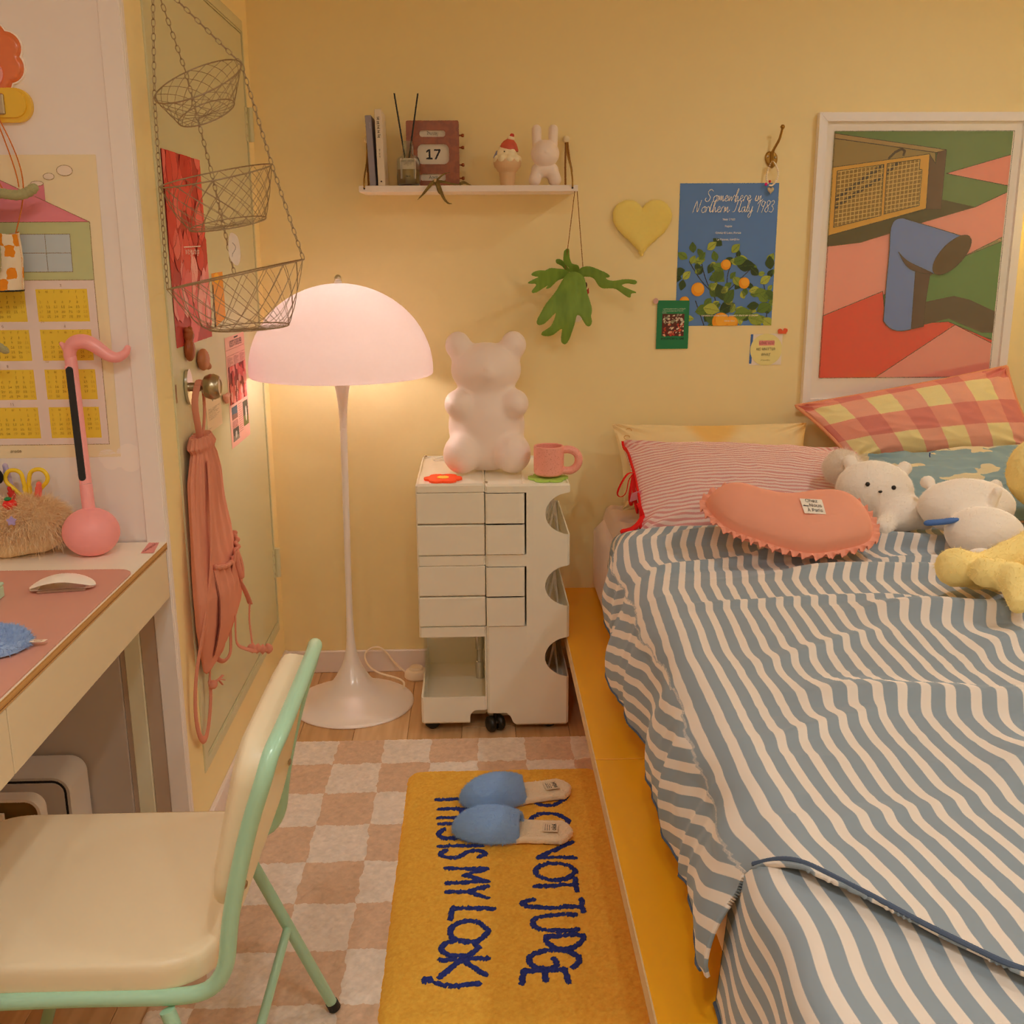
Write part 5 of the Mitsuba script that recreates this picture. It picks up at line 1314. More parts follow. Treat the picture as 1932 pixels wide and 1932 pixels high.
# height field of the duvet, to rest things on it
_hf = {}
for q_ in DP.reshape(-1, 3)[::2]:
    k_ = (int(q_[0] // .02), int(q_[1] // .02)); _hf[k_] = max(_hf.get(k_, 0), q_[2])
def settle(m, most=.045):
    v = m.vertices[m.vertex_normals[:, 2] < -.1]; dz = 0
    for p in v[::2]:
        h = _hf.get((int(p[0] // .02), int(p[1] // .02)), 0)
        dz = max(dz, h + .0015 - p[2])
    return min(dz, most)
# coral cushion with a ruffled rim
mat('coral', '#E59E86', .85, sheen=.3, specular=.15)
bean = sg.Polygon(spline([(-.224, .060), (-.205, .095), (-.172, .125), (-.130, .135), (-.085, .120), (-.041, .095), (-.002, .082), (.04, .090), (.085, .098), (.135, .092), (.176, .062), (.197, .0), (.190, -.070), (.162, -.112), (.105, -.138), (.046, -.152), (.000, -.154), (-.054, -.135), (-.101, -.108), (-.148, -.078), (-.190, -.040), (-.215, .01)], 160, True)).buffer(-.010)
def puff(poly, h1, h2, edge, pitch, amp=.002, freq=30, seed=0):
    x0, y0, x1, y1 = poly.bounds
    from scipy.spatial import Delaunay
    b = np.array(poly.exterior.segmentize(pitch).coords)[:-1]
    X, Y = np.meshgrid(np.arange(x0, x1, pitch), np.arange(y0, y1, pitch), indexing='ij')
    ins = shapely.contains_xy(poly.buffer(-pitch * .5), X, Y)
    p = np.vstack([b, np.c_[X[ins], Y[ins]]]); tri = Delaunay(p).simplices
    c = p[tri].mean(1); tri = tri[shapely.contains_xy(poly, c[:, 0], c[:, 1])]
    a = p[tri]; cr = np.cross(a[:, 1] - a[:, 0], a[:, 2] - a[:, 0]); tri = np.where((cr < 0)[:, None], tri[:, ::-1], tri)
    d = shapely.distance(poly.exterior, shapely.points(p)); e = np.clip(d / edge, 0, 1)
    s = np.sqrt(1 - (1 - e) ** 2)
    w = (meshkit.fbm(np.c_[p * freq, p[:, 0] * 0], 3, seed) - .5) * 2 * amp * np.clip(d / .01, 0, 1)
    t = np.c_[p, h1 * s + w]; k = np.c_[p, -h2 * s]
    return cat_([trimesh.Trimesh(t, tri, process=False), trimesh.Trimesh(k, tri[:, ::-1], process=False)])
cu = np.array([0, .92, .39]); cu /= np.linalg.norm(cu); CM = np.eye(4); CM[:3, 0] = [1, 0, 0]; CM[:3, 1] = cu; CM[:3, 2] = np.cross([1, 0, 0], cu); CM[:3, 3] = [.80, -.80, .702]
cc = thing('cushion', 'coral bean-shaped cushion with a ruffled rim and a white woven label on the duvet', 'cushion')
pm = puff(bean, .058, .050, .085, .005, .004, 14, 6); pm.apply_transform(CM)
dz_ = settle(pm); CM[2, 3] += dz_; pm.apply_translation([0, 0, dz_])
add('body', pm, 'mat_coral', cc, smooth=50)
rr_ = np.array(bean.exterior.segmentize(.0035).coords)[:-1]; kk = np.arange(len(rr_))
nr = np.roll(rr_, -1, 0) - np.roll(rr_, 1, 0); nr /= np.linalg.norm(nr, axis=1, keepdims=True); nr = np.c_[nr[:, 1], -nr[:, 0]]
if sg.Polygon(rr_ + nr * .01).area < bean.area: nr = -nr
ruf = []
for f in np.linspace(-.25, 1, 6):
    o = rr_ + nr * (.018 * f)[..., None] if False else rr_ + nr * .018 * f
    z = (.0075 * np.sin(kk * .62 + 1.2 * np.sin(kk * .11)) + .003 * np.sin(kk * 1.37)) * max(f, 0)
    ruf.append(np.c_[o, z])
ru = np.stack(ruf, 1)
r1 = grid_mesh(ru + [0, 0, .0008], closed_u=True); r2 = grid_mesh(ru - [0, 0, .0008], closed_u=True); r2.faces = r2.faces[:, ::-1]
rm = cat_([r1, r2]); rm.apply_transform(CM)
add('ruffle', rm, 'mat_coral', cc, smooth=True)
lp = Print((0, 0, 0), (1, 0, 0), (0, 1, 0), .0007)
lp.poly([(.003, -.002), (.058, -.006), (.053, -.066), (.000, -.062)], '#E8DED2', 0)
for s, y, w in (('Chez', -.0185, .030), ('Nous', -.0375, .030), ('À Paris', -.0565, .037)):
    lp.text(s, .029 + (.006 if s == 'Nous' else 0), y, .0125, '#2A2A38', 1, bold=False, rot=-4, maxw=w)
lp.line([(.006, -.031), (.016, -.034)], .003, '#2A2A38', 1)
Vv = np.vstack(lp.V); Vv[:, 2] += .0605 - .35 * ((Vv[:, 0] - .0) ** 2 + (Vv[:, 1] + .01) ** 2); Vv = trimesh.transform_points(Vv, CM); lp.V = [Vv]; lp.n = CM[:3, 2]
lp.add('woven_label', cc, label='white woven label reading Chez Nous À Paris')

# ---- soft toys
mat('plush_white', '#EFE6DC', .95, sheen=.6, specular=.1)
mat('plush_fluff', '#EFE4D8', .95, sheen=.5, specular=.1)
mat('plush_yellow', '#F0DA92', .95, sheen=.6, specular=.1)
mat('blue_strap', '#4B72B8', .7)
b1 = thing('plush_toy', 'white plush bear with small round ears leaning on the pink striped pillow', 'plush toy')
hc = np.array([1.088, -.575, .698])
fwd_ = np.array([-.15, -.93, .30]); fwd_ /= np.linalg.norm(fwd_); rt_ = np.array([.98, -.15, -.12]); rt_ -= fwd_ * (rt_ @ fwd_); rt_ /= np.linalg.norm(rt_); up_ = np.cross(rt_, -fwd_) * -1
up_ = np.cross(fwd_, rt_) * -1 if (np.cross(fwd_, rt_)[2] < 0) else np.cross(fwd_, rt_)
def loc(p, c):
    q = p - c
    return np.stack([q @ rt_, q @ fwd_, q @ up_], -1)
def f_b1(p):
    q = loc(p, hc)
    d = d_ell(q, (0, 0, 0), (.104, .078, .082))
    for s in (-1, 1):
        d = smin(.010, d, d_ell(q, (s * .074, -.01, .072), (.020, .017, .020)))
    w = p
    d2 = d_ell(w, (1.140, -.630, .650), (.070, .070, .052))
    d2 = smin(.02, d2, d_cap(w, (1.175, -.65, .640), (1.200, -.668, .635), .026, .024), d_cap(w, (1.09, -.68, .635), (1.06, -.73, .632), .026, .024))
    return smin(.014, d, d2)
m1 = sdf_mesh(f_b1, (.95, -.80, .57), (1.28, -.44, .83), .0055)
m1 = rough_up(m1, .0016, 140, 3)
dz_ = settle(m1); m1.apply_translation([0, 0, dz_]); hc = hc + [0, 0, dz_]
add('body', m1, 'mat_plush_white', b1, smooth=True)
add('fuzz', fur(m1, 9000, .0055, .0005, 3, curl=.7, mask=lambda p, n: n[:, 2] > -.25), 'mat_plush_white', b1, kind='stuff', smooth=False)
for s in (-1, 1):
    c = hc + rt_ * (s * .034) + fwd_ * .0735 + up_ * .006
    add('eye', ico(c, .0062, 2), 'mat_black', b1, smooth=True)
add('nose', ico(hc + fwd_ * .079 - up_ * .010, .0042, 2, (1.3, 1, .8)), 'mat_black', b1, smooth=True)
pc = np.array([1.036, -.455, .784])
pm_ = rough_up(ico(pc, .048, 4, (1.05, 1, 1)), .006, 60, 9)
pmk = thing('pompom', 'fluffy white pompom ball resting between the white bear and the pink pillow', 'pompom')
add('ball', pm_, 'mat_plush_fluff', pmk, smooth=True); add('fuzz', fur(pm_, 8000, .010, .0007, 5, curl=.9), 'mat_plush_fluff', pmk, kind='stuff', smooth=False)
b2 = thing('plush_toy', 'white plush animal lying face down with its round tail up beside the yellow plush', 'plush toy')
def f_b2(p):
    d = d_ell(p, (1.272, -.735, .690), (.125, .085, .072))
    d2 = d_ell(p, (1.262, -.865, .652), (.094, .090, .066))
    d2 = smin(.006, d2, d_ell(p, (1.255, -.930, .672), (.020, .020, .020)))
    d2 = smin(.012, d2, d_ell(p, (1.20, -.985, .626), (.035, .03, .022)), d_ell(p, (1.300, -.945, .630), (.033, .03, .024)))
    d = smin(.008, d, d_ell(p, (1.19, -.675, .742), (.02, .015, .018)), d_ell(p, (1.362, -.70, .733), (.018, .015, .02)))
    d2 = smin(.006, d2, d_cap(p, (1.300, -.81, .715), (1.31, -.815, .748), .0125))
    return smin(.008, d, d2)
m2 = rough_up(sdf_mesh(f_b2, (1.12, -1.04, .58), (1.42, -.62, .79), .0055), .0014, 140, 4)
dz_ = settle(m2); m2.apply_translation([0, 0, dz_])
add('body', m2, 'mat_plush_white', b2, smooth=True)
add('fuzz', fur(m2, 8000, .005, .0005, 6, curl=.7, mask=lambda p, n: n[:, 2] > -.25), 'mat_plush_white', b2, kind='stuff', smooth=False)
add('strap', capped(spline([(1.128, -.845, .676 + dz_), (1.155, -.860, .682 + dz_), (1.182, -.872, .690 + dz_)], 12), np.r_[np.full(10, .0125), .011, .009], 12, flat=.6), 'mat_blue_strap', b2, smooth=True, label='blue strap end')
b3 = thing('plush_toy', 'large pale yellow plush toy sprawled with long limbs at the right side of the bed', 'plush toy')
def on_bed(x, y):
    return DP[..., 2][(DP[..., 0] - x) ** 2 + (DP[..., 1] - y) ** 2 < .03 ** 2].max()
def LP(*pts):
    return [(x, y, on_bed(x, y) + r * .86) for x, y, r in pts]
def f_b3(p):
    d = d_ell(p, (1.500, -.72, .795), (.115, .10, .105))
    d = smin(.02, d, d_ell(p, (1.52, -.83, .700), (.10, .11, .085)))
    def limb(pts, rs):
        e = None
        for i in range(len(pts) - 1):
            c = d_cap(p, pts[i], pts[i + 1], rs[i], rs[i + 1]); e = c if e is None else smin(.012, e, c)
        return e
    l1 = limb([(1.50, -.90, .71)] + A1, [.05, .043, .038, .036, .041])
    l2 = limb(A2_, [.034, .032, .030, .020])
    l2 = smin(.012, l2, d_ell(p, (A2_[2][0] - .036, A2_[2][1] + .04, A2_[2][2]), (.034, .040, .030)))
    l3 = limb(A3, [.045, .044, .042, .036])
    return smin(.012, d, smin(.012, l1, l2), l3)
A1 = LP((1.355, -.985, .043), (1.215, -1.09, .038), (1.10, -1.18, .036), (1.005, -1.268, .041)); A2_ = LP((1.09, -1.19, .034), (1.085, -1.29, .032), (1.078, -1.37, .030), (1.062, -1.43, .022)); A3 = LP((1.30, -1.13, .045), (1.19, -1.235, .044), (1.165, -1.34, .042), (1.17, -1.43, .036))
m3 = rough_up(sdf_mesh(f_b3, (.95, -1.48, .585), (1.62, -.62, .90), .0070), .003, 90, 5)
dz_ = settle(m3); m3.apply_translation([0, 0, dz_])
add('body', m3, 'mat_plush_yellow', b3, smooth=True)
add('fuzz', fur(m3, 16000, .007, .0006, 8, curl=.7, mask=lambda p, n: n[:, 2] > -.25), 'mat_plush_yellow', b3, kind='stuff', smooth=False)

# ================================================================ slippers on the mat
mat('slipper_blue', '#90B4E2', .95, sheen=.6, specular=.1)
mat('slipper_cream', '#EBDBC0', .95, sheen=.4, specular=.1)
def slipper(toe, heel, label, seed):
    toe, heel = np.array(toe), np.array(heel); L = np.linalg.norm(heel - toe); ang = math.degrees(math.atan2(heel[1] - toe[1], heel[0] - toe[0]))
    M = R(ang, [0, 0, 1]); M[:3, 3] = [toe[0], toe[1], .0335]
    t = thing('slipper', label, 'slipper', None)
    def plan(x):   # half width of the sole at x
        return np.interp(x, [0, .02, .06, .11, .16, .21, .255, L - .012, L], [.004, .032, .049, .052, .044, .042, .045, .030, .004])
    def f_sole(p):
        d = np.abs(p[..., 1]) - plan(p[..., 0]); e = np.maximum(-p[..., 0], p[..., 0] - L); d = np.maximum(d, e)
        z = np.abs(p[..., 2] - .009) - .009
        return np.hypot(np.maximum(d + .006, 0), np.maximum(z + .006, 0)) + np.minimum(np.maximum(d + .006, z + .006), 0) - .006
    ms_ = rough_up(sdf_mesh(f_sole, (-.01, -.06, -.005), (L + .01, .06, .025), .004), .0012, 200, seed); ms_.apply_transform(M)
    add('sole', ms_, 'mat_slipper_cream', t, smooth=True)
    add('sole_fuzz', fur(ms_, 5000, .005, .0005, seed, curl=.6, mask=lambda p, n: n[:, 2] > -.2), 'mat_slipper_cream', t, kind='stuff', smooth=False)
    def f_up(p):
        o = d_ell(p, (.090, 0, .010), (.098, .057, .060))
        i = d_cap(p, (.050, 0, .020), (.34, 0, .030), .022, .033)
        i = np.minimum(i, d_ell(p, (.095, 0, .014), (.084, .044, .034)))
        cutp = (p[..., 0] - .158) * .93 + (p[..., 2] - .03) * .12 - p[..., 1] * .10
        return np.maximum(np.maximum(np.maximum(o, -i), cutp), .004 - p[..., 2])
    mu = rough_up(sdf_mesh(f_up, (-.02, -.075, 0), (.20, .075, .085), .0036), .0018, 120, seed + 1); mu.apply_transform(M)
    add('upper', mu, 'mat_slipper_blue', t, smooth=True)
    add('upper_fuzz', fur(mu, 12000, .0055, .0005, seed + 2, lean=(-.3, -.15, -.1), curl=.5), 'mat_slipper_blue', t, kind='stuff', smooth=False)
    P = Print((0, 0, 0), (1, 0, 0), (0, 1, 0)); x0 = L - .072
    P.poly(rrect(x0, x0 + .036, -.024, .018, .001), '#CDBFA8', 0); P.poly(rrect(x0 + .0006, x0 + .0354, -.0234, .0174, .001), '#DCCDB4', 1)
    P.text('yoyo', x0 + .024, -.003, .0105, '#1E1C22', 2, bold=True, rot=-90, maxw=.028)
    for k in range(3): P.line([(x0 + .006 + k * .0048, -.018), (x0 + .006 + k * .0048, .010 - .002 * k)], .0011, '#2A2830', 2)
    Vv = np.vstack(P.V); Vv[:, 2] += .0235; P.V = [trimesh.transform_points(Vv, M)]
    P.add('woven_label', t)
slipper((-.066, -1.095), (.214, -1.122), 'blue fluffy slipper with a cream sole, nearer of the pair on the yellow mat', 31)
slipper((-.050, -.962), (.228, -.905), 'blue fluffy slipper with a cream sole, farther of the pair on the yellow mat', 41)

# ================================================================ the white wall beside the desk
YW = -1.1905
mat('magnet_orange', '#D8703C', .2, clearcoat=.7); mat('magnet_pink', '#E79C9A', .25, clearcoat=.5); mat('magnet_white', '#EFE6DC', .3)
mat('clip_yellow', '#E3B836', .35); mat('string_orange', '#C9702E', .8)
import calendar as calmod
wcal = thing('wall_calendar', 'year calendar poster with a drawn pink-roofed house and yellow month blocks', 'calendar')
P = Print((0, YW - .0004, 0), **WALL)
P.poly([(-1.155, .980), (-.742, .980), (-.734, 1.577), (-1.155, 1.577)], '#E9D9B6', 0)
P.poly([(-1.130, 1.0075), (-.7622, 1.0075), (-.7605, 1.3395), (-1.130, 1.3395)], '#E3D2CB', 1)
LN = '#8A7048'
P.poly([(-1.130, 1.3395), (-.7605, 1.3395), (-.758, 1.451), (-1.130, 1.451)], '#BFC493', 1)
P.poly([(-1.130, 1.451), (-.758, 1.451), (-.945, 1.541), (-1.130, 1.541)], '#E18A98', 1)
P.poly([(-.8645, 1.499), (-.8645, 1.523), (-.8395, 1.523), (-.8395, 1.490)], '#DC8694', 2)
for c in ((-.852, 1.5235, .0122, .0045), (-.828, 1.5365, .0105, .0062), (-.7965, 1.5475, .0152, .0098)):
    P.poly(ell(*c), '#E6D6C4', 3); P.line(np.vstack([ell(*c), ell(*c)[:1]]), .0007, LN, 4)
P.poly([(-.93, 1.3555), (-.8005, 1.3555), (-.799, 1.428), (-.93, 1.428)], '#B9C6CE', 2)
for a in ([(-.758, 1.451), (-.7605, 1.3395), (-.7625, 1.0075), (-1.13, 1.0075)], [(-1.13, 1.3395), (-.7605, 1.3395)], [(-1.13, 1.451), (-.758, 1.451), (-.945, 1.541)], [(-.93, 1.3555), (-.8005, 1.3555), (-.799, 1.428), (-.93, 1.428)], [(-.93, 1.392), (-.80, 1.392)], [(-.849, 1.3555), (-.848, 1.428)]):
    P.line(a, .0007, LN, 4)
cm = calmod.Calendar(6)
for c, x0 in ((0, -1.1265), (1, -1.002), (2, -.8785)):
    for r_, (z0, z1) in enumerate(((1.258, 1.322), (1.180, 1.242), (1.101, 1.162), (1.021, 1.085))):
        mth = r_ * 3 + c + 1; w = .1015
        P.poly([(x0, z0), (x0 + w, z0), (x0 + w, z1), (x0, z1)], '#E6C748', 2)
        P.text(str(mth), x0 + w * .5, z1 + .0045, .0048, '#8A6A4A', 3)
        if c == 0: continue
        for k, d_ in enumerate('SMTWTFS'):
            P.text(d_, x0 + .007 + k * .0146, z1 - .0075, .0042, '#A97F1E', 3)
        for wi, wk in enumerate(cm.monthdayscalendar(2024, mth)):
            for k, dd_ in enumerate(wk):
                if dd_: P.text(str(dd_), x0 + .007 + k * .0146, z1 - .0180 - wi * .0096, .0046, '#8A6420' if k not in (0, 6) else '#C2A03A', 3)
P.text('arede', -.955, .9915, .0062, '#7A6648', 3)
P.add('calendar_sheet', wcal, 'mat_print_dull')
st = Print((0, YW - .0004, 0), **WALL)
bl_ = unary_union([sg.Polygon(ell(-.7255, .984, .0235, .0215)), sg.Polygon(ell(-.724, .966, .019, .016)), sg.Polygon(ell(-.769, .980, .0175, .0145)), sg.Polygon(ell(-.764, .966, .015, .011)), sg.box(-.76, .96, -.73, .975)]).buffer(.002)
st.poly(bl_, '#EDE3DC', 0); st.add('sticker', None, 'mat_print', label='white cloud-shaped die-cut sticker on the white wall right of the calendar', cat='sticker')
# flower magnet and clip
fm = thing('flower_magnet', 'glossy orange flower-shaped magnet with a pink centre above the yellow clip', 'magnet')
fl = unary_union([sg.Point(-.905 + .0285 * math.cos(a), 1.750 + .036 * math.sin(a)).buffer(.0285) for a in (.55, -.45, 1.6, 2.7, -2.6, -1.5)] + [sg.Point(-.905, 1.75).buffer(.03)])
add('rim', prism(fl.buffer(.0022), .006, (0, YW, 0)), 'mat_magnet_white', fm, smooth=False)
mf = puff(fl, .006, .0001, .010, .004, 0); mf.apply_transform(np.array([[1, 0, 0, 0], [0, 0, -1, YW - .006], [0, 1, 0, 0], [0, 0, 0, 1.]]))
add('petals', mf, 'mat_magnet_orange', fm, smooth=50)
add('centre', prism(ell(-.910, 1.722, .0215, .0235), .004, (0, YW - .0115, 0)), 'mat_magnet_pink', fm, smooth=False)
kc = thing('magnet_clip', 'yellow rounded magnetic clip with a metal buckle holding orange strings', 'clip')
g = rrect(-.99, -.8425, 1.635, 1.697, .030, 10)
add('body', prism(g, .012, (0, YW, 0)), 'mat_clip_yellow', kc, smooth=40)
add('upper_jaw', prism(g.buffer(-.006), .006, (-.002, YW - .0118, .0022)), 'mat_clip_yellow', kc, smooth=40)
bk_ = mani(box(-.935, -.8895, YW - .024, YW - .0165, 1.648, 1.6855, .002)) - mani(box(-.930, -.8945, YW - .03, YW - .01, 1.6525, 1.681))
add('buckle', bk_, 'mat_nickel', kc, smooth=False); add('buckle_plate', box(-.93, -.8945, YW - .0195, YW - .0172, 1.6535, 1.680), 'mat_nickel', kc, smooth=False)
# fuzzy chequered pouch with knitted tendrils
def pouch_fn(p, n, uv):
    a = dr.floor(uv.x * 14.0 + .25 * (noise(p.x * 160, p.y * 160, p.z * 160) - .5)); b = dr.floor(uv.y * 5.0 + .25 * (noise(p.x * 160 + 9, p.y * 160, p.z * 160) - .5))
    s = (a + b) * .5; odd = 2 * (s - dr.floor(s))
    k = dr.select((odd > .5) & (noise(a * 1.7, b * 2.3, 5.0) > .40), mi.Float(1), mi.Float(0))
    return mix(lin('#E4D3B8'), lin('#DD8A2A'), k)
mat('pouch', proc(pouch_fn), .95, specular=.1, sheen=.3); mat('knit', proc(lambda p, n, uv: mix(lin('#B5AF84'), lin('#8E8C62'), .5 + .5 * dr.sin(uv.x * 340) * dr.sin(uv.y * 40))), .95, specular=.1, sheen=.4)
pch = thing('pouch', 'fuzzy cream and orange chequered pouch hanging from the clip by orange strings', 'pouch')
na, nz = 60, 24
A_, Z_ = np.meshgrid(np.arange(na) * 2 * PI / na, np.linspace(0, 1, nz), indexing='ij')
rx_ = .0475 + .004 * np.sin(Z_ * 3); 
PP = np.stack([-.931 + rx_ * np.cos(A_) * (1 - .06 * (1 - Z_)), YW - .042 + .038 * np.sin(A_), 1.322 + .108 * Z_ + .003 * np.sin(A_ * 3) * Z_], -1)
V_ = PP.reshape(-1, 3); mm_ = grid_mesh(PP, closed_u=True); mm_ = rough_up(mm_, .0015, 130, 3)
add('side', mm_, 'mat_pouch', pch, smooth=True, uv=np.stack([A_ / (2 * PI), Z_], -1).reshape(-1, 2))
add('base', lathe([(0, 0), (.046, 0), (.047, .003), (0, .003)], 30, (0, 0, 0)).apply_transform(np.diag([1, .8, 1, 1])).apply_translation((-.931, YW - .042, 1.3195)), 'mat_black', pch)
lb_ = Print((-.948, YW - .0835, 1.3375), **WALL); lb_.poly([(-.012, 0), (.012, -.002), (.013, .028), (-.010, .030)], '#E6DCCB', 0)
for k in range(6): lb_.line([(-.006 + .002 * (k > 3), .024 - k * .004), (.010, .0235 - k * .004)], .0013, '#3A342C', 1)
lb_.add('sewn_label', pch)
def knit(pts, r, n=60):
    p = spline(pts, n); m = tube(p, np.r_[np.full(n - 4, r), r * .95, r * .85, r * .65, r * .3], 12)
    j = np.arange(12); uv = np.vstack([np.stack([np.repeat(np.arange(n) / n, 12), np.tile(j / 12 * 6.28, n)], 1), [[0, 0], [1, 0]]])
    v = m.vertices + 0; ring = np.repeat(np.arange(n), 12); 
    v[:n * 12] += m.vertex_normals[:n * 12] * (.0009 * np.sin(np.tile(j, n) * PI) * 1 + .0007 * np.sin(ring * 2.1))[:, None]
    add('tendril', trimesh.Trimesh(v, m.faces, process=False), 'mat_knit', pch, smooth=True, uv=uv)
yk = YW - .055
knit([(-.945, yk, 1.42), (-.938, yk - .01, 1.462), (-.928, yk - .016, 1.488), (-.905, yk - .018, 1.502), (-.872, yk - .016, 1.499), (-.848, yk - .012, 1.503), (-.827, yk - .01, 1.517)], .0095)
knit([(-.935, yk, 1.425), (-.936, yk - .02, 1.468), (-.921, yk - .034, 1.478), (-.912, yk - .042, 1.455), (-.908, yk - .040, 1.41), (-.910, yk - .040, 1.375), (-.914, yk - .040, 1.350)], .0105)
knit([(-.962, yk, 1.42), (-.985, yk - .03, 1.44), (-.998, yk - .034, 1.38), (-.985, yk - .034, 1.29), (-.945, yk - .036, 1.232), (-.908, yk - .030, 1.205)], .0085)
for a, b, c in (((-.906, 1.648), (-.868, 1.53), (-.888, 1.43)), ((-.910, 1.648), (-.880, 1.545), (-.872, 1.515)), ((-.912, 1.648), (-.917, 1.54), (-.896, 1.50)), ((-.902, 1.648), (-.935, 1.53), (-.975, 1.43))):
    add('string', tube(spline([(a[0], YW - .020, a[1]), (b[0], YW - .028, b[1]), (c[0], YW - .040, c[1])], 20), .0012, 6), 'mat_string_orange', pch)

# ================================================================ things on the door
XD = DX + .0018
tp = thing('tulip_poster', 'tall poster photograph of red and pink tulip buds taped to the green door', 'poster')
P = Print((XD, 0, 0), **DOOR)
y0, y1, z0, z1 = -1.010, -.688, 1.186, 1.604
rcl = sg.box(y0, z0, y1, z1)
P.poly(rcl, '#B8403A', 0)
rt2 = random.Random(4)
for k in range(90):
    u, v = rt2.random(), 1.05 - k / 88.0 * 1.1 if k < 70 else rt2.random()
    cy, cz = y0 + u * (y1 - y0), z0 + v * (z1 - z0)
    L_, W_ = rt2.uniform(.06, .11), rt2.uniform(.05, .085)
    lo = v < .42
    col = rt2.choice(['#E0544C', '#D8453E', '#E9706A', '#C83A34', '#E25850'] if not lo else ['#EE8C8A', '#F09C9C', '#E8757A', '#F2ABA8', '#E66A6C'])
    t_ = np.linspace(0, 1, 9); wv = W_ * np.sin(t_ * PI) ** .7 * (1 - .3 * t_)
    q = np.vstack([np.c_[wv / 2, t_ * L_], np.c_[-wv[::-1] / 2, t_[::-1] * L_]]); a = rt2.uniform(-.25, .25)
    q = q @ np.array([[math.cos(a), math.sin(a)], [-math.sin(a), math.cos(a)]]) + [cy, cz - L_ / 2]
    P.poly(q, col, 1 + k % 12 * .5, rcl)
    P.line(np.vstack([q[:9], q[:9][::-1]]), .0022, '#A8302C' if not lo else '#D8686A', 1.3 + k % 12 * .5, rcl)
P.line([(-.90, 1.402), (-.75, 1.404)], .0022, '#F2DDD6', 9)
P.text('in to you to go', -.828, 1.386, .0135, '#F4E2DC', 9, maxw=.24)
P.add('photo', tp)
mat('brown_toy', '#9A4E22', .45); mat('brown_pale', '#B5724C', .45); mat('pink_toy', '#DE9A86', .45)
def magnet(c, parts, m, label, name='magnet'):
    c = np.array(c)
    f = lambda p: smin(.004, *[d_ell(p, c + np.array(o), r) for o, r in parts])
    return add(name, sdf_mesh(f, c - .05, c + .05, .0022), m, label=label, cat='magnet', smooth=True)
magnet((XD + .008, -.935, 1.188), [((0, 0, .020), (.012, .018, .016)), ((0, -.002, -.012), (.012, .022, .026)), ((.0, -.014, .033), (.006, .007, .007)), ((.0, .014, .033), (.006, .007, .007))], 'mat_brown_toy', 'brown bear-shaped magnet at the lower left corner of the tulip poster')
magnet((XD + .010, -.830, 1.143), [((0, 0, 0), (.013, .032, .026)), ((.006, .018, -.018), (.008, .010, .008))], 'mat_brown_pale', 'light brown oval magnet with a knob above the door knob')
nc = thing('note_card', 'cream note card with fine print held on the door beside the knob', 'card')
P = Print((XD, 0, 0), **DOOR)
P.poly([(-.800, .958), (-.645, .960), (-.648, 1.044), (-.800, 1.043)], '#EAD3B4', 0)
for k in range(9): P.line([(-.782, 1.014 - k * .0032), (-.668 - .02 * (k % 3), 1.014 - k * .0032)], .0008, '#A58B6C', 1)
P.poly(ell(-.732, 1.033, .0035, .0035, 8), '#2A2420', 1); P.line([(-.785, .968), (-.760, .968)], .001, '#A58B6C', 1)
P.add('sheet', nc)
magnet((XD + .006, -.610, 1.022), [((0, 0, 0), (.008, .022, .010)), ((.001, -.018, .006), (.006, .012, .005)), ((.001, .018, .006), (.006, .012, .005)), ((.001, 0, -.010), (.006, .016, .006))], 'mat_pink_toy', 'small pink shell-like magnet holding the note card on the door')
nw = thing('newspaper_strip', 'long pink newspaper page with small photos taped to the green door', 'poster')
P = Print((XD, 0, 0), **DOOR)
YN0, YN1, ZN0, ZN1 = -.560, -.325, .876, 1.170
P.poly([(YN0, ZN0), (YN1, ZN0), (YN1, ZN1), (YN0, ZN1)], '#EDB5A6', 0)
def N(u, v): return (YN0 + u * (YN1 - YN0), ZN0 + v * (ZN1 - ZN0))
P.text('VISIT FOREVER', *N(.52, .905), .016, '#7A4A48', 1, bold=True, maxw=.15)
P.poly([N(.45, .975), N(.65, .975), N(.65, .988), N(.45, .988)], '#2A2622', 2)
for a, b in ((.03, .885), (.03, .83)): P.line([N(a, b), N(.97, b)], .0012, '#B06A62', 1)
for c in range(3):
    for k in range(9): P.line([N(.05 + c * .32, .815 - k * .009), N(.05 + c * .32 + (.26 if k % 4 else .16), .815 - k * .009)], .0016, '#C4827A', 1)
clp = sg.Polygon([N(.06, .39), N(.94, .39), N(.94, .735), N(.06, .735)]); P.poly(clp, '#8A2A28', 1)
for k in range(44):
    u, v = rt2.random(), rt2.random(); c = N(.06 + u * .88, .39 + v * .345)
    P.poly(ell(c[0], c[1], rt2.uniform(.010, .017), rt2.uniform(.011, .019), 10), rt2.choice(['#E0605A', '#EE8A84', '#C83C38', '#F0A09A']), 2 + k % 6 * .5, clp)
for (u0, u1, v0, v1, c1, c2) in ((.10, .38, .25, .365, '#44566A', '#8A5A50'), (.68, .95, .12, .355, '#4A4438', '#6A6A3A'), (.10, .40, .05, .165, '#4A423E', '#8A7E74')):
    P.poly([N(u0, v0), N(u1, v0), N(u1, v1), N(u0, v1)], c1, 1); P.poly([N(u0, v0), N(u1, v0), N(u1, v0 + (v1 - v0) * .35), N(u0, v0 + (v1 - v0) * .45)], c2, 2)
P.poly(ell(*N(.82, .23), .010, .022, 12), '#E6D8CC', 3); P.poly(ell(*N(.24, .105), .012, .010, 12), '#C9BFB4', 3)
for k in range(14):
    P.line([N(.10, .235 - k * .005), N(.38, .235 - k * .005)], .0012, '#C4827A', 1); P.line([N(.44, .36 - k * .020), N(.64, .36 - k * .020)], .0022, '#CB8C82', 1)
P.add('sheet', nw)
oc = thing('orange_card', 'narrow orange card stuck on the door behind the lowest wire basket', 'card')
P = Print((XD, 0, 0), **DOOR)
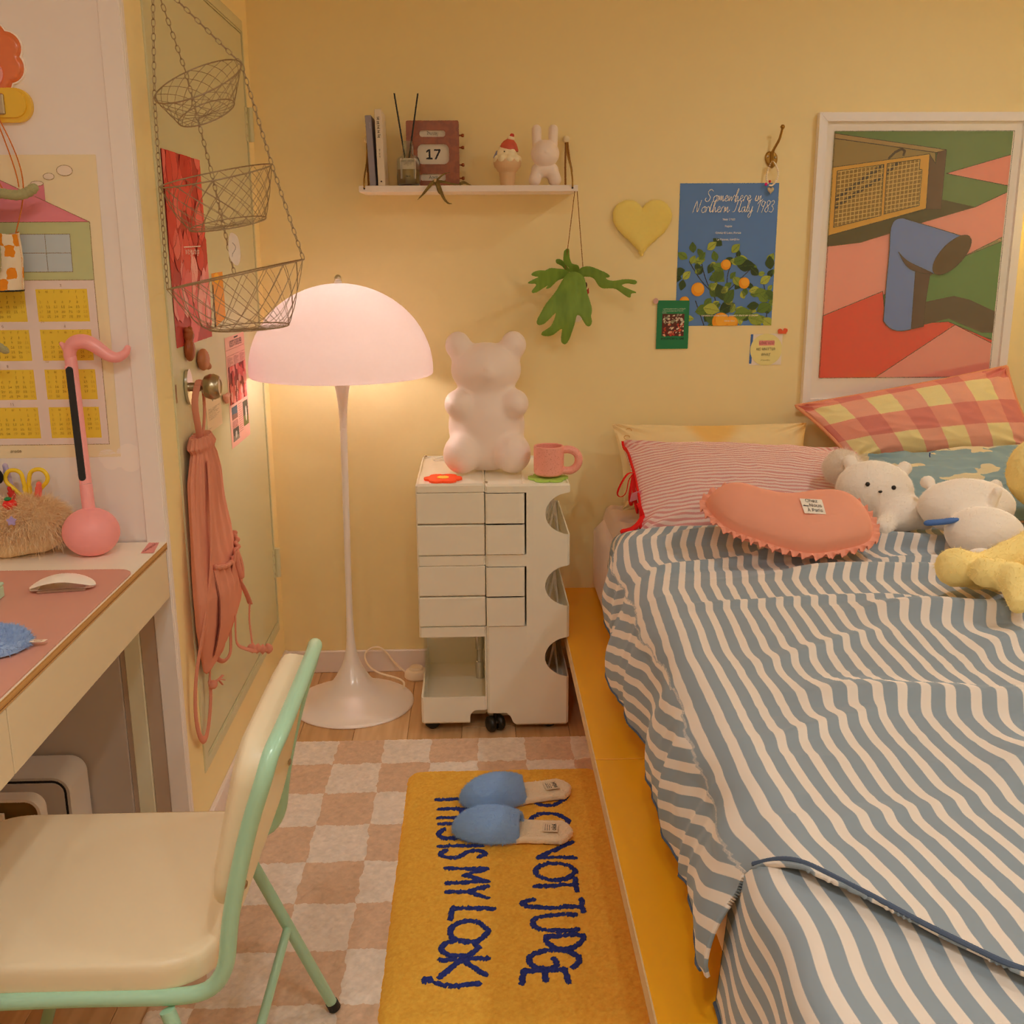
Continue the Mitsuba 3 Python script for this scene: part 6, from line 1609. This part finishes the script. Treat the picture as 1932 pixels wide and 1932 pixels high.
P.poly([(-.648, 1.205), (-.528, 1.222), (-.530, 1.340), (-.650, 1.338)], '#E59A34', 0); P.poly(ell(-.60, 1.325, .028, .014, 12), '#F0B428', 1); P.poly([(-.648, 1.205), (-.640, 1.206), (-.640, 1.31), (-.648, 1.31)], '#2A2420', 1)
P.add('sheet', oc)

# drawstring bag on the knob
mat('bag_pink', '#D48C74', .85, sheen=.3, specular=.2)
bag = thing('drawstring_bag', 'dusty pink cloth drawstring bag hanging by its straps from the door knob', 'bag')
zs = np.array([.432, .445, .47, .51, .56, .63, .73, .82, .89, .935, .950, .962, .985])
cx_ = np.array([-.642, -.640, -.639, -.634, -.628, -.624, -.630, -.634, -.634, -.634, -.635, -.636, -.637])
tx_ = np.array([.004, .012, .016, .024, .030, .034, .029, .025, .024, .019, .017, .022, .016])
ty_ = np.array([.07, .095, .105, .130, .160, .175, .150, .125, .110, .085, .070, .084, .060])
cy_ = np.array([-.975, -.972, -.97, -.965, -.955, -.950, -.952, -.955, -.955, -.955, -.955, -.955, -.955])
nA, nB = 160, 120
zz_ = np.linspace(zs[0], zs[-1], nB); a_ = np.arange(nA) * 2 * PI / nA
A_, Z_ = np.meshgrid(a_, zz_, indexing='ij')
f_ = lambda arr: np.interp(Z_, zs, arr)
pl_ = np.sin(A_ * 15 + 2.0 * meshkit.noise(np.stack([Z_ * 8, A_ * 0, A_ * 0], -1), 4)) * np.interp(Z_, [.43, .6, .75, .9, .99], [.0, .02, .05, .13, .18]) + np.sin(A_ * 34 + 3) * np.interp(Z_, [.8, .93, .99], [0, .10, .10]) + (meshkit.fbm(np.stack([np.cos(A_) * 2.2, np.sin(A_) * 2.2, Z_ * 8], -1), 3, 9) - .5) * .32
sq = lambda v, p: np.sign(v) * np.abs(v) ** p
BG = np.stack([np.maximum(f_(cx_) + f_(tx_) * sq(np.cos(A_), .9) * (1 + pl_), DX + .004), f_(cy_) + f_(ty_) * np.sin(A_) * (1 + pl_ * .15), Z_], -1)
bm_ = grid_mesh(BG, closed_u=True)
cap0, cap1 = BG[:, 0].mean(0), BG[:, -1].mean(0) - [0, 0, .012]
k = len(bm_.vertices); i_ = np.arange(nA)
bm_ = trimesh.Trimesh(np.vstack([bm_.vertices, cap0, cap1]), np.vstack([bm_.faces, np.c_[np.full(nA, k), ((i_ + 1) % nA) * nB, i_ * nB], np.c_[np.full(nA, k + 1), i_ * nB + nB - 1, ((i_ + 1) % nA) * nB + nB - 1]]), process=False)
add('body', bm_, 'mat_bag_pink', bag, smooth=True)
# pocket with gathered top on the front
pa = np.linspace(-.75, 1.15, 60); pz = np.linspace(0, 1, 40)
A2, Z2 = np.meshgrid(pa, pz, indexing='ij')
Zp = .475 + .235 * Z2 - .035 * np.cos(A2 * 1.5) * Z2
fx2 = np.interp(Zp, zs, cx_) + (np.interp(Zp, zs, tx_) + .006 + .008 * np.sin(Z2 * PI) + .004 * np.sin(A2 * 26) * Z2 ** 4) * np.cos(A2)
PK = np.stack([fx2, np.interp(Zp, zs, cy_) + (np.interp(Zp, zs, ty_) + .004) * np.sin(A2), Zp], -1)
pmk1 = grid_mesh(PK); pmk2 = grid_mesh(PK - [.0025, 0, 0]); pmk2.faces = pmk2.faces[:, ::-1]
add('pocket', cat_([pmk1, pmk2]), 'mat_bag_pink', bag, smooth=True)
add('pocket_collar', tube(spline(PK[::4, -1] + [.002, 0, .004], 80), .0055 + .0016 * np.sin(np.arange(80) * 1.3), 8), 'mat_bag_pink', bag, smooth=True)
def cord(pts, r=.006, n=30, flat=.35, name='strap'):
    return add(name, tube(spline(pts, n), r, 10, flat=flat), 'mat_bag_pink', bag, smooth=True)
cord([(-.632, -.968, 1.098), (-.636, -.985, 1.06), (-.635, -.975, 1.0), (-.637, -.962, .965)], .0085); cord([(-.628, -.940, 1.098), (-.628, -.935, 1.05), (-.632, -.940, 1.0), (-.637, -.95, .965)], .0085)
cord([(-.632, -.968, 1.098), (-.630, -.955, 1.108), (-.628, -.940, 1.098)], .0085)
cord([(-.612, -1.00, .93), (-.606, -1.03, .85), (-.603, -1.06, .76), (-.608, -1.09, .66), (-.625, -1.12, .55), (-.640, -1.135, .47), (-.645, -1.15, .38), (-.645, -1.13, .315), (-.645, -1.09, .290), (-.644, -1.05, .315), (-.643, -1.02, .38), (-.644, -1.02, .405)], .0095, 60)
cord([(-.643, -1.01, .44), (-.643, -1.015, .42), (-.644, -1.02, .400)], .0065)
add('knot', move(ico((0, 0, 0), .013, 2, (.8, 1.1, .8)), (-.636, -1.02, .395)), 'mat_bag_pink', bag, smooth=True)
for a, b in (((-.636, -1.015, .396), (-.618, -.985, .392)), ((-.636, -1.015, .396), (-.620, -.985, .404)), ((-.636, -1.015, .396), (-.622, -.99, .382))):
    cord([a, ((a[0] + b[0]) / 2, (a[1] + b[1]) / 2, a[2] + .003), b], .0042, 8, name='tassel')
cord([(-.590, -.93, .645), (-.578, -.90, .60), (-.572, -.88, .565), (-.570, -.87, .545)], .0075); cord([(-.570, -.87, .548), (-.573, -.875, .51), (-.571, -.88, .475), (-.568, -.885, .445)], .0055)
cord([(-.588, -.95, .55), (-.590, -.955, .50), (-.588, -.95, .468), (-.575, -.935, .452), (-.560, -.92, .440), (-.552, -.91, .436)], .0055); cord([(-.602, -.95, .535), (-.603, -.955, .48), (-.606, -.965, .448), (-.618, -.98, .438), (-.630, -.985, .446)], .0085)
add('knot', capped(spline([(-.566, -.905, .441), (-.554, -.90, .438), (-.540, -.895, .434), (-.530, -.89, .433)], 14), .0105 + .003 * np.sin(np.arange(14) * 1.6), 10), 'mat_bag_pink', bag, smooth=True)
cord([(-.578, -.94, .70), (-.585, -.955, .66), (-.588, -.96, .635)], .0075, 12, name='bow'); cord([(-.578, -.93, .70), (-.570, -.92, .66), (-.570, -.925, .63), (-.576, -.935, .66), (-.578, -.935, .695)], .006, 24, name='bow')

# ================================================================ three-tier hanging wire basket
mat('wire', '#A8957A', .35, metallic=.75)
wb = thing('hanging_basket', 'three-tier wire mesh basket hanging on chains in front of the green door', 'hanging basket')
YB = -1.10
hook_p = np.array([-.622, YB, 1.915])
def ring_pts(c, a, b, n=64):
    t = np.arange(n) * 2 * PI / n
    return c + np.cos(t)[:, None] * a + np.sin(t)[:, None] * b
tiers = [((-.635, 1.698), (-.462, 1.748), 29, (-.532, 1.661), .057, .20, 16), ((-.637, 1.524), (-.414, 1.562), 10, (-.508, 1.448), .078, .10, 18), ((-.639, 1.318), (-.360, 1.375), 2, (-.478, 1.238), .082, .03, 20)]
att = [(hook_p,) * 3]
link = tube(np.c_[np.r_[.0035 * np.cos(np.linspace(-PI / 2, PI / 2, 6)) + 0, .0035 * np.cos(np.linspace(PI / 2, 1.5 * PI, 6))], np.zeros(12), np.r_[.0035 * np.sin(np.linspace(-PI / 2, PI / 2, 6)) * 1 + 0, .0035 * np.sin(np.linspace(PI / 2, 1.5 * PI, 6))]], .00085, 5, closed=True)
lp_ = spline([(.0036, 0, 0), (.0032, 0, .0045), (0, 0, .0078), (-.0032, 0, .0045), (-.0036, 0, 0), (-.0032, 0, -.0045), (0, 0, -.0078), (.0032, 0, -.0045)], 16, True)
link = tube(lp_, .0009, 5, closed=True)
link0 = None
for ti, (L_, R_, phi, bc, rb_, bt, n) in enumerate(tiers):
    Lp, Rp = np.array([L_[0], YB, L_[1]]), np.array([R_[0], YB, R_[1]])
    c = (Lp + Rp) / 2; a = (Rp - Lp) / 2; r = np.linalg.norm(a)
    b = np.array([0, math.cos(math.radians(phi)), math.sin(math.radians(phi))]) * r
    tr = add('tier', tube(ring_pts(c, a, b), .0015, 6, closed=True), 'mat_wire', wb, smooth=True)
    bcv = np.array([bc[0], YB - (.02 if ti == 0 else .005), bc[1]]); ab = np.array([math.cos(bt * 1.2), 0, math.sin(bt * 1.2)]) * rb_; bb_ = np.array([0, math.cos(math.radians(phi)), math.sin(math.radians(phi))]) * rb_
    add('base_ring', tube(ring_pts(bcv, ab, bb_), .0013, 6, closed=True), 'mat_wire', tr, smooth=True)
    for i in range(n):
        for s in (1, -1):
            t = np.linspace(0, 1, 14); th = 2 * PI * i / n + s * t * 2 * PI * 3 / n
            sh = t + .10 * np.sin(t * PI) * (1 if ti == 2 else -.8)
            e = lambda cc_, aa, bb2: cc_ + np.cos(th)[:, None] * aa + np.sin(th)[:, None] * bb2
            Pt = e(c, a, b) * (1 - sh)[:, None] + e(bcv, ab, bb_) * sh[:, None] + np.array([0, 0, -.012 if ti else 0]) * np.sin(t * PI)[:, None]
            add('wire', tube(Pt, .00062, 4), 'mat_wire', tr, smooth=True)
    for i in range(8):
        th = PI * i / 8; d = np.cos(th) * ab + np.sin(th) * bb_; t = np.linspace(-1, 1, 9)
        w_ = np.cross(d, [0, 0, 1.0]); w_ /= np.linalg.norm(w_)
        add('base_wire', tube(bcv + t[:, None] * d + w_ * (np.sin(t * 7 + i) * .006)[:, None] + np.array([0, 0, -.004]) * (1 - t ** 2)[:, None], .0006, 4), 'mat_wire', tr, smooth=True)
    angs = [math.radians(q) for q in ((12, 118, 190), (14, 108, 196), (10, 104, 188))[ti]]
    pts = [c + math.cos(q) * a + math.sin(q) * b for q in angs]
    for k in range(3):
        p0, p1 = att[-1][k], pts[k]; d = p1 - p0; L2 = np.linalg.norm(d); d /= L2
        ck = tag(key_for('hanging_basket__chain')) if False else f'hanging_basket__chain_{ti * 3 + k + 1:03d}'
        m = max(2, int(L2 / .0125)); M0 = trimesh.geometry.align_vectors([0, 0, 1], d)
        for i in range(m):
            Mx = M0 @ R(90 * (i % 2) + 12, [0, 0, 1]); Mx[:3, 3] = p0 + d * L2 * (i + .5) / m
            if link0 is None:
                link0 = add('link', link, 'mat_wire', ck, smooth=True, to_world=T(Mx.tolist()))
            else:
                again(link0, 'link', Mx, ck)
    att.append(pts)
add('hook', tube(spline([hook_p + [0, 0, -.004], hook_p + [.006, 0, .006], hook_p + [0, 0, .016], hook_p + [-.004, 0, .03], hook_p + [-.006, 0, .07], hook_p + [-.014, 0, .16], [DX + .006, YB + .02, 2.06], [DX - .004, YB + .02, 2.075]], 40), .0018, 6), 'mat_wire', wb, smooth=True)
tgp = Print((-.500, YB - .002, 1.430), **WALL)
tgp.poly(spline([(-.004, 0), (.006, -.004), (.012, -.020), (.013, -.046), (.010, -.060), (.004, -.066), (-.004, -.060), (-.010, -.048), (-.011, -.028), (-.008, -.008)], 40, True), '#E7DACD', 0)
tgp.line(spline([(-.002, -.020), (.004, -.030), (-.003, -.042), (-.004, -.048)], 14), .0012, '#9A8E88', 1); tgp.add('paper_tag', wb, label='white paper tag under the middle tier')

# ================================================================ things on and under the desk
DZ = .797
mat('pink_gloss', '#EE9FA0', .3, clearcoat=.6); mat('pink_matte', '#F09C9C', .5); mat('touch_black', '#171514', .45)
ot = thing('toy_instrument', 'pink note-shaped electronic instrument with a round head standing on the desk', 'musical instrument')
HC = np.array([-.784, -1.285, DZ + .0475])
add('head', sdf_mesh(lambda p: np.maximum(d_ell(p, HC, (.0555, .053, .0495)), DZ + .0008 - p[..., 2]), HC - .065, HC + .065, .0042), 'mat_pink_matte', ot, smooth=True)
s0, s1 = np.array([-.7865, -1.278, .886]), np.array([-.812, -1.222, 1.196])
dS = (s1 - s0) / np.linalg.norm(s1 - s0)
add('neck', tube(np.array([s0, s0 + dS * .055]), .0125, 20), 'mat_pink_gloss', ot, smooth=40)
add('stem', tube(np.array([s0 + dS * .0555, s1]), .0118, 20), 'mat_pink_gloss', ot, smooth=40)
fr_n = np.array([-.08, -1, .0]); fr_n -= dS * (fr_n @ dS); fr_n /= np.linalg.norm(fr_n); sdx = np.cross(dS, fr_n) * -1
tp_ = rrect(-.0072, .0072, .0, .228, .0072, 8)
tm = prism(tp_, .0022, s0 + dS * .062 + fr_n * .0108, sdx if np.cross(sdx, dS) @ fr_n > 0 else -sdx, dS)
add('touch_strip', tm, 'mat_touch_black', ot, smooth=False, label='long black touch strip')
yf_ = -1.224
fl_ = spline([(-.8125, yf_, 1.192), (-.806, yf_, 1.213), (-.785, yf_ - .002, 1.221), (-.760, yf_ - .003, 1.212), (-.738, yf_ - .003, 1.195), (-.718, yf_ - .003, 1.189), (-.702, yf_ - .002, 1.197), (-.696, yf_ - .002, 1.207)], 40)
add('flag', capped(fl_, np.interp(np.linspace(0, 1, 40), [0, .2, .4, .65, .85, 1], [.0118, .0145, .0145, .0118, .0088, .0062]), 18), 'mat_pink_gloss', ot, smooth=True)
add('flag_peak', capped(np.array([(-.815, yf_, 1.205), (-.826, yf_, 1.216)]), np.array([.010, .0045]), 14), 'mat_pink_gloss', ot, smooth=True)
add('button', ico((-.8155, -1.237, 1.170), .005, 2, (1, .5, 1)), 'mat_pink_matte', ot, smooth=True)
# fluffy dog pen pouch
mat('fur_tan', '#E3C59A', .95, sheen=.4, specular=.1); mat('fur_pale', '#F3DFBC', .95, sheen=.4, specular=.1)
dg = thing('pen_pouch', 'fluffy tan dog-shaped pen pouch standing on the desk beside the pink instrument', 'pen holder')
def f_dg(p):
    d = d_ell(p, (-.915, -1.262, DZ + .056), (.078, .058, .056))
    return smin(.02, d, d_ell(p, (-.950, -1.290, DZ + .047), (.052, .046, .048)))
dm_ = sdf_mesh(lambda p: np.maximum(f_dg(p), DZ + .0008 - p[..., 2]), np.array([-1.02, -1.36, DZ]), np.array([-.80, -1.19, DZ + .12]), .006)
dm_ = rough_up(dm_, .004, 40, 7); v_ = dm_.vertices.copy(); v_[:, 2] = np.maximum(v_[:, 2], DZ + .0005); dm_.vertices = v_
add('body', dm_, 'mat_fur_tan', dg, smooth=True)
add('fur', fur(dm_, 10000, .024, .0009, 3, lean=(.1, -.10, -.45), curl=.45, seg=4, mask=lambda p, n: (p[:, 2] > DZ + .036) & ~((np.hypot(p[:, 0] + .966, p[:, 2] - DZ - .046) < .024) & (n[:, 1] < 0))), 'mat_fur_tan', dg, kind='stuff', smooth=False)
add('fur_tips', fur(dm_, 5000, .026, .0008, 13, lean=(.05, -.12, -.4), curl=.5, seg=4, mask=lambda p, n: (p[:, 2] > DZ + .038) & ~((np.hypot(p[:, 0] + .966, p[:, 2] - DZ - .046) < .024) & (n[:, 1] < 0))), 'mat_fur_pale', dg, kind='stuff', smooth=False)
add('eye', ico((-.9730, -1.368, DZ + .050), .0062, 2), 'mat_black', dg, smooth=True)
add('nose', ico((-.9575, -1.374, DZ + .0385), .0080, 2, (1.2, .8, .9)), 'mat_black', dg, smooth=True)
mat('clip_lilac', '#A99BD2', .3); mat('clip_clear', '#E9C9BE', .2)
st_ = [(r_ * math.cos(a), r_ * math.sin(a)) for k, a in enumerate(np.arange(10) * PI / 5 + PI / 2) for r_ in ((.0085 if k % 2 == 0 else .005),)]
add('star_clip', prism(sg.Polygon(st_).buffer(.0012), .004, (-.912, -1.345, DZ + .088)), 'mat_clip_lilac', dg, label='lilac star hair clip', smooth=False)
add('hair_clip', capped(np.array([(-.968, -1.352, DZ + .077), (-.942, -1.350, DZ + .090)]), .0032, 8, flat=.5), 'mat_clip_clear', dg, label='pale pink hair clip', smooth=True)
# scissors, pens and charms standing in the pouch
mat('sc_yellow', '#EBCB2A', .35); mat('red_p', '#C0221C', .35); mat('salmon_p', '#E8695C', .4); mat('lilac_p', '#B3A7CC', .4); mat('red_bright', '#E0201A', .35); mat('green_b', '#1F7A46', .35)
sc = thing('scissors', 'yellow-handled scissors standing handles up in the fluffy pouch', 'scissors')
ys_ = -1.238
for s, cx in ((-1, -.942), (1, -.8985)):
    lo_ = spline([(-.9215 + s * .003, ys_ + .003 * s, .905), (cx + s * .004, ys_ + .003 * s, .925), (cx + s * .0195, ys_ + .003 * s, .945), (cx + s * .010, ys_ + .003 * s, .963), (cx - s * .010, ys_ + .003 * s, .961), (-.9215 + s * .0045, ys_ + .003 * s, .942)], 44, True)
    add('handle', tube(lo_, .0042, 10, closed=True), 'mat_sc_yellow', sc, smooth=True)
    add('shank', tube(np.array([(-.9215 + s * .004, ys_ + .003 * s, .930), (-.919 + s * .002, ys_ + .003 * s, .885)]), .0065, 10, flat=.6), 'mat_sc_yellow', sc, smooth=True)
def pen(name, p0, p1, r, m, label, cap_r=None):
    t = thing(name, label, 'pen')
    p0, p1 = np.array(p0), np.array(p1)
    add('barrel', tube(np.array([p0, p1]), r, 14), m, t, smooth=40)
    add('cap', capped(np.array([p1 - (p1 - p0) * .02, p1 + (p1 - p0) * .10]), cap_r or r * .8, 12), m, t, smooth=True)
    return t
pen('pen', (-.952, -1.225, .86), (-.966, -1.222, .960), .0068, 'mat_lilac_p', 'lilac marker standing behind the left scissor loop')
pen('pen', (-.925, -1.262, .86), (-.945, -1.262, .925), .0072, 'mat_red_p', 'dark red marker in front of the scissors', .004)
pen('pen', (-.905, -1.250, .86), (-.893, -1.250, .930), .0068, 'mat_salmon_p', 'salmon pink marker seen through the right scissor loop')
bc_ = thing('charm', 'small red fruit charm with a green leaf hanging on the fluffy pouch', 'charm')
add('fruit', ico((-.936, -1.292, .905), .0125, 3, (1.1, 1, .9)), 'mat_red_bright', bc_, smooth=True); add('leaf', ico((-.938, -1.294, .917), .007, 2, (1, 1, .6)), 'mat_green_b', bc_, smooth=True)
pl_c = thing('plush_charm', 'black and white fuzzy charm at the left edge of the fluffy pouch', 'charm')
mat('fuzz_black', '#16130F', .95); 
w1 = rough_up(ico((-.998, -1.262, .925), .026, 4), .003, 90, 2); b1_ = rough_up(ico((-.984, -1.250, .953), .020, 4, (1.1, 1, .9)), .003, 90, 3)
add('white_part', w1, 'mat_plush_white', pl_c, smooth=True); add('black_part', b1_, 'mat_fuzz_black', pl_c, smooth=True)
# blue fluffy purse, mint box, yellow ear
bp_ = thing('coin_purse', 'fluffy blue coin purse with a small fabric tab lying on the pink desk pad', 'purse')
pu = puff(sg.Polygon(ell(-.765, -1.812, .066, .062, 40)), .020, .004, .030, .0035, .003, 60, 3)
pu.apply_translation((0, 0, DZ + .0068)); mat('purse_blue', '#98B2DA', .95, sheen=.5, specular=.1)
add('body', pu, 'mat_purse_blue', bp_, smooth=True); add('fuzz', fur(pu, 9000, .0075, .0006, 5, curl=.6, mask=lambda p, n: n[:, 2] > -.1), 'mat_purse_blue', bp_, kind='stuff', smooth=False)
tb = Print((-.705, -1.806, DZ + .012), **FLAT); tb.poly([(.0, -.007), (.028, -.005), (.030, .006), (.002, .007)], '#E9D3BE', 0); tb.line(np.vstack([ell(.017, .0005, .006, .0035), ell(.017, .0005, .006, .0035)[:1]]), .0011, '#B98A6A', 1)
tb.add('tab', bp_); mat('patch_yellow', '#E8C868', .8)
add('patch', prism(rrect(-.79, -.762, -1.83, -1.80, .006), .002, (0, 0, DZ + .0262), (1, 0, 0), (0, 1, 0)), 'mat_patch_yellow', bp_, smooth=False)
mat('mint_box', '#B5CFB4', .4)
mb = thing('small_box', 'small mint green box at the left end of the desk pad', 'box')
add('box', box(-.905, -.846, -1.64, -1.555, DZ + .0028, DZ + .0235, .002), 'mat_mint_box', mb, smooth=False)
add('lid', box(-.906, -.845, -1.641, -1.554, DZ + .0238, DZ + .030, .002), 'mat_mint_box', mb, smooth=False)

# storage bin, olive caddy and orange folder under the desk
mat('bin_white', '#D5CBC1', .4); mat('gasket', '#1E1614', .6); mat('caddy', '#8A6A34', .5); mat('folder', '#E08A16', .5)
sb = thing('storage_bin', 'white storage bin with a black seal line under the desk by the wall', 'storage bin')
gb = sg.Polygon([(-1.30, 0), (-.878, 0), (-.878, .312), (-1.30, .312)]).buffer(-.035).buffer(.035, quad_segs=8)
add('shell', prism(gb, .105, (0, -1.205, .001)), 'mat_bin_white', sb, smooth=35)
add('seal', prism(gb.buffer(-.006).difference(gb.buffer(-.0105)), .002, (0, -1.3095, .001)), 'mat_gasket', sb, smooth=False)
add('door', prism(gb.buffer(-.0108), .003, (0, -1.3095, .001)), 'mat_bin_white', sb, smooth=35)
cdy = thing('caddy', 'olive caddy with rounded white rim holding papers under the desk', 'caddy')
gc_ = sg.Polygon([(-1.25, 0), (-.862, 0), (-.862, .362), (-1.25, .362)]).buffer(-.03).buffer(.03, quad_segs=8)
add('front_frame', prism(gc_.difference(gc_.buffer(-.006)), .030, (0, -1.46, .001)), 'mat_bin_white', cdy, smooth=35)
add('back', prism(gc_.buffer(-.0062), .004, (0, -1.462, .001)), 'mat_caddy', cdy, smooth=35)
of = thing('folder', 'bright orange folder leaning on the olive caddy under the desk', 'folder')
add('cover', box(-1.235, -.875, -1.512, -1.502, .002, .322, .001), 'mat_folder', of, smooth=False)
add('papers', box(-1.20, -.93, -1.5015, -1.493, .002, .337), 'mat_pages', of, smooth=False)
